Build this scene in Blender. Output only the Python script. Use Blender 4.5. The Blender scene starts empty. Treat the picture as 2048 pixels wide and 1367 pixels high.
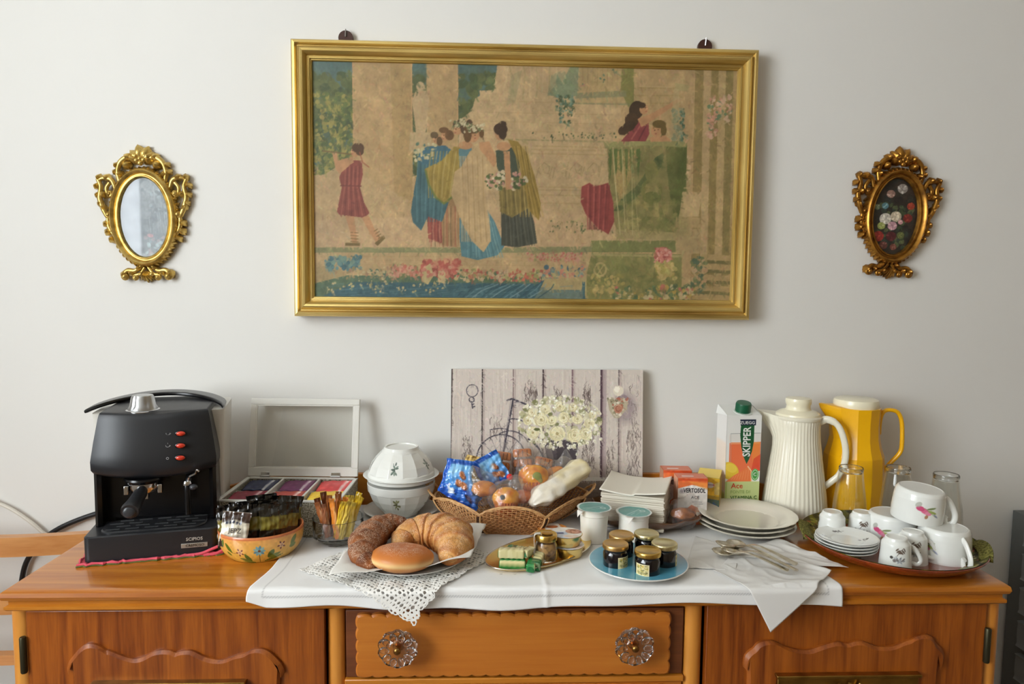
import bpy, math, random
import numpy as np
from mathutils import Vector, Matrix, Euler
from math import sin, cos, pi, radians as R

SC = bpy.context.scene
COL = SC.collection
rnd = random.Random(7)

# ------------------------------------------------------------------ camera
cam_d = bpy.data.cameras.new('camera'); cam = bpy.data.objects.new('camera', cam_d); COL.objects.link(cam)
yaw, pitch, roll, FPX = .0392, .0801, .0105, 1400.0
fw = Vector((sin(yaw)*cos(pitch), cos(yaw)*cos(pitch), -sin(pitch)))
rt = Vector((cos(yaw), -sin(yaw), 0)); up = rt.cross(fw)
rt2 = cos(roll)*rt + sin(roll)*up; up2 = -sin(roll)*rt + cos(roll)*up
M3 = Matrix((rt2, up2, -fw)).transposed()
cam.matrix_world = Matrix.Translation((0, -1.6456, 1.4172)) @ M3.to_4x4()
cam_d.sensor_fit = 'HORIZONTAL'; cam_d.sensor_width = 36; cam_d.lens = 36*FPX/2048
cam_d.clip_start = .02
SC.camera = cam

# ------------------------------------------------------------------ world, light, exposure
w = bpy.data.worlds.new('world'); SC.world = w; w.use_nodes = True
w.node_tree.nodes['Background'].inputs[0].default_value = (1.0, .80, .58, 1)
w.node_tree.nodes['Background'].inputs[1].default_value = .05
def area(name, loc, target, sx, sy, power, col):
    d = bpy.data.lights.new(name, 'AREA'); d.shape = 'RECTANGLE'; d.size = sx; d.size_y = sy
    d.energy = power; d.color = col
    o = bpy.data.objects.new(name, d); COL.objects.link(o); o.location = loc
    o.rotation_euler = (Vector(target)-Vector(loc)).to_track_quat('-Z', 'Y').to_euler()
    return o
area('window_daylight', (-2.09, -2.3, 1.85), (0, -2.3, 1.75), 1.9, 1.6, 149, (.89, .95, .995))
SC.view_settings.view_transform = 'Standard'; SC.view_settings.look = 'None'
SC.view_settings.gamma = 1; SC.view_settings.use_curve_mapping = False
SC.view_settings.exposure = 0.0

# ------------------------------------------------------------------ materials
def lin(c):
    if isinstance(c, str): c = tuple(int(c[i:i+2], 16) for i in (0, 2, 4))
    return tuple(((x/255)/12.92 if x/255 <= .04045 else ((x/255+.055)/1.055)**2.4) for x in c)
_m = {}
def mat(name, col=(200, 200, 200), rough=.5, metal=0, spec=.5, trans=0, ior=1.45, bump=None, noise=None, vc=False,
        coat=0, alpha=1, sss=0, emit=None, sheen=0, bumptype='NOISE', aniso=None, translucent=0):
    if name in _m: return _m[name]
    m = bpy.data.materials.new(name); m.use_nodes = True; nt = m.node_tree; N = nt.nodes; L = nt.links
    b = N['Principled BSDF']; S = b.inputs
    c = lin(col) + (1,)
    S['Base Color'].default_value = c; S['Roughness'].default_value = rough; S['Metallic'].default_value = metal
    S['Specular IOR Level'].default_value = spec; S['Transmission Weight'].default_value = trans; S['IOR'].default_value = ior
    S['Coat Weight'].default_value = coat; S['Coat Roughness'].default_value = .08; S['Alpha'].default_value = alpha
    S['Sheen Weight'].default_value = sheen
    if sss: S['Subsurface Weight'].default_value = sss; S['Subsurface Scale'].default_value = .01
    tc = N.new('ShaderNodeTexCoord')
    def tex(scale, kind='NOISE', detail=4):
        mp = N.new('ShaderNodeMapping'); L.new(tc.outputs['Object'], mp.inputs[0])
        if isinstance(scale, (tuple, list)): mp.inputs['Scale'].default_value = scale; s = 1
        else: s = scale
        t = N.new({'NOISE': 'ShaderNodeTexNoise', 'VORONOI': 'ShaderNodeTexVoronoi'}[kind]); L.new(mp.outputs[0], t.inputs['Vector'])
        t.inputs['Scale'].default_value = s
        if kind == 'NOISE': t.inputs['Detail'].default_value = detail
        return t
    src = None
    if vc:
        a = N.new('ShaderNodeAttribute'); a.attribute_name = 'Col'; src = a.outputs['Color']; L.new(src, S['Base Color'])
    if noise:
        sc_, c2, lo, hi = noise
        t = tex(sc_); rr = N.new('ShaderNodeValToRGB'); rr.color_ramp.elements[0].position = lo; rr.color_ramp.elements[1].position = hi
        rr.color_ramp.elements[0].color = c; rr.color_ramp.elements[1].color = lin(c2) + (1,)
        L.new(t.outputs[0], rr.inputs[0])
        if vc:
            mx = N.new('ShaderNodeMix'); mx.data_type = 'RGBA'; mx.blend_type = 'MULTIPLY'; mx.inputs[0].default_value = 1
            L.new(src, mx.inputs[6]); L.new(rr.outputs[0], mx.inputs[7]); L.new(mx.outputs[2], S['Base Color'])
        else: L.new(rr.outputs[0], S['Base Color'])
    if bump:
        sc_, st = bump[:2]
        t = tex(sc_, bumptype); bp = N.new('ShaderNodeBump'); bp.inputs['Strength'].default_value = st
        bp.inputs['Distance'].default_value = bump[2] if len(bump) > 2 else .001
        L.new(t.outputs[0], bp.inputs['Height']); L.new(bp.outputs[0], S['Normal'])
    if translucent:
        tr = N.new('ShaderNodeBsdfTranslucent'); tr.inputs[0].default_value = c; mx = N.new('ShaderNodeMixShader')
        mx.inputs[0].default_value = translucent
        L.new(b.outputs[0], mx.inputs[1]); L.new(tr.outputs[0], mx.inputs[2]); L.new(mx.outputs[0], N['Material Output'].inputs[0])
    _m[name] = m; return m

def facing(N, L, lo, hi):
    """reflectance of a thin clear sheet, alike from both sides"""
    lw = N.new('ShaderNodeLayerWeight'); lw.inputs[0].default_value = .5
    p = N.new('ShaderNodeMath'); p.operation = 'POWER'; p.inputs[1].default_value = 4; L.new(lw.outputs['Facing'], p.inputs[0])
    q = N.new('ShaderNodeMath'); q.operation = 'MULTIPLY_ADD'; q.inputs[1].default_value = hi; q.inputs[2].default_value = lo; L.new(p.outputs[0], q.inputs[0])
    return q.outputs[0]

def film(name, tint, amount, rough=.12):
    """clear crinkled wrapping: mostly see-through with a glossy coat"""
    if name in _m: return _m[name]
    m = bpy.data.materials.new(name); m.use_nodes = True; N = m.node_tree.nodes; L = m.node_tree.links
    out = N['Material Output']; N.remove(N['Principled BSDF'])
    t = N.new('ShaderNodeBsdfTransparent'); t.inputs[0].default_value = (.97, .97, .97, 1)
    g = N.new('ShaderNodeBsdfGlossy'); g.inputs['Roughness'].default_value = rough; g.inputs[0].default_value = (1, 1, 1, 1)
    d = N.new('ShaderNodeBsdfDiffuse'); d.inputs[0].default_value = lin(tint) + (1,)
    fr = facing(N, L, .045, .75)
    m1 = N.new('ShaderNodeMixShader'); m1.inputs[0].default_value = amount; L.new(t.outputs[0], m1.inputs[1]); L.new(d.outputs[0], m1.inputs[2])
    m2 = N.new('ShaderNodeMixShader'); L.new(fr, m2.inputs[0]); L.new(m1.outputs[0], m2.inputs[1]); L.new(g.outputs[0], m2.inputs[2])
    L.new(m2.outputs[0], out.inputs[0])
    tc = N.new('ShaderNodeTexCoord'); n = N.new('ShaderNodeTexNoise'); n.inputs['Scale'].default_value = 90; n.inputs['Detail'].default_value = 3
    L.new(tc.outputs['Object'], n.inputs['Vector']); bp = N.new('ShaderNodeBump'); bp.inputs['Strength'].default_value = .8; bp.inputs['Distance'].default_value = .004
    L.new(n.outputs[0], bp.inputs['Height']); L.new(bp.outputs[0], g.inputs['Normal'])
    _m[name] = m; return m

def pane(name, tint=(.96, .97, .95), lo=.05):
    """thin sheet of glass: clear with mirror-like reflections"""
    if name in _m: return _m[name]
    m = bpy.data.materials.new(name); m.use_nodes = True; N = m.node_tree.nodes; L = m.node_tree.links
    out = N['Material Output']; N.remove(N['Principled BSDF'])
    t = N.new('ShaderNodeBsdfTransparent'); t.inputs[0].default_value = tint + (1,)
    g = N.new('ShaderNodeBsdfGlossy'); g.inputs['Roughness'].default_value = .03; g.inputs[0].default_value = (1, 1, 1, 1)
    fr = facing(N, L, lo, .8)
    m2 = N.new('ShaderNodeMixShader'); L.new(fr, m2.inputs[0]); L.new(t.outputs[0], m2.inputs[1]); L.new(g.outputs[0], m2.inputs[2])
    L.new(m2.outputs[0], out.inputs[0]); _m[name] = m; return m

def wood(name, c1, c2, axis='X', scale=1.0, rough=.35, coat=.3, knots=True):
    """veneer: long noise streaks running along one axis"""
    if name in _m: return _m[name]
    m = bpy.data.materials.new(name); m.use_nodes = True; N = m.node_tree.nodes; L = m.node_tree.links; b = N['Principled BSDF']
    tc = N.new('ShaderNodeTexCoord'); mp = N.new('ShaderNodeMapping'); L.new(tc.outputs['Object'], mp.inputs[0])
    s = {'X': (1.6, 30, 30), 'Y': (30, 1.6, 30), 'Z': (30, 30, 1.6)}[axis]
    mp.inputs['Scale'].default_value = tuple(v*scale for v in s)
    n = N.new('ShaderNodeTexNoise'); n.inputs['Scale'].default_value = 1.5; n.inputs['Detail'].default_value = 6; n.inputs['Distortion'].default_value = .6
    L.new(mp.outputs[0], n.inputs['Vector'])
    n2 = N.new('ShaderNodeTexNoise'); n2.inputs['Scale'].default_value = 9; n2.inputs['Detail'].default_value = 3; L.new(mp.outputs[0], n2.inputs['Vector'])
    mx = N.new('ShaderNodeMath'); mx.operation = 'MULTIPLY_ADD'; mx.inputs[1].default_value = .35; L.new(n2.outputs[0], mx.inputs[0]); L.new(n.outputs[0], mx.inputs[2])
    r = N.new('ShaderNodeValToRGB'); r.color_ramp.elements[0].position = .45; r.color_ramp.elements[1].position = .85
    r.color_ramp.elements[0].color = lin(c1) + (1,); r.color_ramp.elements[1].color = lin(c2) + (1,)
    L.new(mx.outputs[0], r.inputs[0]); L.new(r.outputs[0], b.inputs['Base Color'])
    bp = N.new('ShaderNodeBump'); bp.inputs['Strength'].default_value = .15; bp.inputs['Distance'].default_value = .0008
    L.new(mx.outputs[0], bp.inputs['Height']); L.new(bp.outputs[0], b.inputs['Normal'])
    b.inputs['Roughness'].default_value = rough; b.inputs['Coat Weight'].default_value = coat; b.inputs['Coat Roughness'].default_value = .12
    _m[name] = m; return m

# ------------------------------------------------------------------ geometry helpers
def rot(p, rx=0, ry=0, rz=0):
    return Euler((rx, ry, rz)).to_matrix() @ Vector(p)
class G:
    def __init__(s): s.v = []; s.f = []; s.c = None
    def add(s, V, F, tf=None):
        b = len(s.v)
        for p in V:
            p = Vector(p); s.v.append(tuple(tf @ p) if tf is not None else tuple(p))
        s.f += [tuple(b+i for i in f) for f in F]; return s
    def box(s, x0, x1, y0, y1, z0, z1, tf=None):
        V = [(x, y, z) for z in (z0, z1) for y in (y0, y1) for x in (x0, x1)]
        return s.add(V, [(0, 2, 3, 1), (4, 5, 7, 6), (0, 1, 5, 4), (2, 6, 7, 3), (0, 4, 6, 2), (1, 3, 7, 5)], tf)
    def lathe(s, prof, n=48, tf=None, rf=None, close=False):
        """prof: (r, z) pairs; rf(angle, i) scales the radius"""
        V = []; F = []
        for i, (r, z) in enumerate(prof):
            for k in range(n):
                a = 2*pi*k/n; q = r*(rf(a, i) if rf else 1); V.append((q*cos(a), q*sin(a), z))
        m = len(prof)
        for i in range(m-1 + (1 if close else 0)):
            for k in range(n):
                a = i*n+k; b_ = i*n+(k+1) % n; i2 = (i+1) % m; F.append((a, b_, i2*n+(k+1) % n, i2*n+k))
        if not close:
            if prof[0][0] > 1e-6: F.append(tuple(range(n))[::-1])
            if prof[-1][0] > 1e-6: F.append(tuple((m-1)*n+k for k in range(n)))
        return s.add(V, F, tf)
    def tube(s, path, r, n=8, closed=False, flat=1.0, tf=None, caps=True):
        P = [Vector(p) for p in path]; m = len(P); V = []; F = []
        rr = r if isinstance(r, (list, tuple)) else [r]*m
        prev = None
        for i in range(m):
            a = P[(i-1) % m] if (closed or i > 0) else P[i]; b_ = P[(i+1) % m] if (closed or i < m-1) else P[i]
            t = (b_-a).normalized() if (b_-a).length > 1e-9 else Vector((0, 0, 1))
            if prev is None:
                u = t.cross(Vector((0, 0, 1)))
                if u.length < .05: u = t.cross(Vector((0, 1, 0)))
            else: u = prev - t*prev.dot(t)
            u.normalize(); prev = u; w_ = t.cross(u)
            for k in range(n):
                q = 2*pi*k/n; V.append(P[i] + u*(cos(q)*rr[i]) + w_*(sin(q)*rr[i]*flat))
        for i in range(m if closed else m-1):
            for k in range(n):
                j = (i+1) % m; F.append((i*n+k, i*n+(k+1) % n, j*n+(k+1) % n, j*n+k))
        if not closed and caps: F.append(tuple(range(n))[::-1]); F.append(tuple((m-1)*n+k for k in range(n)))
        return s.add(V, F, tf)
    def prism(s, poly, z0, z1, tf=None, inset=0):
        n = len(poly); V = [(x, y, z0) for x, y in poly]
        if inset:
            cx = sum(p[0] for p in poly)/n; cy = sum(p[1] for p in poly)/n
            hx = max(abs(p[0]-cx) for p in poly); hy = max(abs(p[1]-cy) for p in poly)
            zi = z1-inset if z1 > z0 else z1+inset
            V += [(x, y, zi) for x, y in poly]
            V += [(cx+(x-cx)*(1-inset/hx), cy+(y-cy)*(1-inset/hy), z1) for x, y in poly]; k = 3
        else: V += [(x, y, z1) for x, y in poly]; k = 2
        F = [tuple(range(n))[::-1], tuple((k-1)*n+i for i in range(n))]
        for j in range(k-1): F += [(j*n+i, j*n+(i+1) % n, (j+1)*n+(i+1) % n, (j+1)*n+i) for i in range(n)]
        return s.add(V, F, tf)
    def ball(s, c, r, n=16, m=10, tf=None, fn=None):
        if not isinstance(r, (tuple, list)): r = (r, r, r)
        V = []; F = []
        for i in range(m+1):
            th = pi*i/m
            for k in range(n):
                a = 2*pi*k/n; d = Vector((sin(th)*cos(a), sin(th)*sin(a), cos(th))); q = fn(d) if fn else 1
                V.append((c[0]+d.x*r[0]*q, c[1]+d.y*r[1]*q, c[2]+d.z*r[2]*q))
        for i in range(m):
            for k in range(n): F.append((i*n+k, (i+1)*n+k, (i+1)*n+(k+1) % n, i*n+(k+1) % n))
        return s.add(V, F, tf)
    def grid(s, fn, nu, nv, tf=None, wrap=False):
        V = [fn(i/(nu if wrap else nu-1), j/(nv-1)) for j in range(nv) for i in range(nu)]
        F = [(j*nu+i, j*nu+(i+1) % nu, (j+1)*nu+(i+1) % nu, (j+1)*nu+i) for j in range(nv-1) for i in range(nu if wrap else nu-1)]
        return s.add(V, F, tf)
    def obj(s, name, m, parent=None, smooth=True, ang=40, bevel=0, seg=2, sub=0, solid=0, col=None, loc=None, rot_=None, off=0):
        me = bpy.data.meshes.new(name); me.from_pydata(s.v, [], s.f)
        me.materials.append(m)
        if smooth: me.shade_smooth(); me.set_sharp_from_angle(angle=R(ang))
        if col is not None:
            a = me.color_attributes.new('Col', 'FLOAT_COLOR', 'POINT')
            C = np.ones((len(s.v), 4), np.float32); cc = np.array([col(Vector(p)) for p in s.v]) if callable(col) else col
            C[:, :cc.shape[1]] = cc
            a.data.foreach_set('color', C.ravel())
        me.update()
        o = bpy.data.objects.new(name, me); COL.objects.link(o)
        if parent: o.parent = parent
        if loc: o.location = loc
        if rot_: o.rotation_euler = rot_
        if solid: q = o.modifiers.new('solid', 'SOLIDIFY'); q.thickness = solid; q.offset = off
        if bevel: q = o.modifiers.new('bevel', 'BEVEL'); q.width = bevel; q.segments = seg; q.limit_method = 'ANGLE'; q.angle_limit = R(35)
        if sub: q = o.modifiers.new('sub', 'SUBSURF'); q.levels = q.render_levels = sub
        return o
def tag(o, label=None, cat=None, group=None, kind=None):
    if label: o['label'] = label
    if cat: o['category'] = cat
    if group: o['group'] = group
    if kind: o['kind'] = kind
    return o
def thing(name, label, cat, loc=(0, 0, 0), rz=0, group=None, tilt=(0, 0)):
    o = bpy.data.objects.new(name, None); COL.objects.link(o); o.empty_display_size = .02
    o.location = loc; o.rotation_euler = (tilt[0], tilt[1], rz); return tag(o, label, cat, group)
def dup(root, loc, rz=None, label=None, scale=None, tilt=None):
    r = root.copy(); COL.objects.link(r); r.location = loc
    e = list(root.rotation_euler)
    if tilt is not None: e[0], e[1] = tilt
    if rz is not None: e[2] = rz
    r.rotation_euler = e
    if label: r['label'] = label
    if scale: r.scale = scale
    for ch in list(root.children):
        c = ch.copy(); COL.objects.link(c); c.parent = r
        for g in list(ch.children):
            d = g.copy(); COL.objects.link(d); d.parent = c
    return r
def struct(o): o['kind'] = 'structure'; return o
def T(x=0, y=0, z=0, rx=0, ry=0, rz=0, s=1): return Matrix.Translation((x, y, z)) @ Euler((rx, ry, rz)).to_matrix().to_4x4() @ Matrix.Scale(s, 4)
def spline(P, n=6, closed=False):
    """Catmull-Rom through the points"""
    P = [Vector(p) for p in P]; out = []; m = len(P)
    for i in range(m if closed else m-1):
        a = P[i-1] if (i or closed) else P[0]*2-P[1]; b = P[i]; c = P[(i+1) % m]
        d = P[(i+2) % m] if (closed or i+2 < m) else P[-1]*2-P[-2]
        for k in range(n):
            t = k/n; out.append(.5*((2*b)+(c-a)*t+(2*a-5*b+4*c-d)*t*t+(3*b-a-3*c+d)*t**3))
    if not closed: out.append(P[-1])
    return out
def text(body, size, m, parent, tf, depth=.0003, name='lettering', sx=1, bold=0):
    cu = bpy.data.curves.new(name, 'FONT'); cu.body = body; cu.size = size; cu.align_x = 'CENTER'; cu.align_y = 'CENTER'; cu.extrude = depth
    cu.resolution_u = 2; cu.offset = bold
    t = bpy.data.objects.new(name, cu); COL.objects.link(t)
    me = bpy.data.meshes.new_from_object(t.evaluated_get(bpy.context.evaluated_depsgraph_get()))
    bpy.data.objects.remove(t); me.name = name; me.transform(tf @ Matrix.Diagonal((sx, 1, 1, 1))); me.materials.clear(); me.materials.append(m)
    o = bpy.data.objects.new(name, me); COL.objects.link(o); o.parent = parent; return o

# ------------------------------------------------------------------ flat print painter (colour attribute on a fine grid)
class Paint:
    def __init__(s, w, h, bg, tf=None, k=1.0):
        s.w, s.h = w, h; s.a = np.zeros((h, w, 3)); s.a[:] = np.array(bg if not isinstance(bg, str) else [int(bg[i:i+2], 16) for i in (0, 2, 4)], float)
        s.tf = tf or (lambda x, y: (x, y)); s.k = k; s.rs = np.random.RandomState(5)
    def _c(s, c): return np.array([int(c[i:i+2], 16) for i in (0, 2, 4)] if isinstance(c, str) else c, float)
    def _bb(s, X, Y, pad):
        x0 = max(0, int(min(X)-pad)); x1 = min(s.w, int(max(X)+pad)+2); y0 = max(0, int(min(Y)-pad)); y1 = min(s.h, int(max(Y)+pad)+2)
        return x0, x1, y0, y1
    def _mix(s, bb, m, c, al):
        x0, x1, y0, y1 = bb
        if x1 <= x0 or y1 <= y0: return
        r = s.a[y0:y1, x0:x1]; m = (np.clip(m, 0, 1)*al)[..., None]
        if callable(c):
            yy, xx = np.mgrid[y0:y1, x0:x1]; cc = c(xx/s.w, yy/s.h)
        else: cc = s._c(c)
        r[:] = r*(1-m)+cc*m
    def poly(s, pts, c, al=1):
        P = [s.tf(*p) for p in pts]; X = [p[0] for p in P]; Y = [p[1] for p in P]; bb = s._bb(X, Y, 1); x0, x1, y0, y1 = bb
        if x1 <= x0 or y1 <= y0: return
        yy, xx = np.mgrid[y0:y1, x0:x1].astype(float); acc = np.zeros(xx.shape)
        for ox, oy in ((-.25, -.25), (.25, .25), (-.25, .25), (.25, -.25)):
            ins = np.zeros(xx.shape, bool); xs = xx+ox; ys = yy+oy; j = len(P)-1
            for i in range(len(P)):
                xi, yi = P[i]; xj, yj = P[j]
                if yi != yj: ins ^= ((yi > ys) != (yj > ys)) & (xs < (xj-xi)*(ys-yi)/(yj-yi)+xi)
                j = i
            acc += ins
        s._mix(bb, acc/4, c, al)
    def ell(s, x, y, rx, ry, c, a=0, al=1, soft=0):
        X, Y = s.tf(x, y); rx *= s.k; ry *= s.k; q = max(rx, ry)*(1+soft)+1; bb = s._bb([X], [Y], q); x0, x1, y0, y1 = bb
        if x1 <= x0 or y1 <= y0: return
        yy, xx = np.mgrid[y0:y1, x0:x1].astype(float); dx = xx-X; dy = yy-Y; ca, sa = cos(a), sin(a)
        u = (dx*ca+dy*sa)/max(rx, .3); v = (-dx*sa+dy*ca)/max(ry, .3); d = np.sqrt(u*u+v*v); e = max(soft, .7/max(min(rx, ry), .3))
        s._mix(bb, (1+e/2-d)/e, c, al)
    def line(s, pts, wd, c, al=1):
        P = [s.tf(*p) for p in pts]; wd = wd*s.k/2
        bb = s._bb([p[0] for p in P], [p[1] for p in P], wd+1); x0, x1, y0, y1 = bb
        if x1 <= x0 or y1 <= y0: return
        yy, xx = np.mgrid[y0:y1, x0:x1].astype(float); D = np.full(xx.shape, 1e9)
        for (ax, ay), (bx, by) in zip(P[:-1], P[1:]):
            L2 = max((bx-ax)**2+(by-ay)**2, 1e-9); t = np.clip(((xx-ax)*(bx-ax)+(yy-ay)*(by-ay))/L2, 0, 1)
            D = np.minimum(D, np.hypot(xx-ax-t*(bx-ax), yy-ay-t*(by-ay)))
        s._mix(bb, wd+.5-D, c, al)
    def dots(s, n, x0, y0, x1, y1, cols, r0=1, r1=2.5, al=1, inside=None):
        for _ in range(n):
            x = s.rs.uniform(x0, x1); y = s.rs.uniform(y0, y1)
            if inside and not inside(x, y): continue
            r = s.rs.uniform(r0, r1); s.ell(x, y, r, r*s.rs.uniform(.6, 1), cols[s.rs.randint(len(cols))], s.rs.uniform(0, 3), al)
    def cloud(s, amp, cell, sx=1, sy=1):
        """smooth tone variation"""
        n0 = max(2, int(s.h/cell/sy)+2); n1 = max(2, int(s.w/cell/sx)+2); g = s.rs.normal(0, 1, (n0, n1))
        yi = np.linspace(0, n0-1.001, s.h); xi = np.linspace(0, n1-1.001, s.w); y0 = yi.astype(int); x0 = xi.astype(int)
        fy = (yi-y0)[:, None]; fx = (xi-x0)[None]; fy = fy*fy*(3-2*fy); fx = fx*fx*(3-2*fx)
        v = g[y0][:, x0]*(1-fy)*(1-fx)+g[y0+1][:, x0]*fy*(1-fx)+g[y0][:, x0+1]*(1-fy)*fx+g[y0+1][:, x0+1]*fy*fx
        s.a = np.clip(s.a*(1+amp*v[..., None]), 0, 255)
    def strokes(s, n, amp=.07, ln=7):
        """short brush marks close to the colour beneath them"""
        f, k0 = s.tf, s.k; s.tf = lambda x, y: (x, y); s.k = 1
        for _ in range(n):
            x = s.rs.uniform(1, s.w-2); y = s.rs.uniform(1, s.h-2); c = s.a[int(y), int(x)]*(1+s.rs.normal(0, amp, 3)*.5+s.rs.normal(0, amp)); a = s.rs.normal(1.3, .7); l = s.rs.uniform(2, ln)
            s.line([(x, y), (x+l*cos(a), y+l*sin(a))], s.rs.uniform(1, 2.2), np.clip(c, 0, 255), .6)
        s.tf, s.k = f, k0
    def lin(s):
        a = np.clip(s.a, 0, 255)/255; return np.where(a <= .04045, a/12.92, ((a+.055)/1.055)**2.4)
    def sample(s, u, v):
        """colour at u,v in 0..1 (v down), linear"""
        if not hasattr(s, '_l'): s._l = s.lin()
        x = min(max(u*(s.w-1), 0), s.w-1.001); y = min(max(v*(s.h-1), 0), s.h-1.001); i, j = int(x), int(y); fx, fy = x-i, y-j; a = s._l
        return a[j, i]*(1-fx)*(1-fy)+a[j, i+1]*fx*(1-fy)+a[j+1, i]*(1-fx)*fy+a[j+1, i+1]*fx*fy
def printed(name, paint, fn, m, parent, mask=None, smooth=True):
    """a sheet carrying a print: fn(u, v) -> point, u right, v down"""
    W, H = paint.w, paint.h; u, v = np.meshgrid(np.linspace(0, 1, W), np.linspace(0, 1, H))
    P = fn(u, v); V = np.stack([np.broadcast_to(q, u.shape) for q in P], -1).reshape(-1, 3).astype(np.float32)
    i, j = np.meshgrid(np.arange(W-1), np.arange(H-1)); a = (j*W+i).ravel(); F = np.stack([a+W, a+W+1, a+1, a], -1)
    if mask is not None:
        k = mask(u, v).ravel(); F = F[k[F].all(1)]
    me = bpy.data.meshes.new(name); me.vertices.add(len(V)); me.vertices.foreach_set('co', V.ravel())
    me.loops.add(F.size); me.loops.foreach_set('vertex_index', F.ravel().astype(np.int32))
    me.polygons.add(len(F)); me.polygons.foreach_set('loop_start', np.arange(len(F), dtype=np.int32)*4)
    me.update(calc_edges=True)
    at = me.color_attributes.new('Col', 'FLOAT_COLOR', 'POINT'); C = np.ones((len(V), 4), np.float32); C[:, :3] = paint.lin().reshape(-1, 3)
    at.data.foreach_set('color', C.ravel()); me.materials.append(m)
    if smooth: me.shade_smooth()
    o = bpy.data.objects.new(name, me); COL.objects.link(o); o.parent = parent; return o

ZT = .90      # height of the sideboard's top surface
WHITE = mat('glazed_china', (226, 226, 220), .18, coat=.4)
PAPER = mat('white_paper', (236, 233, 226), .75, translucent=.15)
PRINT = mat('printed_paper', rough=.5, vc=True)
PRINTG = mat('printed_gloss', rough=.3, vc=True, coat=.3)

# ------------------------------------------------------------------ the room
struct(G().box(2.6, 2.72, -4.2, .12, 0, 2.9).obj('wall_right', mat('plaster_warm', (168, 150, 124), .9), smooth=False))
struct(G().box(-2.6, 2.72, -4.32, -4.2, 0, 2.9).obj('wall_front', _m['plaster_warm'], smooth=False))
struct(G().box(-2.6, 2.6, 0, .12, 0, 2.9).obj('wall_back', mat('plaster', (224, 222, 217), .85, bump=(14, .25, .004)), smooth=False))
struct(G().box(-2.6, 2.6, -4.2, .12, -.1, 0).obj('floor', mat('floor_tiles', (112, 96, 82), .4, noise=(3, (130, 112, 96), .3, .7)), smooth=False))
struct(G().box(-2.6, 2.6, -4.2, .12, 2.9, 3.0).obj('ceiling', mat('ceiling_paint', (235, 232, 226), .9), smooth=False))
g = G(); wy0, wy1, wz0, wz1 = -3.3, -1.3, 1.0, 2.7
g.box(-2.12, -2.0, wy1, 0, 0, 2.9).box(-2.12, -2.0, -4.2, wy0, 0, 2.9).box(-2.12, -2.0, wy0, wy1, 0, wz0).box(-2.12, -2.0, wy0, wy1, wz1, 2.9)
struct(g.obj('wall_left', _m['plaster'], smooth=False))
wn = struct(bpy.data.objects.new('window_1', None)); COL.objects.link(wn); wn.location = (-2.05, -2.3, wz0)
for nm, b_ in (('window_frame', (-.03, .03, -1.0, -.94, 0, 1.7)), ('window_frame', (-.03, .03, .94, 1.0, 0, 1.7)), ('window_frame', (-.03, .03, -.03, .03, 0, 1.7)),
               ('window_frame', (-.03, .03, -1, 1, 0, .06)), ('window_frame', (-.03, .03, -1, 1, 1.64, 1.7))):
    G().box(*b_).obj(nm, mat('white_window_paint', (235, 235, 230), .4), wn, False)

g = G(); g.grid(lambda u, v: (-1.955+.028*sin(u*46+.6*sin(v*3)), -3.36+.92*u**1.1, .35+2.42*v), 150, 12)
tag(g.obj('sheer_curtain', mat('sheer_white', (240, 240, 236), .8, translucent=.6), None, ang=180), 'white sheer curtain drawn to one side of the window', 'curtain')
# ------------------------------------------------------------------ sideboard
W_TOP = wood('honey_wood_top', (160, 86, 16), (192, 121, 36), 'X', 1.0, .28, .5)
W_RAIL = wood('honey_wood_rail', (174, 100, 24), (200, 128, 42), 'X', .8, .32, .4)
W_POST = wood('honey_wood_post', (200, 124, 44), (218, 150, 66), 'Z', .7, .32, .4)
W_DOOR = wood('brown_veneer_upright', (106, 44, 7), (162, 86, 22), 'Z', 1.3, .3, .45)
W_PANEL = wood('brown_veneer_panel', (108, 46, 8), (162, 87, 24), 'Z', 1.1, .4, .15)
W_DRAW = wood('amber_veneer', (178, 98, 28), (198, 122, 44), 'X', .5, .35, .4)
W_DARK = wood('dark_recess_wood', (92, 48, 22), (120, 66, 32), 'X', 1, .5, .1)
BRASS = mat('dull_brass', (176, 140, 72), .35, 1, noise=(30, (120, 92, 44), .4, .8))
sb = thing('sideboard', 'long honey coloured wooden sideboard with scalloped doors and glass knobs, under everything', 'sideboard', (0.063, -.24, 0))
ox, oy = .063, -.24
def wx(x0, x1, y0, y1, z0, z1): return (x0-ox, x1-ox, y0-oy, y1-oy, z0, z1)
TF0 = T(0, 0, 0, rx=pi/2)
# worktop with a moulded edge
g = G(); prof = [(0, .862), (.014, .862), (.017, .865), (.017, .870), (.012, .8725), (.012, .8785), (.019, .882), (.0215, .888), (.020, .895), (.014, .8990), (.008, .90)]
X0, X1, Y0, Y1 = -.8094, .9358, -.4815, -.0
def ring(o): return [(X0+.0215-o, Y0+.0215-o), (X1-.0215+o, Y0+.0215-o), (X1-.0215+o, Y1), (X0+.0215-o, Y1)]
V = [(x-ox, y-oy, z) for o, z in prof for x, y in ring(o)]
F = [(i*4+k, i*4+(k+1) % 4, i*4+4+(k+1) % 4, i*4+4+k) for i in range(len(prof)-1) for k in range(4)]
m_ = len(prof)-1; F += [(3, 2, 1, 0), (m_*4, m_*4+1, m_*4+2, m_*4+3)]
g.add(V, F); g.obj('worktop', W_TOP, sb, ang=25)
bb = [(-.68-ox, .899)] + [(-.68+1.45*k/40-ox, .905+.068*min(1, (sin(pi*k/40)*2.2))**.6 if 0 < k < 40 else .902) for k in range(41)] + [(.77-ox, .899)]
G().prism(bb[::-1], .003+oy, .016+oy, TF0).obj('back_board', W_RAIL, sb, bevel=.002)
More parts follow.
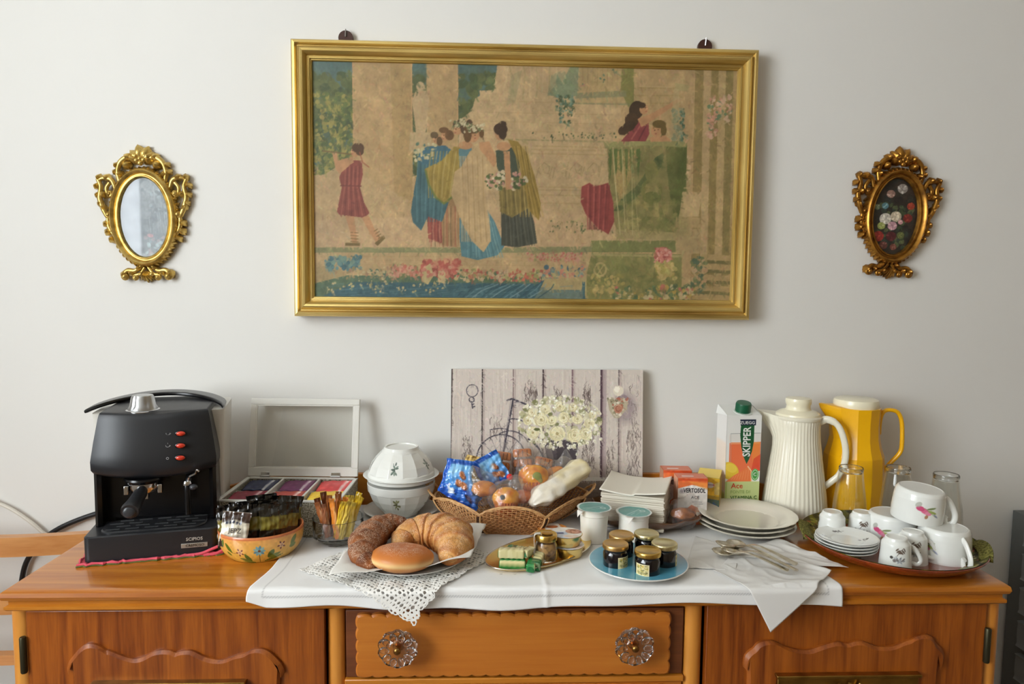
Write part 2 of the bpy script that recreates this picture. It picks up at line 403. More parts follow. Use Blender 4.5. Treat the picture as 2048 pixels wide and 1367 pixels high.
g = G(); g.box(*wx(-.79, -.775, -.44, -.01, .12, .862)).box(*wx(.90, .915, -.44, -.01, .12, .862)).box(*wx(-.79, .915, -.02, -.005, .12, .862)).box(*wx(-.79, .915, -.44, -.01, .10, .12))
g.box(*wx(-.262, -.247, -.44, -.02, .12, .862)).box(*wx(.368, .383, -.44, -.02, .12, .862)).obj('carcass', W_DARK, sb, False)
for x0, x1 in ((-.811, -.781), (-.272, -.242), (.361, .393), (.910, .940)):
    g = G(); n = 14; r = (x1-x0)/2; cx = (x0+x1)/2
    g.prism([(cx-ox+r*cos(pi+pi*k/n), -.445-oy+.8*r*sin(pi+pi*k/n)) for k in range(n+1)] + [(x1-ox, -.42-oy), (x0-ox, -.42-oy)], .08, .8625)
    g.obj('post', W_POST, sb, ang=50)
for x in (-.79, .92):
    for y in (-.42, -.06): G().lathe([(.022, 0), (.03, .06), (.032, .11)], 20, T(x-ox, y-oy, 0)).obj('foot', W_POST, sb)
DL = [(-.699, .734), (-.71, .752), (-.708, .767), (-.7, .778), (-.69, .79), (-.679, .798), (-.668, .7995), (-.657, .796), (-.645, .788), (-.64, .787), (-.628, .782), (-.611, .775), (-.597, .772), (-.582, .775), (-.565, .784), (-.55, .787), (-.536, .786), (-.527, .782), (-.519, .785), (-.504, .786), (-.493, .782), (-.478, .774), (-.458, .769), (-.441, .77), (-.423, .777), (-.408, .78), (-.397, .786), (-.382, .788), (-.368, .782), (-.356, .77), (-.346, .757), (-.343, .742), (-.351, .723)]
DR = [(.472, .728), (.465, .745), (.466, .764), (.473, .774), (.481, .78), (.489, .789), (.505, .794), (.52, .792), (.533, .785), (.549, .779), (.567, .776), (.583, .776), (.601, .782), (.62, .788), (.635, .79), (.651, .787), (.666, .791), (.682, .79), (.701, .782), (.72, .78), (.738, .782), (.757, .79), (.768, .793), (.778, .799), (.794, .802), (.807, .797), (.814, .786), (.825, .776), (.83, .764), (.826, .741), (.818, .735)]
TF = T(0, 0, 0, rx=pi/2)          # (x, y, z) -> (x, -z, y): prism in the front plane
for x0, x1, out, bx0, bx1, hx in ((-.779, -.2745, DL, -.662, -.408, -.7835), (.3975, .9075, DR, .522, .777, .9095)):
    d = G().box(*wx(x0, x1, -.462, -.445, .125, .856)).obj('door', W_DOOR, sb, bevel=.0015)
    P = [(x-ox, z) for x, z in out] + [(x-ox, .98-z-.001) for x, z in out[::-1]]
    G().prism([(p.x, p.y) for p in spline([(a, b, 0) for a, b in P], 3, True)], .462+oy, .472+oy, TF, inset=.005).obj('raised_panel', W_PANEL, d, ang=18)
    g = G(); g.box(*wx(bx0, bx1, -.480, -.470, .42, .733)).box(*wx(bx0-.003, bx1+.003, -.485, -.470, .7315, .7375)); cx = (bx0+bx1)/2-ox
    e = g.obj('brass_plate', BRASS, d, bevel=.0012); e['label'] = 'brass plate with fan shaped relief'
    for k in range(9):
        a = R(-60+15*k); g = G()
        g.tube([(cx+.012*sin(a), -.484-oy, .655), (cx+.04*sin(a), -.489-oy, .655+.038*cos(a)), (cx+.074*sin(a), -.485-oy, .652+.074*cos(a))], [.004, .008, .003], 8)
        q = g.obj('fan_rib', BRASS, e); 
        q.parent = d
    for zz in (.78, .25):
        G().lathe([(.0045, -.032), (.0055, -.03), (.0055, .03), (.0045, .032)], 12, T(hx-ox, -.465-oy, zz)).obj('hinge', mat('dark_hinge', (70, 66, 48), .45, .8), d)
# drawers: recessed front, scalloped overlay, flower knobs
KG = mat('knob_glass', (245, 245, 245), .03, trans=1, ior=1.5)
def knob(x, z, par, yy):
    k = G(); k.lathe([(.0001, -.006), (.011, -.006), (.012, 0), (.006, .003), (.006, .012), (.0001, .012)], 20, T(x-ox, yy-oy, z, rx=pi/2))
    b = k.obj('knob_mount', mat('copper_brass', (196, 128, 62), .25, 1), par)
    g = G(); n = 72; pet = lambda a, i: 1+(.10*abs(sin(a*5)) if i in (1, 2, 3, 4) else 0)
    g.lathe([(.006, .010), (.020, .013), (.030, .018), (.032, .023), (.029, .028), (.021, .027), (.016, .031), (.009, .029), (.0001, .029)], n, T(x-ox, yy-oy, z, rx=pi/2), rf=pet)
    h = g.obj('knob_flower', KG, par, ang=28); h['label'] = 'clear cut glass flower knob'
    for q in range(10):
        a = 2*pi*(q+.5)/10; G().ball((0, 0, 0), (.0062, .0030, .0088), 12, 8, T(x-ox+.0225*sin(a), yy-oy-.0275, z+.0225*cos(a), ry=a)).obj('knob_petal', KG, h)
    G().ball((x-ox, yy-oy-.031, z), (.0065, .005, .0065), 16, 10).obj('knob_screw', mat('aged_brass', (150, 112, 60), .25, 1), h)
zt = .8485
for i, (z0, z1) in enumerate(((.7265, .8485), (.590, .712), (.46, .582), (.33, .452), (.15, .322))):
    dr = G().box(*wx(-.2395, .3585, -.452, -.425, z0, z1)).obj('drawer', W_DARK if i == 0 else W_DRAW, sb, bevel=.001)
    P = []; a0, a1, b0, b1 = -.2185, .3315, z0+.006, z1-.006; A = .0028; nx, nz = 22, 5
    sc = lambda t, n: A*(abs(sin(pi*t*n))**.7)
    for k in range(132): t = k/132; P.append((a0+(a1-a0)*t-ox, b0-sc(t, nx)))
    for k in range(30): t = k/30; P.append((a1+sc(t, nz)-ox, b0+(b1-b0)*t))
    for k in range(132): t = k/132; P.append((a1+(a0-a1)*t-ox, b1+sc(t, nx)))
    for k in range(30): t = k/30; P.append((a0-sc(t, nz)-ox, b1+(b0-b1)*t))
    ov = G().prism(P, .452+oy, .463+oy, TF, inset=.003).obj('drawer_overlay', W_DRAW, dr, ang=18); ov['label'] = 'scalloped amber drawer front board'
    for kx in (-.145, .264): knob(kx, (z0+z1)/2+.008, dr, -.463)
    G().box(*wx(-.2415, .3605, -.458, -.43, z0-.0125, z0-.0015)).obj('drawer_rail', W_RAIL, sb, bevel=.002)

# ------------------------------------------------------------------ large framed print
GILT = mat('gilt', (226, 198, 124), .40, .8, noise=((3, 22, 22), (172, 142, 74), .42, .72), bump=(60, .2, .001))
GILTZ = mat('gilt_upright', (226, 198, 124), .40, .8, noise=((22, 22, 3), (172, 142, 74), .42, .72), bump=(60, .2, .001))
fx0, fx1, fz0, fz1 = -.4335, .617, 1.343, 1.956; fcx, fcz = (fx0+fx1)/2, (fz0+fz1)/2
pf = thing('framed_picture', 'large gilt framed print of robed women by a marble fountain, hung centre of wall', 'picture', (fcx, -.002, fcz))
pr_ = [(0, 0), (.0, .030), (.002, .036), (.005, .040), (.010, .041), (.0125, .038), (.0135, .034), (.0155, .034), (.017, .038), (.020, .043), (.024, .0455), (.028, .0445), (.0315, .040), (.034, .034), (.035, .031), (.037, .031), (.038, .033), (.041, .0325), (.042, .029), (.044, .0285), (.0455, .026), (.0455, .0)]
hw, hh = (fx1-fx0)/2, (fz1-fz0)/2
def side(a, b):  # a, b: corner signs
    g = G(); V = []
    for cs in (a, b):
        for d, h in pr_: V.append((cs[0]*(hw-d), -h, cs[1]*(hh-d)))
    n = len(pr_); F = [(i, i+1, n+i+1, n+i) for i in range(n-1)]+[(n-1, 0, n, 2*n-1)]
    return g.add(V, F)
for a, b, mm in (((-1, 1), (1, 1), GILT), ((1, 1), (1, -1), GILTZ), ((1, -1), (-1, -1), GILT), ((-1, -1), (-1, 1), GILTZ)):
    side(a, b).obj('frame_moulding', mm, pf, ang=30)
for x in (-.317, .500):
    hg = G().prism([(.0165*cos(2*pi*k/24), .0165*sin(2*pi*k/24)) for k in range(24)], 0, .008, T(x-fcx, 0, 1.968-fcz, rx=pi/2)).obj('hanger_disc', mat('brown_bakelite', (66, 40, 32), .3), pf)
    G().tube([(x-fcx, -.010, 1.970-fcz), (x-fcx+.001, -.012, 1.986-fcz)], .0014, 6).obj('hanger_nail', mat('steel', (200, 200, 200), .3, 1), hg)
G().box(-hw+.03, hw-.03, -.022, -.004, -hh+.03, hh-.03).obj('backing', mat('backing_card', (120, 95, 70), .8), pf, False)

# the print; sketch coordinates run 625..1480 across and 121..600 down
def q_(x, y):
    t = 121+(x-625)*19/855; b = 594+(x-625)*8/838; v = (y-t)/(b-t); u = (x-625)/(855-17*v); return (u*559, v*304)
P = Paint(560, 305, 'b59a6c', q_, .655)
ST, ST2, ST3, SH = 'bd9f74', 'b2946a', 'c4a87c', '8f8658'
P.poly([(600, 110), (1500, 110), (1500, 620), (600, 620)], 'ba9c70')
P.poly([(600, 110), (1000, 110), (1000, 330), (600, 330)], '4a6868')               # sky between the columns
P.dots(500, 600, 150, 1000, 340, ['4e5c38', '455634', '5c6840', '4c5c3a', '3c5036'], 6, 13)
for k in range(60): P.ell(P.rs.uniform(610, 1000), P.rs.uniform(150, 330), 26, 16, ('3f5036', '53603c', '48583a')[k % 3], 0, .35, .8)
P.dots(420, 610, 185, 715, 350, ['8a8546', '777b42', '98904e', '5a6a3a', '4a6038'], 2, 6)
P.poly([(600, 362), (650, 345), (690, 318), (730, 300), (730, 420), (600, 420)], 'b59a70')
P.poly([(706, 110), (822, 110), (822, 430), (706, 430)], 'b8996c'); P.poly([(780, 110), (822, 110), (822, 430), (786, 430)], 'a98c5e')
P.poly([(851, 110), (913, 110), (913, 330), (851, 330)], 'b39569')
P.line([(706, 120), (706, 345)], 2, 'c99d70'); P.line([(822, 120), (822, 300)], 2, 'c99d70'); P.line([(913, 120), (913, 250)], 2, 'c99d70')
# statue in the gap
P.ell(839, 172, 8, 9, 'c0a67e'); P.poly([(830, 180), (850, 180), (856, 195), (852, 235), (848, 268), (830, 268), (826, 230), (822, 200)], 'bda27a'); P.poly([(818, 262), (858, 262), (862, 300), (816, 300)], 'b9a078')
# steps, terrace
P.poly([(600, 420), (820, 408), (1180, 408), (1500, 430), (1500, 500), (600, 500)], 'bea079')
P.poly([(600, 350), (710, 340), (820, 400), (820, 430), (600, 440)], 'b99c72')
P.poly([(914, 240), (960, 205), (955, 180), (985, 180), (995, 110), (1250, 110), (1250, 180), (1230, 195), (1230, 420), (914, 420)], 'bda178')
P.poly([(942, 215), (948, 195), (975, 182), (1100, 186), (1155, 196), (1240, 200), (1240, 235), (942, 240)], 'c0a47a')
for y in (200, 222, 240, 258, 274): P.line([(955, y), (1225, y+6)], 1.3, 'a58c60', .6)
for y in (289, 296, 304, 370, 376, 386, 402): P.line([(1060, y), (1210, y+3)], 2, 'a18a5c', .7)
P.line([(1000, 276), (1215, 281)], 3, '8f8a60', .8)
# seated marble figure at the top
for k in range(9): P.line([(1000+k*14, 122), (1012+k*12, 150+(k % 3)*14), (1004+k*13, 182+(k % 2)*14)], 3, '9b8f62' if k % 2 else 'cbb085', .6)
P.poly([(1020, 150), (1042, 140), (1028, 200), (1010, 210)], '8e8d68', .5); P.poly([(1092, 190), (1100, 150), (1125, 140), (1150, 175), (1140, 192)], '7f8a6b', .6)
# relief scrolls
for cx, s in ((1085, 1), (1118, -1), (1150, 1), (1185, -1)):
    P.line([(cx-16, 352), (cx-12, 335), (cx, 322), (cx+11, 330), (cx+9, 344), (cx, 342), (cx-2, 335)], 1.8, '93815a', .8); P.line([(cx+10, 350), (cx+16, 326+s*5)], 1.8, '93815a', .8)
# second column with garland
P.poly([(1158, 128), (1266, 130), (1266, 210), (1150, 206)], 'b49a6c'); P.poly([(1243, 130), (1267, 130), (1267, 205), (1255, 212), (1240, 180)], '7d7c46')
for k in range(8): P.line([(1164+k*10, 130), (1163+k*10, 170)], 1.6, '938156', .6)
P.poly([(1150, 185), (1250, 180), (1252, 192), (1148, 196)], '7c8060', .8); P.line([(1140, 205), (1258, 207)], 3, '7c8060', .8)
P.poly([(1093, 188), (1108, 170), (1112, 148), (1122, 165), (1140, 130), (1156, 130), (1152, 190), (1128, 196)], '6f8468', .8)
P.dots(90, 1105, 190, 1148, 245, ['4e6b58', '6c8a78', '3f5238'], 1.5, 4, inside=lambda x, y: abs(x-1127) < 22-(y-190)*.2)
P.dots(60, 1160, 135, 1240, 180, ['5b7a63', 'b87f72', '47624e', 'c08f7e'], 1.5, 3.5, inside=lambda x, y: abs((x-1160)*.5+y-178) < 9)
# panelled wall on the right
P.poly([(1267, 130), (1372, 132), (1372, 282), (1267, 280)], 'b3976b')
for y in (175, 190, 205): P.line([(1270, y), (1360, y)], 2.5, '97834f', .6)
P.line([(1278, 136), (1278, 172), (1345, 174)], 2, 'c6ab80', .7)
for x, c in ((1372, 'b0946a'), (1392, '8f7c4e'), (1410, 'b89d72'), (1425, '8c7a4b'), (1440, 'b49a6d'), (1455, '85774a'), (1470, 'ab9266')):
    P.poly([(x, 120), (x+17, 120), (x+8, 620), (x-12, 620)], c)
P.dots(80, 1345, 215, 1368, 280, ['5d7a64', '47624b', '78907a'], 1.5, 4)
P.dots(70, 1418, 190, 1465, 240, ['c58f78', 'cfa78c', '64805f', 'd2b092'], 2, 5); P.dots(26, 1416, 235, 1436, 275, ['c58f78', '62805e', 'cfa78c'], 2, 5)
P.dots(60, 1366, 310, 1380, 370, ['c9ad86', 'b99c72'], 2, 5)
# the great basin
P.poly([(1212, 288), (1375, 285), (1372, 400), (1355, 470), (1235, 468), (1222, 430), (1214, 350)], '7d774a')
P.poly([(1330, 290), (1374, 288), (1372, 400), (1350, 440), (1338, 380)], '4c5a2f'); P.poly([(1222, 300), (1270, 298), (1262, 350), (1238, 400), (1226, 360)], 'a08a56')
P.poly([(1205, 282), (1290, 277), (1375, 281), (1373, 292), (1290, 288), (1208, 294)], '8b8a58')
for x in (1218, 1229, 1240, 1251, 1262, 1275): P.poly([(x-4, 296), (x+4, 294), (x+3, 325+(x % 3)*6), (x, 345+(x % 4)*5), (x-3, 320)], '46602f', .9)
P.poly([(1225, 418), (1240, 395), (1270, 370), (1295, 335), (1310, 312), (1330, 300), (1322, 330), (1300, 360), (1270, 392), (1240, 418)], '3d5230')
P.ell(1302, 376, 22, 22, '6d6f3c'); P.ell(1302, 376, 14, 15, '8d8450'); P.ell(1302, 340, 13, 22, '7d7a45'); P.poly([(1290, 365), (1312, 365), (1318, 430), (1284, 430)], '9a8d58'); P.ell(1303, 392, 19, 12, '5b6634')
P.dots(110, 1235, 400, 1355, 462, ['9a9456', '6f7440', 'a79a60', '5f6a38'], 3, 8, .5)
for x in (1224, 1242, 1262): P.line([(x, 292), (x+6, 380), (x+14, 466)], 1.4, 'b9aa78', .8)
P.poly([(1228, 455), (1352, 462), (1352, 478), (1232, 474)], 'a89768'); P.poly([(1178, 478), (1352, 478), (1352, 502), (1178, 502)], '73794a')
P.poly([(1166, 503), (1364, 506), (1362, 600), (1166, 600)], '7b7c4a'); P.line([(1166, 506), (1364, 510)], 5, 'a39a68'); P.line([(1166, 506), (1168, 598)], 4, 'aa9c6c')
P.dots(160, 1175, 515, 1350, 590, ['6b7042', '8a8450', '5f6a40', '938a58'], 4, 10, .45)
P.ell(1197, 537, 14, 15, 'b3a06c'); P.ell(1197, 537, 10, 11, '787a48'); P.line([(1190, 528), (1200, 546)], 2, 'b3a06c'); P.line([(1204, 528), (1192, 546)], 2, 'b3a06c')
P.dots(50, 1180, 548, 1245, 585, ['a99a58', 'b5a065', '8c874c'], 2, 6)
# right hand column bases
P.poly([(1365, 380), (1405, 380), (1398, 430), (1358, 430)], 'bca276'); P.poly([(1352, 430), (1400, 432), (1402, 452), (1350, 452)], 'b09669'); P.poly([(1352, 455), (1402, 455), (1400, 505), (1350, 503)], 'b29a6e')
for k, y in enumerate((505, 524, 546, 568, 586)):
    P.poly([(1405-k*4, y), (1468, y+4), (1466, y+16), (1400-k*4, y+12)], 'b09668'); P.poly([(1400-k*4, y+12), (1466, y+15), (1466, y+22), (1396-k*4, y+18)], '6f6a44')
P.dots(46, 1380, 512, 1412, 580, ['b9946e', '6d7850', 'c0a07a', '4c6450'], 3, 7)
# pool, rim and flowers in front
P.poly([(600, 492), (1000, 492), (1180, 490), (1180, 502), (1000, 503), (600, 503)], '83855e'); P.poly([(600, 503), (1180, 503), (1166, 560), (600, 560)], 'b99d73')
for y in (510, 518, 527, 536): P.line([(640, y), (1160, y+2)], 1.2, 'a58a60', .6)
P.poly([(625, 565), (685, 550), (1090, 552), (1166, 560), (1166, 610), (600, 610)], '2f5868'); P.poly([(600, 540), (665, 525), (690, 548), (640, 568), (600, 585)], 'a48f66')
P.poly([(600, 572), (690, 549), (1080, 553), (1072, 566), (700, 562), (625, 600), (600, 605)], '4a6754')
for k in range(9): P.line([(900+k*19, 600), (925+k*20, 575+k % 2*4), (965+k*16, 566)], 2.2, '5e8794' if k % 2 else '1f4556', .8)
for k in range(24): P.line([(650+k*14, 572+(k*7) % 24), (680+k*14, 570+(k*7) % 24)], 1.6, '47707c', .7)
P.dots(70, 640, 560, 900, 585, ['a79f70', 'b9aa7c', 'c2b285'], 1, 3)
P.dots(50, 648, 512, 720, 536, ['3f6b78', '5a8488', '6d9086'], 3, 7)
P.dots(90, 690, 533, 800, 556, ['b9a675', 'c6b58a', '4d6a5a', '8c7f5c', '9a7a64'], 1.5, 4)
P.dots(60, 775, 528, 830, 552, ['b06352', 'c07a66', '6a7850', 'c89a80'], 2.5, 6); P.dots(90, 840, 518, 912, 552, ['a8524a', 'b8695c', 'c08a6c', '8f4640'], 3, 8)
P.poly([(840, 535), (856, 524), (862, 550), (850, 568), (838, 560)], 'b9a878'); P.poly([(872, 530), (886, 540), (884, 566), (870, 562)], 'bda97c')
P.dots(260, 905, 538, 1100, 560, ['b3604f', 'b9a675', '4d6a4e', 'c3a987', '8b8a55', 'a3524a'], 2, 5)
P.dots(90, 1050, 500, 1165, 520, ['b8695c', 'c4907c', '8d8a5a'], 1.2, 3.4); P.dots(80, 1080, 530, 1165, 560, ['bf7f6c', '3f6070', '6a8a86', 'b9a675'], 2, 6)
P.poly([(1085, 556), (1160, 552), (1160, 580), (1075, 578)], 'a8966a'); P.poly([(1075, 578), (1162, 578), (1162, 602), (1060, 602)], '5f7570')
P.ell(1324, 507, 18, 16, 'b4605a'); P.dots(46, 1308, 493, 1342, 522, ['c87a70', 'a04c4c', 'd09080'], 2, 5); P.dots(60, 1312, 522, 1350, 555, ['b0985a', '9c9350', 'c2ab70', 'a9a060'], 3, 7)
P.dots(130, 1215, 570, 1390, 602, ['b9a87c', 'b5695c', '5f7550', 'c4b48a', 'b09650', '4d6648'], 2, 6)
P.dots(46, 1060, 262, 1230, 274, ['3f5036', '586a44'], 1, 2.4); P.dots(60, 1095, 438, 1225, 462, ['4d6040', '7a7d4c'], 1, 2.4)
for k in range(60): P.ell(P.rs.uniform(1225, 1365), P.rs.uniform(300, 465), P.rs.uniform(6, 16), P.rs.uniform(8, 24), ('5a6238', '9a8c58', '6e6e42', 'a89a66', '4e5a34')[k % 5], 0, .22, .9)
P.strokes(7000)
P.line([(1224, 292), (1230, 380), (1238, 466)], 1.6, 'c0b284', .9); P.line([(1242, 292), (1248, 460)], 1.4, 'c0b284', .8); P.line([(1262, 292), (1263, 466)], 1.4, 'c0b284', .8)
for k in range(26): P.line([(660+k*19, 568+(k*11) % 26), (684+k*19, 566+(k*11) % 26)], 1.4, '5c8490', .6)
for k in range(9): P.line([(915+k*19, 598), (938+k*20, 576+k % 2*4), (975+k*16, 567)], 2, '7c9ca4' if k % 2 else '1f4556', .8)
P.dots(60, 780, 530, 912, 552, ['c07468', 'b85c54', 'd09a84'], 2, 4, .8); P.dots(50, 1062, 503, 1160, 518, ['b8695c', 'c4907c'], 1.2, 3); P.dots(36, 1310, 495, 1340, 520, ['c87a70', 'a04c4c', 'd8a094'], 2, 4)
# piper in the red tunic
SK, SKd = 'bb8a62', '9c6c48'
P.poly([(687, 425), (705, 425), (709, 460), (712, 488), (702, 488), (696, 455)], SK); P.poly([(717, 425), (732, 422), (746, 455), (762, 478), (750, 486), (732, 455)], SK)
for y in (462, 468, 474, 480): P.line([(699, y), (713, y+1)], 1.6, '6e5a34')
for k in range(4): P.line([(744+k*3, 460+k*5), (752+k*3, 455+k*5)], 1.6, '6e5a34')
P.poly([(688, 483), (717, 483), (717, 489), (687, 489)], '6b5a35'); P.poly([(745, 484), (764, 468), (767, 474), (752, 489)], '6b5a35')
P.poly([(684, 335), (700, 318), (722, 318), (724, 345), (718, 372), (726, 402), (737, 424), (722, 432), (676, 426), (672, 420), (682, 372), (677, 352)], '84403a')
for k in range(8): P.line([(690+k*4, 330), (688+k*4, 368), (680+k*7, 428)], 1.8, ('a05a4c', '6a2e30')[k % 2], .9)
P.line([(680, 368), (720, 369)], 2.4, '6b3230')
P.poly([(664, 302), (672, 300), (680, 330), (694, 322), (698, 328), (678, 345), (670, 335)], SK); P.poly([(676, 318), (704, 310), (706, 322), (680, 338)], SK); P.line([(645, 299), (704, 306)], 2.2, '6b5436')
P.ell(709, 301, 8, 10, SK); P.ell(715, 293, 12, 10, '4e3626'); P.ell(718, 300, 8, 8, '4e3626'); P.line([(718, 302), (724, 322), (736, 331)], 2, '98503c')
# the group of women
def fold(pts, base, cols, n, x0, x1, y0, y1, lean=0, wdt=2):
    P.poly(pts, base)
    for k in range(n):
        t = (k+.5)/n; xa = x0+(x1-x0)*t; P.line([(xa, y0), (xa+lean*.5+2*sin(k*2.3), (y0+y1)/2), (xa+lean*(.4+t), y1)], wdt, cols[k % len(cols)], .75)
fold([(852, 390), (905, 380), (916, 440), (912, 492), (880, 488), (852, 470)], '9c7a54', ['a55a4a', 'c4a57e', '6a5a40', 'b98a6a'], 14, 856, 912, 410, 490)
fold([(850, 430), (878, 430), (880, 484), (852, 474)], '8f4540', ['a85a4e', '70383a', 'c48a74'], 6, 853, 878, 435, 480)
fold([(834, 318), (858, 300), (880, 312), (892, 345), (894, 400), (880, 440), (852, 430), (838, 458), (822, 442), (818, 420), (824, 380), (830, 350)], '37606c', ['4f7f8a', '274a56', '436e78'], 10, 830, 888, 310, 440, -6)
P.poly([(828, 302), (852, 290), (888, 288), (904, 300), (880, 325), (840, 326)], '37657a'); P.dots(50, 824, 284, 868, 318, ['b8ae84', 'c6bb94', '567462', '3f6a70'], 1.8, 4)
fold([(846, 335), (880, 318), (905, 290), (922, 290), (930, 330), (918, 380), (884, 405), (866, 390), (852, 360)], '98823e', ['b09a52', '7c6a30', 'b8a468'], 11, 856, 925, 300, 392, -12)
P.line([(848, 338), (854, 366), (868, 392), (884, 404), (904, 388)], 4, '5f7038', .9)
P.ell(871, 275, 8, 9, SK); P.ell(866, 268, 8, 7, '5a4a34'); P.ell(876, 280, 6, 9, '5a4630'); P.ell(888, 268, 9, 10, SK); P.ell(896, 268, 9, 10, '66482e'); P.ell(885, 258, 10, 6, '66482e')
P.ell(912, 256, 10, 11, SK); P.ell(918, 246, 15, 8, '4a3828'); P.ell(926, 256, 8, 10, '4a3828'); P.ell(936, 243, 6, 6, '4a3828'); P.dots(34, 898, 236, 934, 252, ['c9bd98', 'b9ae86', '5d6a48'], 1.5, 3)
fold([(916, 410), (960, 400), (985, 440), (1004, 490), (990, 508), (950, 518), (918, 510), (914, 470)], '4d7d8a', ['6b9aa2', '35606e', '5c8c96', '84acac'], 13, 922, 984, 440, 512, 14)
P.poly([(914, 295), (940, 292), (944, 335), (916, 334)], '56828c'); P.ell(928, 288, 14, 8, SK); P.ell(944, 267, 12, 15, SK, .2); P.ell(941, 256, 17, 9, '5c4228'); P.ell(932, 268, 8, 14, '5c4228'); P.ell(960, 264, 5, 9, '5c4228')
P.dots(46, 926, 246, 966, 262, ['d0c4a0', 'c2b68e', '66724c'], 1.5, 3.2); P.ell(947, 268, 1.5, 1, '5a3a28'); P.ell(939, 269, 1.5, 1, '5a3a28')
fold([(936, 300), (958, 288), (974, 290), (990, 318), (992, 345), (968, 350), (965, 380), (975, 450), (976, 480), (962, 502), (940, 480), (922, 448), (898, 385), (906, 340), (918, 332)], 'bfa276', ['cbb086', 'a98b60', 'c6aa80'], 16, 915, 970, 310, 480, 6)
P.poly([(955, 282), (975, 280), (992, 318), (984, 332), (968, 310), (956, 296)], SK)
fold([(998, 400), (1050, 395), (1064, 440), (1070, 484), (1030, 492), (998, 488)], '39403a', ['4c5650', '272c2c', '5a6054'], 12, 1002, 1056, 405, 488, 8)
fold([(994, 375), (1046, 360), (1058, 410), (1020, 432), (996, 420)], '77693a', ['96854c', '514a2c', 'a8985c'], 10, 996, 1052, 372, 425, 4)
P.poly([(988, 298), (1020, 292), (1034, 312), (1036, 352), (1000, 356), (990, 330)], '38473c'); P.ell(1004, 290, 14, 9, SK)
fold([(1012, 276), (1032, 280), (1052, 305), (1066, 350), (1078, 405), (1074, 438), (1056, 420), (1044, 370), (1034, 320)], '8c7434', ['a98e48', '6a5828', 'b59a58'], 9, 1024, 1052, 290, 430, 24)
P.ell(997, 266, 10, 12, SK); P.ell(998, 256, 14, 12, '35261e'); P.ell(1002, 246, 8, 6, '35261e'); P.ell(1002, 266, 8, 10, '35261e')
P.poly([(1004, 300), (1016, 300), (1018, 350), (1020, 375), (1008, 376), (1006, 345)], SK)
P.dots(170, 968, 338, 1050, 376, ['cbb896', 'b9837a', '4d6038', 'd6c8a8', '3f5230', 'c0907e'], 2, 5, inside=lambda x, y: ((x-1008)/42)**2+((y-358)/20)**2 < 1 and not 1005 < x < 1019)
# women in the basin, falling cloth
fold([(1160, 370), (1176, 362), (1188, 370), (1214, 362), (1224, 400), (1226, 440), (1214, 466), (1190, 450), (1168, 425), (1158, 400)], '8c3c3c', ['a85450', '6a2a32', '7c3438'], 12, 1172, 1218, 368, 455, -4, 3)
P.poly([(1240, 280), (1262, 255), (1275, 232), (1296, 240), (1298, 265), (1290, 280)], '84393f'); P.line([(1262, 275), (1282, 245)], 3, 'a85a54'); P.line([(1276, 278), (1292, 248)], 3, '642a34')
P.ell(1272, 218, 15, 18, '35281f', .3); P.ell(1262, 238, 14, 14, '3c2c20'); P.ell(1246, 258, 12, 9, '3c2c20', -.5); P.ell(1257, 250, 14, 10, '35281f', -.5)
P.ell(1287, 216, 9, 11, SK); P.poly([(1274, 236), (1300, 226), (1335, 208), (1356, 196), (1358, 202), (1330, 222), (1302, 240), (1282, 252)], SK); P.ell(1282, 209, 9, 6, '35281f')
P.ell(1312, 259, 11, 12, SK); P.ell(1318, 246, 14, 8, '5c4c28'); P.ell(1327, 258, 6, 12, '5c4c28'); P.poly([(1298, 272), (1330, 268), (1345, 280), (1300, 281)], SK)
P.poly([(1350, 165), (1380, 170), (1376, 182), (1352, 180)], 'a59668'); P.poly([(1348, 175), (1358, 178), (1362, 280), (1340, 280)], 'b7a67a', .5)
P.a = (P.a*.82+np.array((152, 124, 84))*.18)*.95
for x, y, d in ((702, 300, -1), (865, 275, -1), (882, 270, -1), (906, 258, -1), (1293, 216, 1)): P.ell(x, y, 2, 1.6, 'c4946c'); P.ell(x-d*3, y-2, 1.4, .9, '4a3020'); P.ell(x-d*1.5, y+5, 1.6, .8, '8c4a3c')
P.ell(947, 274, 2, .9, '8c4a3c'); P.line([(943, 270), (943, 272)], 1, '9c6c48'); P.ell(1309, 258, 1.4, 1, '4a3020'); P.ell(1316, 257, 1.4, 1, '4a3020'); P.ell(1311, 265, 2, 1, '8c4a3c')
P.strokes(1500, .035, 4)
P.cloud(.03, 26); P.cloud(.03, 7); P.cloud(.02, 2.2)
iw, ih = hw-.043, hh-.043
printed('picture_print', P, lambda u, v: (-iw+2*iw*u, -.0235+0*u, ih-2*ih*v), mat('old_print', rough=.42, vc=True, coat=.12), pf)

# ------------------------------------------------------------------ small oval frames
def leaf(g, p0, p1, wd, dy=-.008, bend=0, lobes=3):
    """a carved acanthus leaf lying in the wall plane, ridge towards the room"""
    a = Vector((p0[0], 0, p0[1])); b = Vector((p1[0], 0, p1[1])); t = b-a; s_ = Vector((t.z, 0, -t.x)).normalized(); V = []; F = []; n = 11
    for i in range(n):
        q = i/(n-1); w_ = wd*(sin(pi*min(1, q*.92+.08))**.75)*(1+.28*abs(sin(q*pi*lobes))) if i < n-1 else 0
        c = a+t*q+s_*(bend*sin(pi*q)); y = dy*(.5+.9*sin(pi*q)); V += [c+s_*w_+Vector((0, -.001, 0)), c+s_*w_*.5+Vector((0, y*.75, 0)), c+Vector((0, y*.95, 0)), c-s_*w_*.5+Vector((0, y*.75, 0)), c-s_*w_+Vector((0, -.001, 0)), c+Vector((0, .003, 0))]
    for i in range(n-1):
        for k in range(6): F.append((i*6+k, i*6+(k+1) % 6, i*6+6+(k+1) % 6, i*6+6+k))
    g.add(V, F)
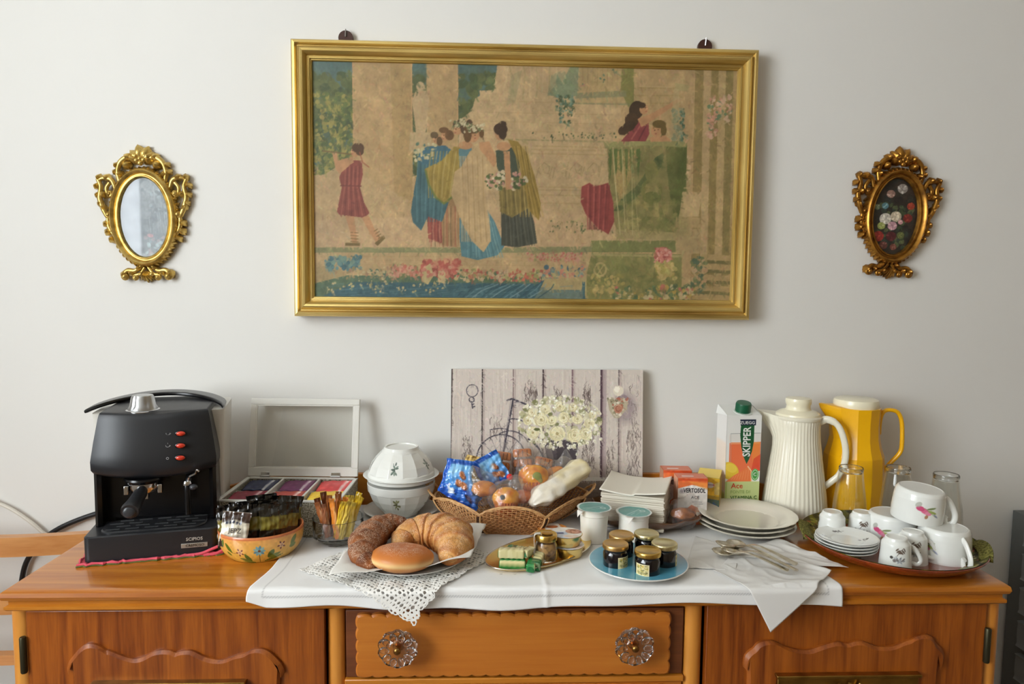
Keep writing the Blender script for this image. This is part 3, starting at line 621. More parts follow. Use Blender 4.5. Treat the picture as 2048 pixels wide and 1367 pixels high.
def scroll(g, pts, r0, r1, curl=0, cr=.008, turns=1.2):
    P2 = spline([(x, -.008, z) for x, z in pts], 5)
    if curl:
        e = P2[-1]; d = (P2[-1]-P2[-2]).normalized(); s_ = Vector((d.z, 0, -d.x))*curl; c = e+s_*cr; th0 = math.atan2((e-c).z, (e-c).x)
        sg = -1 if ((e-c).cross(d)).y > 0 else 1; sg = -sg
        sg = 1 if (-(e-c).z*d.x+(e-c).x*d.z) > 0 else -1
        for k in range(1, 15): a = th0+sg*turns*2*pi*k/14; rr = cr*(1-.75*k/14); P2.append(c+Vector((cos(a)*rr, -.003*k/14, sin(a)*rr)))
    n = len(P2); r0 *= 1.45; r1 *= 1.35; g.tube([tuple(p) for p in P2], [r0+(r1-r0)*abs(2*(i/(n-1))-.8)/1.2 for i in range(n)], 8)
    if curl: g.ball(tuple(c+Vector((0, -.005, 0))), r0*.9, 10, 6)
def oval_frame(name, label, loc, tilt, m, gl):
    t = thing(name, label, 'mirror' if gl else 'picture', loc); t.rotation_euler = (0, tilt, 0)
    A, B = .054, .0885; g = G()
    pr = [(0, .002), (0, .012), (.0025, .0155), (.005, .015), (.0065, .012), (.0085, .012), (.0115, .018), (.0155, .0205), (.019, .018), (.0215, .012), (.0215, 0)]
    n = 96; V = []; F = []
    for o, h in pr:
        for k in range(n):
            a = 2*pi*k/n; V.append(((A+o)*cos(a), -h, (B+o)*sin(a)))
    for i in range(len(pr)-1):
        for k in range(n): F.append((i*n+k, i*n+(k+1) % n, (i+1)*n+(k+1) % n, (i+1)*n+k))
    g.add(V, F); g.obj('oval_rim', m, t, ang=50)
    g = G()                                         # leaf-tip gadroons round the rim
    for k in range(52):
        a = 2*pi*k/52; c = Vector(((A+.014)*cos(a), (B+.014)*sin(a))); d = Vector((cos(a)*B, sin(a)*A)).normalized(); d = Vector((d.x*cos(.5)-d.y*sin(.5), d.x*sin(.5)+d.y*cos(.5)))
        leaf(g, (c.x, c.y), (c.x+d.x*.014, c.y+d.y*.014), .0040, -.013, lobes=1)
    tag(g.obj('leaf_border', m, t, ang=60), kind='stuff')
    for s in (-1, 1):
        g = G(); f = lambda P_: [(s*x, z) for x, z in P_]
        scroll(g, f([(.050, .080), (.0535, .100), (.047, .122), (.030, .134), (.014, .128)]), .0045, .0032, s, .0085)
        scroll(g, f([(.060, .064), (.068, .084), (.085, .088), (.097, .084)]), .0042, .0028, 0)
        scroll(g, f([(.098, .086), (.092, .068), (.096, .045), (.090, .022), (.082, .004)]), .0045, .0030, s, .006)
        scroll(g, f([(.072, .078), (.080, .066), (.078, .052)]), .003, .004, s, .006)
        scroll(g, f([(.080, .004), (.079, -.020), (.066, -.045)]), .0038, .0028, 0)
        g2 = G()
        scroll(g2, f([(.012, -.108), (.026, -.120), (.042, -.119), (.052, -.128)]), .0042, .003, s, .006)
        scroll(g2, f([(.004, -.112), (.014, -.126), (.026, -.130)]), .003, .003, s, .005)
        for p0, p1, wd in (((.040, .126), (.026, .108), .008), ((.050, .105), (.047, .088), .006), ((.020, .130), (.040, .140), .007), ((.070, .086), (.088, .094), .006), ((.090, .088), (.103, .092), .006),
                           ((.094, .060), (.082, .044), .0065), ((.095, .030), (.084, .014), .005), ((.078, -.006), (.092, -.020), .006), ((.098, .078), (.107, .064), .0045), ((.097, .058), (.105, .044), .0045), ((.092, .038), (.101, .026), .0045), ((.050, .122), (.062, .112), .005), ((.054, .108), (.064, .096), .005), ((.076, -.022), (.088, -.040), .0065), ((.070, -.040), (.080, -.056), .005),
                           ((.030, -.118), (.040, -.132), .006), ((.046, -.118), (.058, -.136), .006), ((.010, -.112), (.026, -.116), .005)):
            leaf(g2 if p0[1] < -.1 else g, (s*p0[0], p0[1]), (s*p1[0], p1[1]), wd*1.3, -.014)
        g.obj('scrollwork', m, t, ang=60); g2.obj('lower_scroll', m, t, ang=60)
    g = G()
    for a, l, wd in ((-68, .034, .009), (-40, .040, .011), (-10, .046, .012), (22, .044, .012), (50, .038, .011), (75, .032, .008)): leaf(g, (0, .124), (l*sin(R(a)), .124+l*cos(R(a))*.86), wd, -.014)
    for x, z in ((0, .130), (-.008, .126), (.008, .127), (0, .120)): g.ball((x, -.014, z), .006, 10, 7)
    g.obj('crest', m, t, ang=60)
    g = G()
    for x in (-.012, -.006, 0, .006, .012): leaf(g, (0, -.118), (x*1.25, -.147+abs(x)*.5), .004, -.013, lobes=1)
    g.ball((-.012, -.012, -.128), .005, 10, 6).ball((.012, -.012, -.128), .005, 10, 6).obj('pendant', m, t, ang=60)
    return t, A, B
t, A, B = oval_frame('oval_picture', 'small oval picture in bright ornate gilt frame, its glass reflecting a window, above coffee machine', (-.7725, -.004, 1.5625), -.02, mat('bright_gilt', (214, 184, 106), .34, .8, noise=(60, (150, 118, 54), .4, .75)), False)
left_oval = (t, A, B)
t, A, B = oval_frame('oval_picture', 'small oval flower picture in dark ornate gilt frame, on wall above yellow jug', (.9655, -.004, 1.5895), .07, mat('dark_gilt', (176, 126, 52), .3, .85, noise=(60, (104, 66, 26), .4, .75)), False)
Q = Paint(110, 178, '2a2622'); rs = Q.rs
Q.dots(150, 0, 0, 110, 178, ['1f1d1e', '30302a', '382c26', '262c2c'], 4, 12, .6)
def bloom(x, y, r, c, c2, n=14):
    Q.ell(x, y, r, r*.9, c)
    for k in range(n): a = rs.uniform(0, 6.3); q = rs.uniform(.2, .85)*r; Q.ell(x+q*cos(a), y+q*sin(a)*.9, r*.26, r*.16, (c2 if k % 2 else c), a, .8)
Q.dots(90, 15, 60, 95, 160, ['3c4a30', '4d5a3a', '2f3c34', '5c6440'], 2, 7, .8)
for a in ((66, 24, 12, '8a8078', 'c9c2b8'), (40, 38, 10, '8c6c60', 'c4a898'), (34, 95, 14, 'b9b2a4', 'e2ddd0'), (58, 88, 13, 'b7a890', 'ddd2bc'), (52, 110, 11, 'b48890', 'd6b4b4'), (90, 62, 9, '8a3426', 'b04a34'), (86, 90, 11, '6a2422', '8c342c'),
          (22, 136, 13, '8a2c28', 'b4483a'), (52, 134, 12, '4c2024', '6c3034'), (30, 66, 8, '4c7078', '88a8a8'), (12, 70, 7, '6e7c60', 'a0a890'), (26, 112, 9, '8c9450', 'b8bc80'), (74, 130, 9, '5a6038', '7c8048'), (70, 100, 6, 'c08a8c', 'e0b8b4'), (36, 156, 10, '5c3430', '8c5c50'), (60, 158, 8, '6c3c34', '9a6c58')):
    bloom(*a)
Q.cloud(.08, 3)
printed('flower_print', Q, lambda u, v: ((A+.002)*(2*u-1), -.005+0*u, (B+.002)*(1-2*v)), PRINTG, t, mask=lambda u, v: (2*u-1)**2+(2*v-1)**2 < 1.0)

tl, A, B = left_oval
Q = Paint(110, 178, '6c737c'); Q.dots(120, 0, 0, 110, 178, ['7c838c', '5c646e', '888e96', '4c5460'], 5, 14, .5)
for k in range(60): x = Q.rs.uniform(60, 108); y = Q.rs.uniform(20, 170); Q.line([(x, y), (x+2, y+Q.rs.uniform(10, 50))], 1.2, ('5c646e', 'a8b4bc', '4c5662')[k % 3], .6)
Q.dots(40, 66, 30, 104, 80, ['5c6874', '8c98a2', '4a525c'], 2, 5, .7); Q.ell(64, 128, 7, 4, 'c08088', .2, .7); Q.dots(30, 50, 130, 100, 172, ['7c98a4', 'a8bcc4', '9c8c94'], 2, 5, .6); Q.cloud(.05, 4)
printed('picture_print', Q, lambda u, v: ((A+.002)*(2*u-1), -.0045+0*u, (B+.002)*(1-2*v)), mat('matt_print', rough=.9, vc=True, spec=.05), tl, mask=lambda u, v: (2*u-1)**2+(2*v-1)**2 < 1.0)
g = G(); g.add([((A+.001)*cos(2*pi*k/48), -.0085, (B+.001)*sin(2*pi*k/48)) for k in range(48)], [tuple(range(48))[::-1]]); g.obj('cover_glass', pane('cover_glass', lo=.042), tl, False)

# ------------------------------------------------------------------ chair and cables at the left, radiator at the right
ch = thing('slatted_chair', 'light wooden chair with curved back rails, against wall left of sideboard', 'chair', (-1.05, -.33, 0))
CW = wood('beech', (186, 122, 64), (206, 146, 86), 'X', .8, .4, .3)
for z, h, off in ((.854, .042, -.012), (.725, .036, -.008), (.606, .022, -.004)):
    g = G(); g.grid(lambda u, v: (-.215+.43*u, .205-.03*sin(pi*u)+(.011 if v in (.5, .75) else -.011), z+(h/2 if v in (.25, .5) else -h/2)), 18, 5); g.v = g.v; g.obj('back_rail', CW, ch, bevel=0, ang=35)
for s in (-1, 1):
    G().tube([(s*.2, .19, 0), (s*.2, .19, .45), (s*.2, .212, .828)], [.018, .019, .015], 12).obj('rear_leg', CW, ch)
    G().tube([(s*.19, -.2, 0), (s*.19, -.2, .44)], [.015, .019], 12).obj('front_leg', CW, ch)
    G().tube([(s*.19, -.2, .2), (s*.2, .19, .2)], .01, 8).obj('stretcher', CW, ch)
G().box(-.22, .22, -.225, .2, .44, .47).obj('seat', CW, ch, bevel=.01, seg=3)
c1 = G().tube([tuple(p) for p in spline([(-1.30, -.012, .935), (-1.18, -.012, .92), (-1.122, -.012, .901), (-1.078, -.012, .876), (-1.03, -.012, .835), (-.985, -.012, .78), (-.97, -.012, .60), (-.96, -.01, .35)], 8)], .0042, 8)
tag(c1.obj('white_cord', mat('cord_white', (214, 208, 196), .5)), 'thin cream coloured cord curving down the wall behind the chair', 'cord')
c2 = G().tube([tuple(p) for p in spline([(-.70, -.012, .915), (-.84, -.012, .886), (-.90, -.012, .878), (-.99, -.012, .842), (-1.04, -.012, .80), (-1.075, -.012, .74), (-1.085, -.012, .62), (-1.08, -.012, .30)], 8)], .0058, 10)
tag(c2.obj('black_cord', mat('cord_black', (22, 22, 24), .45)), 'black power cord running from behind the coffee machine down the wall', 'cord')
rd = thing('radiator', 'grey ribbed radiator with white valve knob at the far right edge', 'radiator', (1.365, -.06, 0))
RM = mat('grey_enamel', (126, 130, 130), .45)
for k in range(10):
    z = .845-.0825*k; g = G(); g.prism([(p.x, p.y) for p in spline([(-.075, z-.026, 0), (-.075, z+.022, 0), (-.066, z+.030, 0), (.07, z+.030, 0), (.07, z-.034, 0), (-.066, z-.034, 0)], 3, True)], .005, .05, TF); g.obj('rib', RM, rd, ang=60, bevel=.006, seg=2)
G().box(-.062, .06, -.015, .05, .05, .88).obj('column', mat('dark_grey_enamel', (98, 100, 98), .5), rd, False)
G().lathe([(.001, 0), (.012, 0), (.015, .006), (.015, .02), (.011, .026), (.001, .027)], 20, T(-.062, -.02, .905)).obj('valve_knob', mat('knob_plastic', (225, 225, 220), .4), rd)
# ------------------------------------------------------------------ runner
ZR = ZT+.0012
LINEN = mat('white_linen', (232, 230, 226), .85, bump=(900, .25, .0006), vc=True, sheen=.1)
def smooth(a, b, t): t = min(max((t-a)/(b-a), 0), 1); return t*t*(3-2*t)
def runner(u, v):
    # v 0 back .. 1 hem; the last part hangs over the rounded front edge
    S = v*.49                                       # length from back edge
    x = -.383+.998*u + (-.016*(1-u)**6+.014*u**6)*smooth(.36, .48, S)
    yb = -.030; y = yb-S; z = ZR
    wr = .0016*sin(x*23+S*9)*sin(x*11-S*16)+.0010*sin(x*61+S*33)
    fd = .0022*math.exp(-((x-(.108+.03*(S-.4)))/.0045)**2)*smooth(.33, .45, S)
    wr = max(0, wr+.0006)+fd
    Lf = .447
    if S > Lf:
        q = S-Lf; a = min(q/.010, 1)*pi/2; r = .0064
        y = yb-Lf-r*sin(a)-.0006; z = ZR-r*(1-cos(a))
        ex = max(0, q-.010)*(.80+.12*cos(x*9)+.06*sin(x*31)); z -= ex; y -= .002*sin(x*37+1)*ex/.03+.0012+.05*ex
        y -= fd*.7
        if u < .03: z += (1-u/.03)*ex*.45; y -= .003*(1-u/.03)
        return (x, y, z)
    return (x, y, z+wr*.7)
g = G(); nu, nv = 420, 190; g.grid(runner, nu, nv)
C = np.ones((nu*nv, 3))*np.array(lin((232, 231, 229)))
for j in range(nv):
    S = j/(nv-1)*.49
    for i in range(nu):
        x = i/(nu-1)*.998
        e = min(x, .998-x); f = min(e, .49-S)
        if .0225 < f < .0262 and (S > .2 or e < .03): C[j*nu+i] *= .62 if (i+j) % 2 else .88
        if (x-.415)**2+(S-.397)**2 < .0000085 or (x-.441)**2+(S-.397)**2 < .0000085 or (x-.467)**2+(S-.400)**2 < .0000085: C[j*nu+i] *= .72
g.v = [g.v[i] for i in range(len(g.v))]
g.f = [f[::-1] for f in g.f]
ru = g.obj('table_runner', LINEN, None, ang=80, col=C, solid=.0008, off=0)
tag(ru, 'long white linen table runner with hemstitched edge, hanging slightly over sideboard front', 'runner')

# ------------------------------------------------------------------ coffee machine
a0 = R(14)
mt = G(); n = 120; rim = []
for k in range(n):
    t = k/n*4; s_ = int(t); q = t-s_
    c = [(-.122, -.142), (.122, -.142), (.122, .13), (-.122, .13)]; A_, B_ = c[s_], c[(s_+1) % 4]
    rim.append((A_[0]+(B_[0]-A_[0])*q+.002*sin(k*1.7), A_[1]+(B_[1]-A_[1])*q+.002*sin(k*2.3)))
mt.prism(rim, 0, .004); tm = thing('crochet_mat', 'red crocheted mat with pink and green edge under the coffee machine', 'mat', (-.651, -.2165, ZT), a0)
mt.obj('mat_body', mat('red_yarn', (150, 44, 52), .9, noise=(160, (196, 70, 84), .4, .6), bump=(300, .8, .002)), tm)
for q, (c_, r_) in enumerate((((214, 84, 100), .0026), ((92, 104, 52), .0014))):
    G().tube([(x*(1.0+.012*q), y*(1.0+.012*q)+.001*sin(k*3), .004-.0026*q+.0008*sin(k*2.1)) for k, (x, y) in enumerate(rim)], [r_*(1+.35*sin(k*2.9)) for k in range(n)], 6, closed=True).obj('yarn_edge', mat('yarn%d' % q, c_, .9, bump=(400, .6, .001)), tm)
G().tube([tuple(p) for p in spline([(.060, -.141, .004), (.085, -.143, .006), (.105, -.143, .013), (.120, -.141, .017), (.124, -.139, .010), (.112, -.144, .004), (.09, -.144, .003)], 6)], .0028, 7).obj('yarn_loop', _m['yarn0'], tm)
cm = thing('coffee_machine', 'black espresso machine with silver knob and three red switches, at left end of sideboard', 'coffee machine', (-.651, -.2165, ZT+.005), a0)
cm.scale = (.965, 1, .945)
BLK = mat('black_satin_plastic', (34, 35, 38), .38, bump=(700, .06, .0004)); BLK2 = mat('black_gloss_plastic', (14, 14, 16), .25)
CHR = mat('chrome', (215, 215, 215), .15, 1)
def rrect(hx, y0, y1, r, n=7):
    P_ = []
    for cx, cy, a in ((hx-r, y0+r, -pi/2), (hx-r, y1-r, 0), (-hx+r, y1-r, pi/2), (-hx+r, y0+r, pi)):
        P_ += [(cx+r*cos(a+pi/2*k/n), cy+r*sin(a+pi/2*k/n)) for k in range(n+1)]
    return P_
G().prism(rrect(.118, -.137, .13, .012), 0, .050, inset=.0025).obj('base', BLK, cm, ang=30)
G().prism(rrect(.107, -.050, .115, .008), .040, .175).obj('column', BLK2, cm, ang=30)
for s in (-1, 1): G().prism([(s*.111, -.078), (s*.105, -.084), (s*.098, -.078), (s*.098, .03), (s*.111, .03)][::s], .04, .172).obj('side_cheek', BLK2, cm)
# hood: stacked cross sections with a bowed front
lv = [(.149, .106, -.092, .018), (.151, .110, -.104, .020), (.158, .1130, -.111, .022), (.175, .1135, -.114, .024), (.200, .1115, -.112, .024), (.225, .108, -.107, .022), (.250, .104, -.101, .020), (.268, .101, -.097, .018), (.277, .099, -.095, .018), (.2805, .0975, -.092, .017), (.2815, .094, -.087, .016)]
V = []; nn = 41
for li, (z, hw_, fy, bl) in enumerate(lv):
    for k in range(nn):
        t = k/(nn-1)*2-1; zz = z+(.010*abs(t)**2.5 if z < .18 else 0)-(.0045*math.exp(-((t+.05)/.45)**2)+.0 if z > .26 else 0)*min(1, (z-.26)/.015)
        V.append((hw_*(t if abs(t) < .9 else t), fy+bl*abs(t)**2.6, zz))
    V += [(hw_*.985, .10, z), (-hw_*.985, .10, z)]
m_ = nn+2; F = [(i*m_+k, i*m_+(k+1) % m_, (i+1)*m_+(k+1) % m_, (i+1)*m_+k) for i in range(len(lv)-1) for k in range(m_)]
F += [tuple(range(m_))[::-1], tuple((len(lv)-1)*m_+k for k in range(m_))]
G().add(V, F).obj('hood', BLK, cm, ang=45)
V = []; F = []                                     # water tank and its lid behind
g = G(); P1_ = rrect(.116, -.010, .122, .012); P2_ = rrect(.124, -.036, .122, .012); m_ = len(P1_)
g.add([(x, y, .045) for x, y in P1_]+[(x, y, .272) for x, y in P2_], [(k, (k+1) % m_, m_+(k+1) % m_, m_+k) for k in range(m_)]+[tuple(range(m_))[::-1], tuple(m_+k for k in range(m_))])
g.obj('water_tank', mat('frosted_tank', (206, 203, 194), .3), cm, ang=40)
g = G(); g.grid(lambda u, v: (-.134+.258*u, -.046+.118*sin(pi*u)**.6+.060*v*(1-.25*sin(pi*u)), .286+.010*sin(pi*u)-.004*abs(2*u-1)**6), 40, 6); g.obj('tank_lid', BLK2, cm, solid=.008, off=-1, bevel=.002)
# silver knob
g = G(); g.lathe([(.033, 0), (.033, .004), (.030, .006), (.0001, .006)], 40, T(-.026, -.052, .276)); g.obj('knob_base', CHR, cm)
g = G(); g.lathe([(.0275, .004), (.0275, .008), (.024, .014), (.021, .030), (.019, .0345), (.0001, .0355)], 64, T(-.026, -.052, .276), rf=lambda a, i: 1-.10*max(0, cos(a*6))**4 if i in (2, 3) else 1)
g.obj('steam_knob', mat('brushed_aluminium', (190, 192, 194), .28, 1), cm, ang=50)
# red switches with small icons
RED = mat('red_lamp_switch', (214, 40, 22), .25, coat=.6, trans=.2, noise=(200, (240, 80, 40), .4, .7))
for k, z in enumerate((.238, .2145, .191)):
    y = -.1015-(.238-z)*.24
    sw = G().ball((.050, y-.001, z), (.0105, .004, .0062), 20, 10).obj('switch_bezel', BLK2, cm)
    G().ball((.0515, y-.0035, z), (.0085, .004, .0048), 20, 10).obj('switch', RED, sw)
    ic = G(); ym = y-.0018
    if k < 2: ic.tube([(.0245, ym, z+.002), (.025, ym, z-.001), (.028, ym, z-.0018), (.031, ym, z-.001), (.0315, ym, z+.002)], .0004, 5).tube([(.0315, ym, z+.0015), (.0335, ym, z+.001), (.0315, ym, z-.0005)], .0003, 5)
    if k == 1: ic.tube([(.028, ym, z+.004), (.0285, ym, z+.0055), (.0278, ym, z+.007)], .0003, 5)
    if k == 2: ic.tube([(.028+.0022*cos(a*.5), ym, z+.0022*sin(a*.5)) for a in range(13)], .0004, 5)
    ic.obj('switch_icon', mat('icon_white', (190, 190, 190), .5), cm)
# brew head, filter holder, steam pipe
g = G(); g.lathe([(.036, .150), (.037, .146), (.034, .140), (.0001, .138)], 40, T(-.020, -.082, 0)); g.obj('brew_head', BLK2, cm)
g = G(); g.lathe([(.0285, .140), (.029, .130), (.026, .121), (.012, .115), (.0001, .115)], 40, T(-.020, -.082, 0)); g.box(-.006, .006, -.008, .008, .104, .118, T(-.020, -.082, 0)); g.obj('filter_holder', CHR, cm)
for s in (-1, 1): G().box(-.004, .004, -.010, .004, .118, .136, T(-.020+s*.030, -.092, 0)).obj('lug', CHR, cm, bevel=.001)
h = G().tube([(-.020, -.105, .128), (-.021, -.120, .124), (-.024, -.150, .116), (-.026, -.173, .110), (-.0265, -.179, .108)], [.010, .0125, .0135, .0165, .0155], 20).obj('filter_handle', BLK, cm, ang=60)
G().ball((-.0268, -.180, .1077), (.0115, .004, .0115), 20, 10).obj('handle_cap', mat('grey_black', (52, 53, 56), .3), h)
st = G().tube([tuple(p) for p in spline([(.062, -.085, .150), (.062, -.098, .140), (.060, -.102, .128), (.0605, -.104, .105), (.061, -.106, .072)], 5)], .0062, 12).obj('steam_pipe', BLK2, cm)
G().lathe([(.0085, 0), (.009, .003), (.007, .008), (.0001, .008)], 16, T(.060, -.102, .132)).obj('pipe_collar', CHR, st)
G().tube([tuple(p) for p in spline([(.062, -.104, .138), (.066, -.108, .150), (.076, -.110, .155), (.080, -.112, .163), (.084, -.112, .160)], 5)], .0022, 8).obj('pipe_lever', CHR, st)
G().ball((.073, -.110, .128), (.008, .007, .006), 14, 10).obj('pipe_knob', _m['grey_black'], st)
# drip tray with slotted grille
dt = G().prism(rrect(.094, -.128, -.056, .025), .049, .054, inset=.002).obj('drip_tray', BLK, cm)
for r_ in range(4):
    for c_ in range(5):
        if r_ == 2 and c_ in (2,): continue
        x = -.068+c_*.034+(.011 if r_ % 2 else -.004); G().box(x-.012, x+.012, -.116+r_*.016, -.1137+r_*.016, .0535, .0552).obj('grille_slot', mat('slot_grey', (84, 86, 88), .3, .4), dt)
for x in (-.022, .010): G().lathe([(.0075, .0540), (.0075, .0546), (.0001, .0546)], 20, T(x, -.0925, 0)).obj('drain_hole', mat('pit_black', (3, 3, 3), .8), dt)
lb = G().box(.052, .100, -.1385, -.1368, .013, .022).obj('badge', mat('badge_silver', (170, 168, 160), .35, .6), cm, bevel=.0005)
text('CREMOSO', .0072, mat('badge_ink', (40, 36, 34), .5), cm, T(.077, -.1388, .0175, rx=pi/2))
text('SCIPIOS', .0088, mat('badge_pale', (205, 200, 190), .4), cm, T(.076, -.1374, .0300, rx=pi/2))

# ------------------------------------------------------------------ pouches (pillow packets)
def pouch_mesh(w, h, th, col, seal=.10, wr=1.0, seed=1, nu=30, nv=36, taper=0):
    r_ = random.Random(seed); ph = [r_.uniform(0, 6) for _ in range(6)]; g = G()
    def pt(u, v, s):
        e = (min(u, 1-u)*2); f = min(v, 1-v); body = max(0, min(1, (f-seal)/(.5-seal))); t = th*(max(e, 0)**.45)*(body**.5)
        x = (u-.5)*w*(1-.06*(body**.5)*1)*(1-taper*v); z = (v-.5)*h
        n = wr*(.0011*sin(u*19+v*7+ph[0])+.0009*sin(v*27-u*11+ph[1])+.0008*sin(u*41+ph[2]+v*3))
        d = s*t*.5+n*(1 if e > 0 else 1)
        if f < seal: d += .0002*sin(u*60)*wr
        return (x+.001*sin(v*13+ph[3])*wr, d, z)
    for s in (-1, 1):
        b = len(g.v); g.v += [pt(i/(nu-1), j/(nv-1), s) for j in range(nv) for i in range(nu)]
        F = [(b+j*nu+i, b+j*nu+i+1, b+(j+1)*nu+i+1, b+(j+1)*nu+i) for j in range(nv-1) for i in range(nu-1)]
        g.f += F if s < 0 else [f[::-1] for f in F]
    C = np.array([np.broadcast_to(col(i/(nu-1), 1-j/(nv-1)), 3) for s in (0, 1) for j in range(nv) for i in range(nu)])
    return g, C
FOIL = mat('pouch_film', rough=.22, vc=True, coat=.5, spec=.6)
def pouch(name, label, cat, w, h, th, paint, loc, tilt=(0, 0), rz=0, group=None, **k):
    pc = (lambda u, v: paint.sample(u, v)) if isinstance(paint, Paint) else (lambda u, v: np.array(lin(paint)))
    g, C = pouch_mesh(w, h, th, pc, **k); o = g.obj(name, FOIL, None, ang=70, col=C); o.location = loc
    o.rotation_euler = (tilt[0], tilt[1], rz); return tag(o, label, cat, group)

# ------------------------------------------------------------------ yellow painted bowl with coffee pods
yb = thing('painted_bowl', 'oval yellow ceramic bowl painted with a blue daisy and green leaves, holding coffee sachets', 'bowl', (-.427, -.312, ZT), R(16))
ax, ay = .0785, .073
def ov(r, z, a): return (ax*r*cos(a), ay*r*sin(a), z)
YG = mat('glazed_yellow', rough=.22, vc=True, coat=.5)
Q = Paint(700, 76, 'dba24a')
for j in range(76):
    t = j/75; Q.a[j, :] = np.array((222, 158, 84))*(1-t)**1.5+np.array((222, 176, 74))*(1-(1-t)**1.5)
Q.a[:4, :] = (206, 120, 72)
# sketch: u .. angle round the bowl, the front (-y) at the middle
def lf(x0, y0, x1, y1, wd, c='5f7026'):
    n = 9
    for k in range(n): t = k/(n-1); Q.ell(x0+(x1-x0)*t, y0+(y1-y0)*t, wd*(.35+sin(pi*(t*.85+.1))), wd*(.3+.8*sin(pi*(t*.85+.1))), c, .5)
def daisy(x, y):
    for k in range(9): a = 2*pi*k/9; Q.ell(x+9.5*cos(a), y+9.5*sin(a), 6.2, 3.4, ('6fa0a8', '5a8898', '86b0ac')[k % 3], a)
    Q.ell(x, y, 3.6, 3.6, '6a4026')
def bud(x, y):
    Q.ell(x, y, 6.5, 7, 'e0b888')
    for k in range(5): a = 2*pi*k/5+.5; Q.ell(x+8.5*cos(a), y+9*sin(a), 3.6, 2.2, '6e2f24', a)
    Q.line([(x-3, y), (x, y-3), (x+3, y), (x, y+3), (x-2, y+1)], 1.4, '8c4030')
for o in (-350, 0, 350):
    c = 350+o
    daisy(c-4, 34); Q.line([(c-4, 45), (c-3, 74)], 1.6, '4a3c18'); bud(c-56, 38); bud(c+54, 26)
    lf(c-30, 68, c-42, 44, 5.5, '4f6420'); lf(c-34, 66, c-60, 58, 4, '5f7026'); lf(c-20, 73, c-58, 68, 3.6, '6a7a2c'); lf(c+14, 70, c+62, 56, 4.5, '5f7026'); lf(c+22, 56, c+32, 36, 6, '4f6420'); lf(c+24, 58, c+52, 48, 4.5, '6a7a2c')
    lf(c-100, 18, c-82, 40, 5, '4f6420'); lf(c-98, 42, c-88, 50, 4, '5f7026'); Q.line([(c-82, 42), (c-70, 42)], 1.2, '6a4a20'); lf(c+86, 30, c+100, 10, 6, '5f7026'); lf(c+84, 38, c+100, 34, 6, '6a7a2c'); lf(c-120, 30, c-112, 10, 5, '5f7026')
Q.cloud(.03, 6)
printed('bowl_wall', Q, lambda u, v: (ax*(1.0-.26*v**3)*np.cos(2*pi*u+pi/2), ay*(1.0-.26*v**3)*np.sin(2*pi*u+pi/2), .0505-.0500*v), YG, yb)
g = G(); n = 72; V = []; F = []
rr_ = [(1.0, .0500), (1.0, .0515), (.985, .0535), (.955, .0525), (.945, .049), (.93, .02), (.72, .008), (.001, .008)]
for r_, z in rr_: V += [ov(r_, z, 2*pi*k/n) for k in range(n)]
F = [(i*n+k, i*n+(k+1) % n, (i+1)*n+(k+1) % n, (i+1)*n+k) for i in range(len(rr_)-1) for k in range(n)]
g.add(V, F); V = [ov(.74, 0, 2*pi*k/n) for k in range(n)]; g.add(V, [tuple(range(n))[::-1]]); g.obj('bowl_rim', mat('terracotta_rim', (206, 122, 74), .3, coat=.4), yb)
def pod_paint(white=False):
    q = Paint(50, 60, '17150f' if not white else 'ddd6c2')
    if not white:
        q.poly([(0, 18), (50, 16), (50, 34), (0, 36)], '756a24'); q.dots(30, 4, 19, 46, 33, ['857a34', '5c521c'], 2, 4, .5); q.poly([(0, 0), (50, 0), (50, 8), (0, 8)], '100e0c')
    else:
        q.poly([(0, 0), (50, 0), (50, 18), (38, 17), (25, 13), (12, 16), (0, 20)], '3c2a22'); q.poly([(0, 46), (50, 42), (50, 60), (0, 60)], '3a2a24')
        for k in range(5): q.ell(10+k*6, 17-abs(k-2)*-1, 2.4, 3, '2a3048', .6)
        q.ell(30, 58, 10, 5, 'c9b9b0'); q.ell(16, 55, 6, 5, 'b8b0ac')
    q.cloud(.10, 7); return q
pp_, pw_ = pod_paint(), pod_paint(True)
PODS = [(-.034, .030, -6, 5), (-.048, .010, 14, 12), (-.026, .012, 0, 18), (-.018, -.010, -6, 24), (-.004, .012, -10, 22), (.004, -.014, -12, 28), (.018, .006, -16, 26), (.024, -.020, -18, 32), (.030, .020, -22, 30), (.044, -.008, -26, 36), (.052, .016, -30, 40), (.002, .036, 8, 2), (-.05, -.012, 4, 20)]
for k, (dx, dy, ry, rx) in enumerate(PODS):
    c, s = cos(R(16)), sin(R(16)); x, y = -.427+dx*c-dy*s, -.312+dx*s+dy*c; hi = .002*(k % 3)+.0005*k
    lab = ['black and olive foil coffee sachet at back left of yellow bowl', 'black foil coffee sachet leaning at left inside yellow bowl', 'black foil coffee sachet just behind the white one', 'black foil sachet with olive band, front middle of bowl', 'black foil coffee sachet standing centre of yellow bowl',
           'black sachet in the front row, fourth from left', 'black foil coffee sachet right of centre in yellow bowl', 'black foil sachet in front right part of yellow bowl', 'tall black foil sachet towards the right rear of bowl', 'olive banded sachet leaning at right front of bowl', 'rightmost black coffee sachet, leaning on the bowl rim', 'rearmost black coffee sachet, crumpled, in yellow bowl', 'lowest black coffee sachet behind the white printed one'][k]
    pouch('coffee_sachet', lab, 'sachet', .058, .078, .014, pp_, (x, y, ZT+.052+hi+.002*(dy > .0)), (R(-rx*.35), R(-ry*.5)), R(18-ry), 'coffee sachets in the yellow bowl', seed=k, seal=.11, wr=.75)
wp = thing('coffee_sachet', 'white and brown printed coffee sachet at front left in yellow bowl', 'sachet', (-.462, -.356, ZT+.060), R(4), tilt=(R(-14), R(6)))
wp['group'] = 'coffee sachets in the yellow bowl'
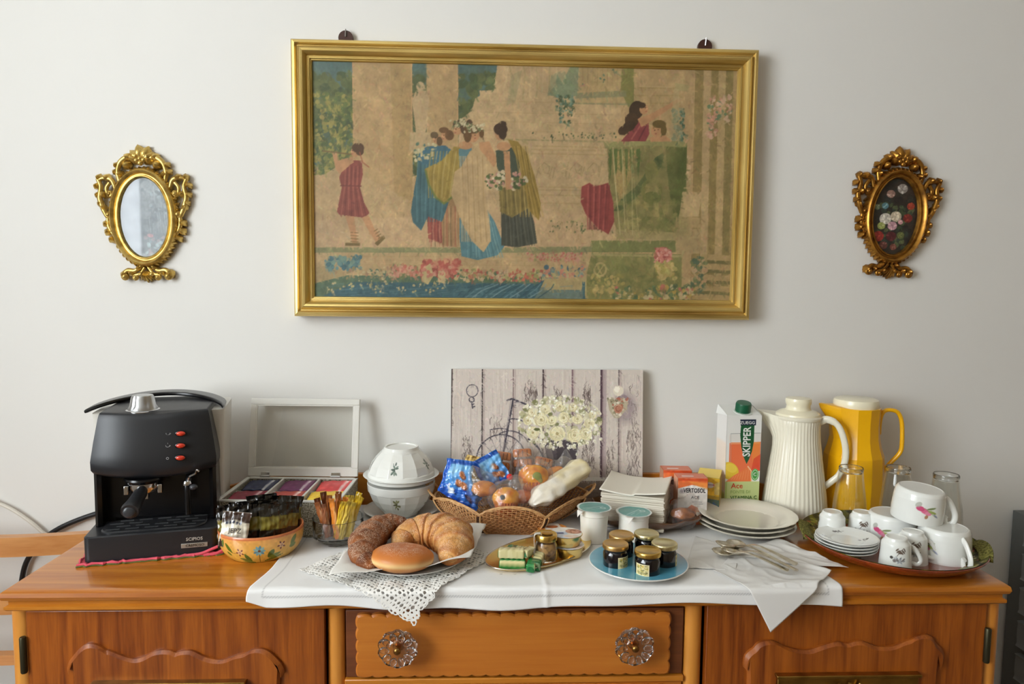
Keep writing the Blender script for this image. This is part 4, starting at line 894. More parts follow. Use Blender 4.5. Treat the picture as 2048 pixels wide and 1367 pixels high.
g, C = pouch_mesh(.052, .064, .011, lambda u, v: pw_.sample(u, v), seed=50, seal=.1, wr=.5); g.obj('pouch', FOIL, wp, ang=70, col=C)
text('JEPZ', .0125, mat('ink_brown', (44, 34, 28), .5), wp, T(.002, -.0074, -.002, rx=pi/2), sx=.95)

# ------------------------------------------------------------------ tea box with open glazed lid
tb = thing('tea_box', 'white tea bag box with open glazed lid and sparkly sides, behind yellow bowl', 'box', (-.415, -.150, ZT), R(-2))
WP = mat('white_paint', (222, 220, 212), .4, coat=.2)
GLT = mat('glitter_grey', (120, 112, 92), .4, .2, noise=(420, (205, 200, 180), .45, .55), bump=(420, .6, .001), bumptype='NOISE')
bw, bd, bh = .125, .088, .074
g = G(); g.box(-bw, bw, -bd, -bd+.006, 0, bh).box(-bw, bw, bd-.006, bd, 0, bh).box(-bw, -bw+.006, -bd, bd, 0, bh).box(bw-.006, bw, -bd, bd, 0, bh).box(-bw, bw, -bd, bd, 0, .005)
tag(g.obj('box_body', GLT, tb, False), 'glitter covered sides')
for b_ in ((-bw-.001, bw+.001, -bd-.001, -bd+.007), (-bw-.001, bw+.001, bd-.007, bd+.001), (-bw-.001, -bw+.007, -bd-.001, bd+.001), (bw-.007, bw+.001, -bd-.001, bd+.001)): G().box(*b_, bh, bh+.004).obj('box_rim', WP, tb, bevel=.001)
for x in (-.042, .040): G().box(x-.0025, x+.0025, -bd, bd, .006, bh+.002).obj('divider', WP, tb, bevel=.0008)
G().box(-bw, bw, -.0015, .0015, .006, bh-.004).obj('divider', WP, tb)
LT = T(0, bd-.002, bh+.006, rx=R(-10)); lw, lh = .125, .176
for b_ in ((-lw, lw, 0, .008, 0, .019), (-lw, lw, 0, .008, lh-.014, lh), (-lw, -lw+.013, 0, .008, .019, lh-.014), (lw-.013, lw, 0, .008, .019, lh-.014)):
    G().box(*b_, LT).obj('lid_frame', WP, tb, bevel=.0012)
for b_ in ((-lw+.013, lw-.013, .001, .005, .019, .0215), (-lw+.013, lw-.013, .001, .005, lh-.0165, lh-.014), (-lw+.013, -lw+.0155, .001, .005, .02, lh-.015), (lw-.0155, lw-.013, .001, .005, .02, lh-.015)):
    G().box(*b_, LT).obj('lid_bead', WP, tb)
G().add([(-lw+.013, .003, .019), (lw-.013, .003, .019), (lw-.013, .003, lh-.014), (-lw+.013, .003, lh-.014)], [(0, 1, 2, 3)], LT).obj('lid_glass', pane('lid_pane'), tb, False)
for x in (-.085, .075):
    hg = G().box(x-.010, x+.010, -.002, .0, -.006, .009, LT).obj('hinge', CHR, tb, bevel=.0005); G().tube([(x-.011, bd-.004, bh+.0065), (x+.011, bd-.004, bh+.0065)], .0022, 8).obj('hinge_pin', CHR, hg)
TEA = mat('tea_envelope', rough=.45, vc=True, coat=.15)
def teabag_stack(x, y, w, d, col, lab, n, ang=0, group='tea bags in the white box', tagc=(228, 226, 220)):
    for k in range(n):
        q = Paint(24, 18, col); q.poly([(17, 0), (19.5, 0), (18.5, 18), (16.5, 18)], tagc, .75); q.dots(5, 2, 3, 15, 15, [tuple(min(255, c+34) for c in col)], 1, 2.4, .5); q.cloud(.08, 5)
        g = G(); g.grid(lambda u, v: ((u-.5)*w, (v-.5)*d, .0018*sin(pi*u)*sin(pi*v)+.0006*sin(u*17+k)), 24, 18)
        C = np.array([q.sample(i/23, 1-j/17) for j in range(18) for i in range(24)])
        o = g.obj('tea_bag', TEA, None, col=C, solid=.0022); c, s = cos(R(-2)), sin(R(-2)); X_, Y_ = -.415+x*c-y*s, -.150+x*s+y*c
        zz = ZT+.058+.0042*k
        o.location = (X_+.003*(k % 2), Y_, zz); o.rotation_euler = (R(4), R(2*(-1)**k), R(-2+ang+2*((k*7) % 3-1)))
        tag(o, lab[k], 'tea bag', group)
pos = ['topmost', 'second from top', 'third from top', 'lowest visible']
def labs(c, where, n): return ['%s %s tea bag, %s compartment of white box' % (pos[n-1-k], c, where) for k in range(n)]
teabag_stack(-.083, .044, .062, .062, (44, 52, 84), labs('navy blue', 'rear left', 4), 4)
teabag_stack(-.083, -.036, .066, .055, (138, 34, 58), labs('crimson', 'front left', 4), 4)
teabag_stack(-.001, .043, .064, .062, (112, 44, 92), labs('purple', 'rear middle', 4), 4)
teabag_stack(-.001, -.036, .066, .056, (172, 66, 56), labs('brick red', 'front middle', 4), 4)
teabag_stack(.082, .043, .068, .064, (214, 66, 66), labs('bright red', 'rear right', 4), 4)
teabag_stack(.082, -.036, .068, .060, (232, 190, 52), labs('yellow', 'front right', 4), 4)

# ------------------------------------------------------------------ sugar glass
GLS = mat('clear_glass', (250, 250, 250), .02, trans=1, ior=1.45)
sg = thing('sugar_bowl', 'clear glass bowl full of brown and yellow sugar sticks, left of pastries', 'bowl', (-.290, -.268, ZR))
g = G(); g.lathe([(.0001, .001), (.028, 0), (.034, .003), (.034, .008), (.040, .014), (.0495, .018), (.0505, .050), (.0500, .0535), (.0475, .0535), (.0468, .050), (.0462, .022), (.036, .0165), (.0001, .0155)], 72, rf=lambda a, i: 1-.012*(abs(sin(a*6))) if 4 < i < 7 else 1)
g.obj('glass_wall', GLS, sg, ang=50)
rs_ = random.Random(3); cols = {'brown': (150, 86, 44), 'dark brown': (108, 56, 30), 'yellow': (222, 182, 40), 'orange': (214, 126, 40), 'gold': (236, 204, 84)}
places = [('dark brown', -.036, .004), ('brown', -.030, -.016), ('dark brown', -.026, .016), ('brown', -.020, -.026), ('brown', -.016, .004), ('dark brown', -.010, -.014), ('brown', -.006, .024), ('orange', -.002, -.028), ('brown', .002, .002), ('orange', .006, -.018),
          ('yellow', .010, -.030), ('gold', .010, .022), ('orange', .014, -.006), ('yellow', .018, -.024), ('gold', .020, .010), ('yellow', .024, -.012), ('yellow', .027, .022), ('gold', .030, -.018), ('yellow', .034, .002), ('yellow', .036, -.010), ('gold', .022, -.032)]
wh = ['left edge', 'front left', 'rear left', 'front left of centre', 'left of centre', 'left middle', 'rear centre', 'front centre', 'exact centre', 'just right of centre', 'front, right of centre', 'rear, right of centre', 'right middle', 'front right', 'right rear middle', 'right, second row', 'far rear right', 'front right rim', 'right edge', 'rightmost front edge', 'foremost right']
for k, (cn, x, y) in enumerate(places):
    q = Paint(8, 30, cols[cn]); q.poly([(0, 0), (8, 0), (8, 3), (0, 3)], tuple(int(c*.75) for c in cols[cn])); q.poly([(5, 6), (7, 6), (7, 26), (5, 26)], (235, 215, 170), .45)
    h_ = rs_.uniform(.072, .084); lx = x*.5+rs_.uniform(-.004, .004)
    pouch('sugar_stick', '%s paper sugar stick standing at the %s of glass bowl' % (cn, wh[k]), 'sugar stick', .0125, h_, .005, q, (-.290+x*.94, -.268+y*.94, ZR+.016+h_/2), (R(-y*260+rs_.uniform(-4, 4)), R(x*420+rs_.uniform(-7, 7))), R(rs_.uniform(-35, 35)), 'sugar sticks in the glass bowl', seed=k, nu=9, nv=24, seal=.05, wr=.5)

# ------------------------------------------------------------------ bowls and saucers
BC = (-.184, -.100)
def saucer(name, label, cat, r, loc, mt_=WHITE, h=.016, well=.55, wav=0, group=None, nw=10):
    g = G(); rf = (lambda a, i: 1+wav*abs(sin(a*nw/2))**.5 if 1 < i < 5 else 1) if wav else None
    g.lathe([(r*.5, 0), (r*.52, .003), (r*.80, h*.55), (r*.985, h), (r, h+.0012), (r*.985, h+.0022), (r*.78, h*.55+.0035), (r*well, .0065), (r*well*.9, .0050), (.0001, .0050)], 96, rf=rf)
    o = g.obj(name, mt_, None, ang=60); o.location = loc; return tag(o, label, cat, group)
saucer('saucer', 'white saucer under the lower flowered bowl, behind the croissants', 'saucer', .083, (BC[0], BC[1], ZR))
def sprig(q, x, y, s, c1='4e5a4c', c2='7c8474'):
    r_ = np.random.RandomState(int(x+y)); 
    q.line([(x-3*s, y+8*s), (x, y), (x+2*s, y-8*s)], 1.2, c1)
    for k in range(12): a = r_.uniform(0, 6.3); d = r_.uniform(2, 8)*s; q.ell(x+d*cos(a)*.7, y+d*sin(a), 2.6*s, 1.2*s, (c1, c2)[k % 2], a, .85)
def faceted(name, label, loc, flip, c1, c2, turn):
    pts = [(.038, 0), (.040, .004), (.043, .007), (.056, .020), (.066, .034), (.0715, .047), (.0725, .050), (.0740, .0505), (.0748, .060), (.0752, .066)]
    t = thing(name, label, 'bowl', loc, turn); t.scale = (1, 1, 1.07)
    Q = Paint(480, 96, (226, 226, 220))
    for k in range(5): sprig(Q, 48+96*k, 48, 1.8, c1, c2)
    rs2 = [p[0] for p in pts]; zs2 = [p[1] for p in pts]
    def fn(u, v):
        a = 2*pi*u; z = .066*(1-v); r = np.interp(z, zs2, rs2); fac = np.abs(((a*14/(2*pi)) % 1)-.5); amp = np.where((z > .008) & (z < .050), 1.0, .0)
        r = r*(1-amp*(.030*(1-(2*fac)**2)*1.0-.012)); return (r*np.cos(a), r*np.sin(a), z if not flip else .066-z)
    o = printed('bowl_wall', Q, fn, mat('china_print', rough=.18, vc=True, coat=.4), t)
    g = G(); g.lathe([(.0752, .066), (.0745, .0668), (.0725, .066), (.069, .045), (.052, .020), (.030, .010), (.0001, .009)], 72, T(0, 0, 0) if not flip else Matrix.Scale(-1, 4, (0, 0, 1)) @ T(0, 0, -.066))
    g.obj('bowl_inside', WHITE, t)
    g = G(); g.lathe([(.0385, .001), (.037, -.0015), (.033, -.001), (.031, .004), (.0001, .005)], 60, T(0, 0, 0) if not flip else Matrix.Scale(-1, 4, (0, 0, 1)) @ T(0, 0, -.066))
    g.obj('foot_ring', WHITE, t)
    if flip:
        o.data.flip_normals()
        G().ball((0, 0, .0615), (.010, .004, .0006), 16, 6).obj('maker_mark', mat('grey_ink', (96, 100, 96), .5), t)
    return t
faceted('faceted_bowl', 'upright fluted white bowl with olive flower sprigs, standing on the lower saucer', (BC[0], BC[1], ZR+.007), False, '5c5a30', '8a8a58', R(-128))
saucer('saucer', 'white saucer sandwiched between the two fluted bowls', 'saucer', .084, (BC[0], BC[1], ZR+.0785), well=.6)
faceted('faceted_bowl', 'upside down fluted white bowl with dark green sprigs, on top of the upper saucer', (BC[0], BC[1], ZR+.0855), True, '3e5046', '6c7c70', R(-132))

# ------------------------------------------------------------------ canvas print
cv = thing('canvas_print', 'canvas print of white roses by weathered planks, leaning against wall behind basket', 'picture', (.148, -.050, ZR+.001)); cw, chh = .225, .322
cv.rotation_euler = (R(-5), 0, 0)
W_, H_ = 450, 322; Q = Paint(W_, H_, 'c9beb4')
sk = lambda x, y: ((x-902)/386*449, (y-746)/262*321); Q.tf = sk; Q.k = 1.17
for k in range(700):                                   # paint grain along the planks
    x = Q.rs.uniform(902, 1288); y = Q.rs.uniform(740, 1010); l = Q.rs.uniform(8, 60); Q.line([(x, y), (x+Q.rs.uniform(-1, 1), y+l)], Q.rs.uniform(.6, 2), ('b3a59c', 'd6ccc2', 'a99a94', 'ddd4ca')[k % 4], .4)
def crackle(x0, x1, y0, y1, n):
    for k in range(n):
        x = Q.rs.uniform(x0, x1); y = Q.rs.uniform(y0, y1); P_ = [(x, y)]
        for q in range(Q.rs.randint(2, 6)): x = min(max(x+Q.rs.uniform(-3, 3), x0), x1); y += Q.rs.uniform(1, 7); P_.append((x, y))
        Q.line(P_, Q.rs.uniform(.6, 1.3), ('4c3f3c', '6c5c56')[k % 2], .75)
for a in ((925, 945, 870, 940, 50), (980, 1010, 830, 880, 26), (1048, 1075, 765, 800, 40), (1165, 1182, 768, 850, 70), (1180, 1190, 860, 920, 24), (1165, 1180, 880, 950, 36), (1255, 1284, 860, 948, 60), (1215, 1228, 880, 945, 24), (1108, 1124, 770, 800, 18), (1260, 1280, 755, 860, 16), (1030, 1060, 900, 960, 20)): crackle(*a)
for x, wd, c in ((964, 2.6, '3a3030'), (1026, 2.0, '7a6664'), (1086, 3.0, '4a3a3c'), (1145, 3.4, '7c6468'), (1204, 5, '4e3a42'), (1239, 2.4, '6c5c5c')):
    Q.line([(x, 740), (x+.5, 955)], wd, c); Q.line([(x+3.5, 740), (x+3.5, 955)], 4, 'a89690', .55)
Q.line([(903.5, 740), (901, 950)], 3.2, '4a3c3a')
Q.poly([(1206, 740), (1214, 740), (1214, 955), (1207, 955)], '8f7a80', .5)
Q.poly([(895, 951), (1295, 951), (1295, 958), (895, 958)], 'd8d2ca'); Q.poly([(895, 958), (1295, 958), (1295, 1012), (895, 1012)], '8a7a70')
for k in range(90): x = Q.rs.uniform(900, 1288); y = Q.rs.uniform(960, 1005); Q.line([(x, y), (x+Q.rs.uniform(5, 26), y)], 1.6, ('a39488', '6c5c56', 'b9aca0', '5c4c48')[k % 4], .6)
IR = '45404a'
for a in range(13): pass
circ = lambda cx, cy, r, a0_, a1_, n=24, ry=None: [(cx+r*cos(R(a0_+(a1_-a0_)*k/n)), cy+(ry or r)*sin(R(a0_+(a1_-a0_)*k/n))) for k in range(n+1)]
Q.line(circ(944, 787, 11.5, 0, 360), 1.6, IR); Q.line(circ(943, 804, 5, 0, 360, 12), 2, IR); Q.line([(943, 808), (945, 820)], 2.6, IR); Q.line([(945, 818), (949, 817)], 2.6, IR); Q.line([(945, 813), (948, 812)], 2, IR)
Q.line(circ(1003, 920, 50, 180, 345, 30), 2.4, IR); Q.line([(1026, 803), (1008, 900), (1004, 920)], 3.4, IR); Q.line([(1022, 803), (1006, 900)], 1.2, '8a8084')
Q.line([(1014, 805), (1024, 802), (1040, 808), (1058, 815)], 3.4, IR); Q.line(circ(1020, 905, 42, 232, 330, 14), 2, IR); Q.line(circ(1025, 920, 62, 265, 345, 16, 80), 2.6, IR); Q.line([(1038, 858), (1040, 882)], 2, IR); Q.line([(980, 861), (1000, 858), (1014, 860)], 2, IR)
Q.line(circ(1040, 935, 50, 290, 350, 12, 60), 3, IR); Q.line(circ(1035, 950, 62, 300, 350, 12, 74), 2, IR)
for k in range(6): a = 200+k*22; Q.line([(1003, 920), (1003+48*cos(R(a)), 920+48*sin(R(a)))], 1, IR, .7)
Q.poly([(1088, 880), (1158, 880), (1152, 930), (1140, 958), (1112, 958), (1096, 925)], '4c4448'); Q.poly([(1092, 884), (1112, 884), (1118, 955), (1104, 940)], '6a6064', .7)
ins = lambda x, y: ((x-1120)/84)**2+((y-846)/50)**2 < 1
Q.dots(420, 1034, 796, 1206, 900, ['cfc8a8', 'ded8bc', '9a9870', 'eae6d0', 'b9b48c', '7c7c54'], 2, 6, .95, ins)
def rose(x, y, r):
    Q.ell(x, y, r, r*.95, 'e4dcb4')
    for k in range(5): a = Q.rs.uniform(0, 360); q = r*(.86-.17*k); Q.line(circ(x, y, q, a, a+Q.rs.uniform(150, 260), 12), 1.5, ('bdb184', 'c9be94')[k % 2], .85); Q.line(circ(x+.6, y-.6, q*.9, a+90, a+240, 10), 1.2, 'f4efd8', .8)
    Q.ell(x, y, r*.2, r*.2, 'b0a070')
for a in ((1115, 868, 16), (1150, 871, 15), (1172, 868, 13), (1066, 866, 13), (1082, 842, 14), (1056, 843, 10), (1104, 843, 10), (1156, 840, 11), (1128, 838, 12), (1180, 848, 11), (1090, 822, 11), (1120, 816, 11), (1146, 818, 9), (1064, 828, 9), (1186, 832, 8)): rose(*a)
Q.ell(1074, 860, 6, 3, '5e6236'); Q.dots(230, 1034, 796, 1206, 898, ['f2eedc', 'fbf8ea', 'd9d4ba'], 1.2, 3, .95, lambda x, y: ins(x, y) and not (((x-1120)/60)**2+((y-852)/32)**2 < 1))
for x, y in ((1088, 888), (1096, 893), (1108, 897), (1117, 889), (1138, 895), (1150, 890), (1160, 888), (1176, 886), (1190, 882), (1155, 907), (1060, 884), (1074, 882), (1198, 868), (1203, 878)): Q.ell(x, y, 3.2, 3.2, 'eeead6'); Q.ell(x+1, y+1, 1.5, 1.5, 'c4bf9c')
for k in range(36): a = Q.rs.uniform(-3.0, -.14); Q.ell(1120+87*cos(a), 846+50*sin(a), 2, 2, 'ded9c0')
Q.ell(1246, 806, 16, 14, '8c7a80', .3, .6); Q.ell(1252, 818, 22, 30, '7a6870', 0, .5, .6)
Q.poly([(1216, 804), (1224, 798), (1236, 802), (1248, 798), (1258, 806), (1256, 820), (1240, 838), (1230, 838), (1220, 824)], 'b0a48c'); Q.dots(90, 1216, 800, 1258, 836, ['c8bfa8', '8c8468', 'ddd6c4', '6c6a50', 'a8604c'], 1.5, 3.6, .9, lambda x, y: abs(x-1237) < 21-(y-800)*.45)
Q.ell(1238, 820, 9, 9, 'b07a62'); Q.line(circ(1238, 820, 5, 20, 250, 10), 1.6, '8c503c'); Q.line(circ(1238, 820, 7, 150, 330, 10), 1.4, 'c99a80'); Q.ell(1238, 786, 10.5, 10.5, 'd9cfbc'); Q.ell(1235, 783, 6, 6, 'ece4d4')
Q.a *= 1.05; Q.strokes(5000, .04, 9)
G().box(-cw, cw, .001, .016, 0, chh).obj('stretcher_frame', mat('canvas_edge', (226, 222, 214), .8), cv, bevel=.0015)
printed('canvas_face', Q, lambda u, v: (-cw+2*cw*u, 0*u, chh*(1-v)), mat('canvas_cloth', rough=.75, vc=True, bump=(500, .15, .0005)), cv)
# ------------------------------------------------------------------ lace doily, napkin liner, pastries
LC = (-.152, -.378); HD = .183                         # centre and half diagonal
def lace_fn(u, v):
    """square doily laid corner-on: u, v along its sides"""
    a, b = (u-.5)*2*HD*.7071, (v-.5)*2*HD*.7071
    X_ = (a-b)*.7071; Y_ = -(a+b)*.7071; c, s = cos(R(11)), sin(R(11)); x = LC[0]+X_*c-Y_*s; y = LC[1]+X_*s+Y_*c
    z = ZR+.0030+.0028*abs(sin(x*70)*cos(y*60)); ye = -.4905
    if y < ye:
        q = ye-y; r = .008; an = min(q/r, pi/2); y = ye-r*sin(an)-.0005; z = ZR+.0024-r*(1-cos(an))-max(0, q-r*pi/2); x += .003*sin(z*150)
    return (x, y, z)
n = 330; g = G(); g.grid(lace_fn, n, n)
keep = []; cell = 2*HD*.7071/.0078
for j in range(n-1):
    for i in range(n-1):
        u = (i+.5)/(n-1); v = (j+.5)/(n-1); e = min(u, v, 1-u, 1-v)*2*HD*.7071   # distance from the side in metres
        s_ = (u if min(v, 1-v) < min(u, 1-u) else v)*2*HD*.7071
        sc_ = .0045*(1-abs(sin(s_*pi/.019))**.6)+.0012*(1-abs(sin(s_*pi/.0063)))
        if e < sc_: continue
        if e < .100 and abs(u-v) > -1:
            cx = u*cell; cy = v*cell; r = int(cy); fx = (cx+(.5 if r % 2 else 0)) % 1-.5; fy = cy % 1-.5
            h_ = .36+.10*sin(int(cx+(.5 if r % 2 else 0))*2.3+r*1.7); rr_ = math.hypot(fx*(1.1+.25*sin(r*2.1)), fy)
            dense = .72+.28*sin(e*340+1.2); 
            if rr_ < h_*dense and e > sc_+.0022: continue
        keep.append(j*(n-1)+i)
g.f = [g.f[k] for k in keep]
tag(g.obj('lace_doily', mat('cotton_lace', (238, 236, 230), .9, bump=(700, .5, .0006)), None, solid=.0009, ang=180), 'white crocheted lace doily under the pastry plate, corner hanging over table edge', 'doily')
pl = thing('pastry_plate', 'low white plate holding the pastries, on the lace doily', 'plate', (-.135, -.362, ZR+.0034))
G().lathe([(.06, 0), (.07, .002), (.095, .008), (.105, .012), (.1055, .0135), (.094, .0105), (.068, .0055), (.0001, .005)], 72).obj('dish', WHITE, pl)
cor = [Vector((-.262, -.482, .014)), Vector((-.022, -.448, .034)), Vector((.006, -.262, .024)), Vector((-.240, -.232, .020))]
def napk(u, v):
    p = cor[0]*(1-u)*(1-v)+cor[1]*u*(1-v)+cor[2]*u*v+cor[3]*(1-u)*v
    d = math.hypot(p.x+.135, p.y+.362); k = smooth(.055, .135, d); z = .0100+(p.z-.004)*k+.0022*sin(u*17+v*5)*k+.0016*sin(v*23-u*9)*k
    z = max(z, .0055+(.0065 if d > .058 else 0)*smooth(.058, .11, d))
    return (p.x, p.y, ZR+.0034+z)
tag(G().grid(napk, 60, 60).obj('paper_napkin', PAPER, None, ang=60, solid=.0007), 'unfolded white paper napkin lining the pastry plate, corners raised', 'napkin')
BREAD = mat('baked_crust', rough=.55, vc=True, bump=(160, .5, .0018), spec=.35)
def sugared(m):
    """fine pale sugar grains where the colour attribute's alpha is high"""
    N = m.node_tree.nodes; L = m.node_tree.links; b = N['Principled BSDF']; a = [n_ for n_ in N if n_.type == 'ATTRIBUTE'][0]; tc = [n_ for n_ in N if n_.type == 'TEX_COORD'][0]
    n_ = N.new('ShaderNodeTexNoise'); n_.inputs['Scale'].default_value = 700; n_.inputs['Detail'].default_value = 2; L.new(tc.outputs['Object'], n_.inputs['Vector'])
    n2 = N.new('ShaderNodeTexNoise'); n2.inputs['Scale'].default_value = 70; L.new(tc.outputs['Object'], n2.inputs['Vector'])
    r = N.new('ShaderNodeValToRGB'); r.color_ramp.elements[0].position = .50; r.color_ramp.elements[1].position = .57; L.new(n_.outputs[0], r.inputs[0])
    r2 = N.new('ShaderNodeValToRGB'); r2.color_ramp.elements[0].position = .34; r2.color_ramp.elements[1].position = .52; L.new(n2.outputs[0], r2.inputs[0])
    m1 = N.new('ShaderNodeMath'); m1.operation = 'MULTIPLY'; L.new(r.outputs[0], m1.inputs[0]); L.new(r2.outputs[0], m1.inputs[1])
    m2 = N.new('ShaderNodeMath'); m2.operation = 'MULTIPLY'; L.new(m1.outputs[0], m2.inputs[0]); L.new(a.outputs['Alpha'], m2.inputs[1])
    mx = N.new('ShaderNodeMix'); mx.data_type = 'RGBA'; mx.inputs[7].default_value = lin((236, 214, 188)) + (1,); L.new(m2.outputs[0], mx.inputs[0]); L.new(a.outputs['Color'], mx.inputs[6]); L.new(mx.outputs[2], b.inputs['Base Color'])
SUG = mat('sugared_crust', rough=.6, vc=True, bump=(190, .8, .0028), spec=.3); sugared(SUG)
def mixc(a, b, t): return np.array(lin(a))*(1-t)+np.array(lin(b))*t
from mathutils import noise as mn
def croissant(name, label, pts, rad, base, dark, light, sugar, seed):
    P_ = spline(pts, 12); m_ = len(P_); nn = 44; V = []; C = []; F = []; prev = None
    for i in range(m_):
        t = i/(m_-1); a = P_[max(0, i-1)]; b = P_[min(m_-1, i+1)]; d = (b-a).normalized(); u = d.cross(Vector((0, 0, 1))).normalized() if prev is None else (prev-d*prev.dot(d)).normalized(); prev = u; w_ = d.cross(u)
        r = np.interp(t, np.linspace(0, 1, len(rad)), rad); seg = (t*7.2) % 1; r *= 1+.13*(seg**1.6)-.06*(1 if seg < .10 else 0)
        for k in range(nn):
            q = 2*pi*k/nn; dirn = u*cos(q)+w_*sin(q); p0 = P_[i]; nz = mn.noise((p0+dirn*r)*60+Vector((seed, 0, 0))); rr2 = r*(1+.08*nz+.035*mn.noise((p0+dirn*r)*170))
            p = p0+Vector((dirn.x*rr2, dirn.y*rr2, dirn.z*rr2*.82)); V.append(tuple(p))
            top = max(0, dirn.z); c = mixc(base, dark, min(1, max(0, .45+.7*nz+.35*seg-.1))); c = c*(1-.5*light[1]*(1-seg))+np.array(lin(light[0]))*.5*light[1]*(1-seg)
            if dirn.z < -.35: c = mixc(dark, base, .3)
            c = c*(1+.25*mn.noise(Vector(p)*300)); C.append(tuple(c)+(sugar*smooth(-.1, .5, dirn.z),))
    for i in range(m_-1):
        for k in range(nn): F.append((i*nn+k, i*nn+(k+1) % nn, (i+1)*nn+(k+1) % nn, (i+1)*nn+k))
    F += [tuple(range(nn))[::-1], tuple((m_-1)*nn+k for k in range(nn))]
    g = G(); g.add(V, F); o = g.obj(name, SUG, None, ang=50, col=np.array(C), sub=1); return tag(o, label, 'pastry')
zb = ZR+.0034+.012
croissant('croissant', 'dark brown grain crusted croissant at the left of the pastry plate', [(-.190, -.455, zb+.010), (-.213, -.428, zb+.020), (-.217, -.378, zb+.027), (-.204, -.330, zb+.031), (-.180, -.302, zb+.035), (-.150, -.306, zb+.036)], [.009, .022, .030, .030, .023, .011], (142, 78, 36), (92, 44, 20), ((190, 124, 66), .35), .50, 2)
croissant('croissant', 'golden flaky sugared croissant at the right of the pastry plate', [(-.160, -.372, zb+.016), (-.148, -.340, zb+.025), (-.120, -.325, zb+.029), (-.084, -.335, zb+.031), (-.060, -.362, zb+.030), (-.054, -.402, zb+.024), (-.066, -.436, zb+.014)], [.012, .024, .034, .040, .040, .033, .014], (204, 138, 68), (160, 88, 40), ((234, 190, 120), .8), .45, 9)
dn = G(); dn.ball((0, 0, 0), (.0560, .048, .0235), 72, 40, fn=lambda d: (1-.14*max(0, d.z)**10)*(1+.02*mn.noise(d*2.5)))
def dcol(p):
    t = p.z/.0235; a = mixc((206, 128, 56), (178, 94, 36), max(0, t)); b = (238, 200, 140); k = math.exp(-((t+.10)/.20)**2); c = a*(1-k)+np.array(lin(b))*k
    if t < -.45: c = mixc((206, 140, 76), (150, 80, 34), min(1, (-t-.45)*2))
    return tuple(c)+(.55*smooth(.45, .9, t),)
o = dn.obj('filled_doughnut', mat('soft_dough', rough=.45, vc=True, bump=(90, .12, .001), sss=.05), None, col=dcol); sugared(_m['soft_dough']); o.location = (-.143, -.433, zb+.019)
o.rotation_euler = (R(-4), R(2), 0); tag(o, 'round golden doughnut with pale band and sugared top, front of pastry plate', 'doughnut')

# ------------------------------------------------------------------ bread basket
RAT = mat('rattan', (196, 142, 88), .5, noise=(120, (160, 104, 58), .35, .7), bump=(200, .4, .0008))
RATL = mat('rattan_pale', (214, 170, 116), .5, noise=(120, (184, 132, 82), .35, .7))
bk = thing('wicker_basket', 'woven rattan basket with looped handles, heaped with packets and wrapped buns', 'basket', (.055, -.14, ZR))
RP = [(-.105, -.148, .052), (-.008, -.232, .044), (.128, -.246, .043), (.222, -.130, .050), (.232, -.092, .052), (.14, -.074, .047), (.0, -.074, .047), (-.095, -.095, .052)]
BP = [(-.045, -.170), (.006, -.226), (.100, -.232), (.168, -.135), (.172, -.115), (.115, -.090), (.020, -.090), (-.030, -.112)]
cx0, cy0 = .055, -.14
rimpts = []
for k in range(8):
    r0 = Vector(RP[k]); r1 = Vector(RP[(k+1) % 8]); b0 = Vector(BP[k]+(.004,)); b1 = Vector(BP[(k+1) % 8]+(.004,)); L_ = (r1-r0).length
    hump = (.012, .021, .010, .004, .012, .014, .012, .004)[k]; off = Vector((cx0, cy0, 0))
    def surf(s, t, out=0):
        rt_ = r0.lerp(r1, s)+Vector((0, 0, hump*sin(pi*s)**.8)); bt = b0.lerp(b1, s); p = bt.lerp(rt_, t); nrm = (p-Vector((cx0, cy0, p.z))).normalized()
        return p+nrm*(out+.010*sin(pi*t)+.006*sin(pi*s)*t)-off
    g = G(); rows = 14; ns = max(5, int(L_/.0085)); m_ = ns*3+1
    for r_ in range(rows):
        t = (r_+.5)/rows; ph = pi*(r_ % 2); s0, s1 = (.0, 1.0)
        if k == 1: s0 = .0
        g.tube([tuple(surf(s0+(s1-s0)*i/(m_-1), t, .0016*sin(pi*i/3*1.0+ph))) for i in range(m_)], .00125, 5, caps=False)
    o = g.obj('woven_panel', RAT, bk, ang=80); o['kind'] = 'stuff'
    g = G()
    for i in range(ns+1): g.tube([tuple(surf(i/ns, t/6)) for t in range(7)], .0014, 5)
    tag(g.obj('stakes', RATL if k != 1 else RAT, bk, ang=80), kind='stuff')
    rimpts += [tuple(surf(i/10, 1.0)) for i in range(10)]
for dd, rr in ((0, .0024), (.0022, .0018)):
    q = [(x*(1+dd*6), y*(1+dd*6), z-dd+.0014*sin(i*1.9)*(1 if dd else 0)) for i, (x, y, z) in enumerate(rimpts)]
    G().tube(q, rr, 7, closed=True).obj('rim_band', RATL, bk, ang=80)
G().prism([(x-cx0, y-cy0) for x, y in BP], .001, .004).obj('basket_floor', RAT, bk)
for k in (0, 1, 2, 3):     # openwork slits down the corners
    r0 = Vector(RP[k]); b0 = Vector(BP[k]+(.004,)); g = G(); off = Vector((cx0, cy0, 0)); nrm = (r0-Vector((cx0, cy0, r0.z))).normalized(); sd = nrm.cross(Vector((0, 0, 1)))
    for s_ in (-1, 1): g.tube([tuple(b0.lerp(r0, t/6)+nrm*(.0045+.010*sin(pi*t/6))+sd*s_*.0052-off) for t in range(7)], .0017, 6)
    g.obj('corner_binding', RATL, bk)
    g = G()
    for t in range(1, 12):
        c = b0.lerp(r0, t/12)+nrm*(.004+.010*sin(pi*t/12))-off; g.tube([tuple(c-sd*.005), tuple(c+sd*.005+Vector((0, 0, -.001)))], .0015, 5)
    tag(g.obj('corner_slats', mat('dark_rattan', (62, 36, 22), .6), bk), kind='stuff')
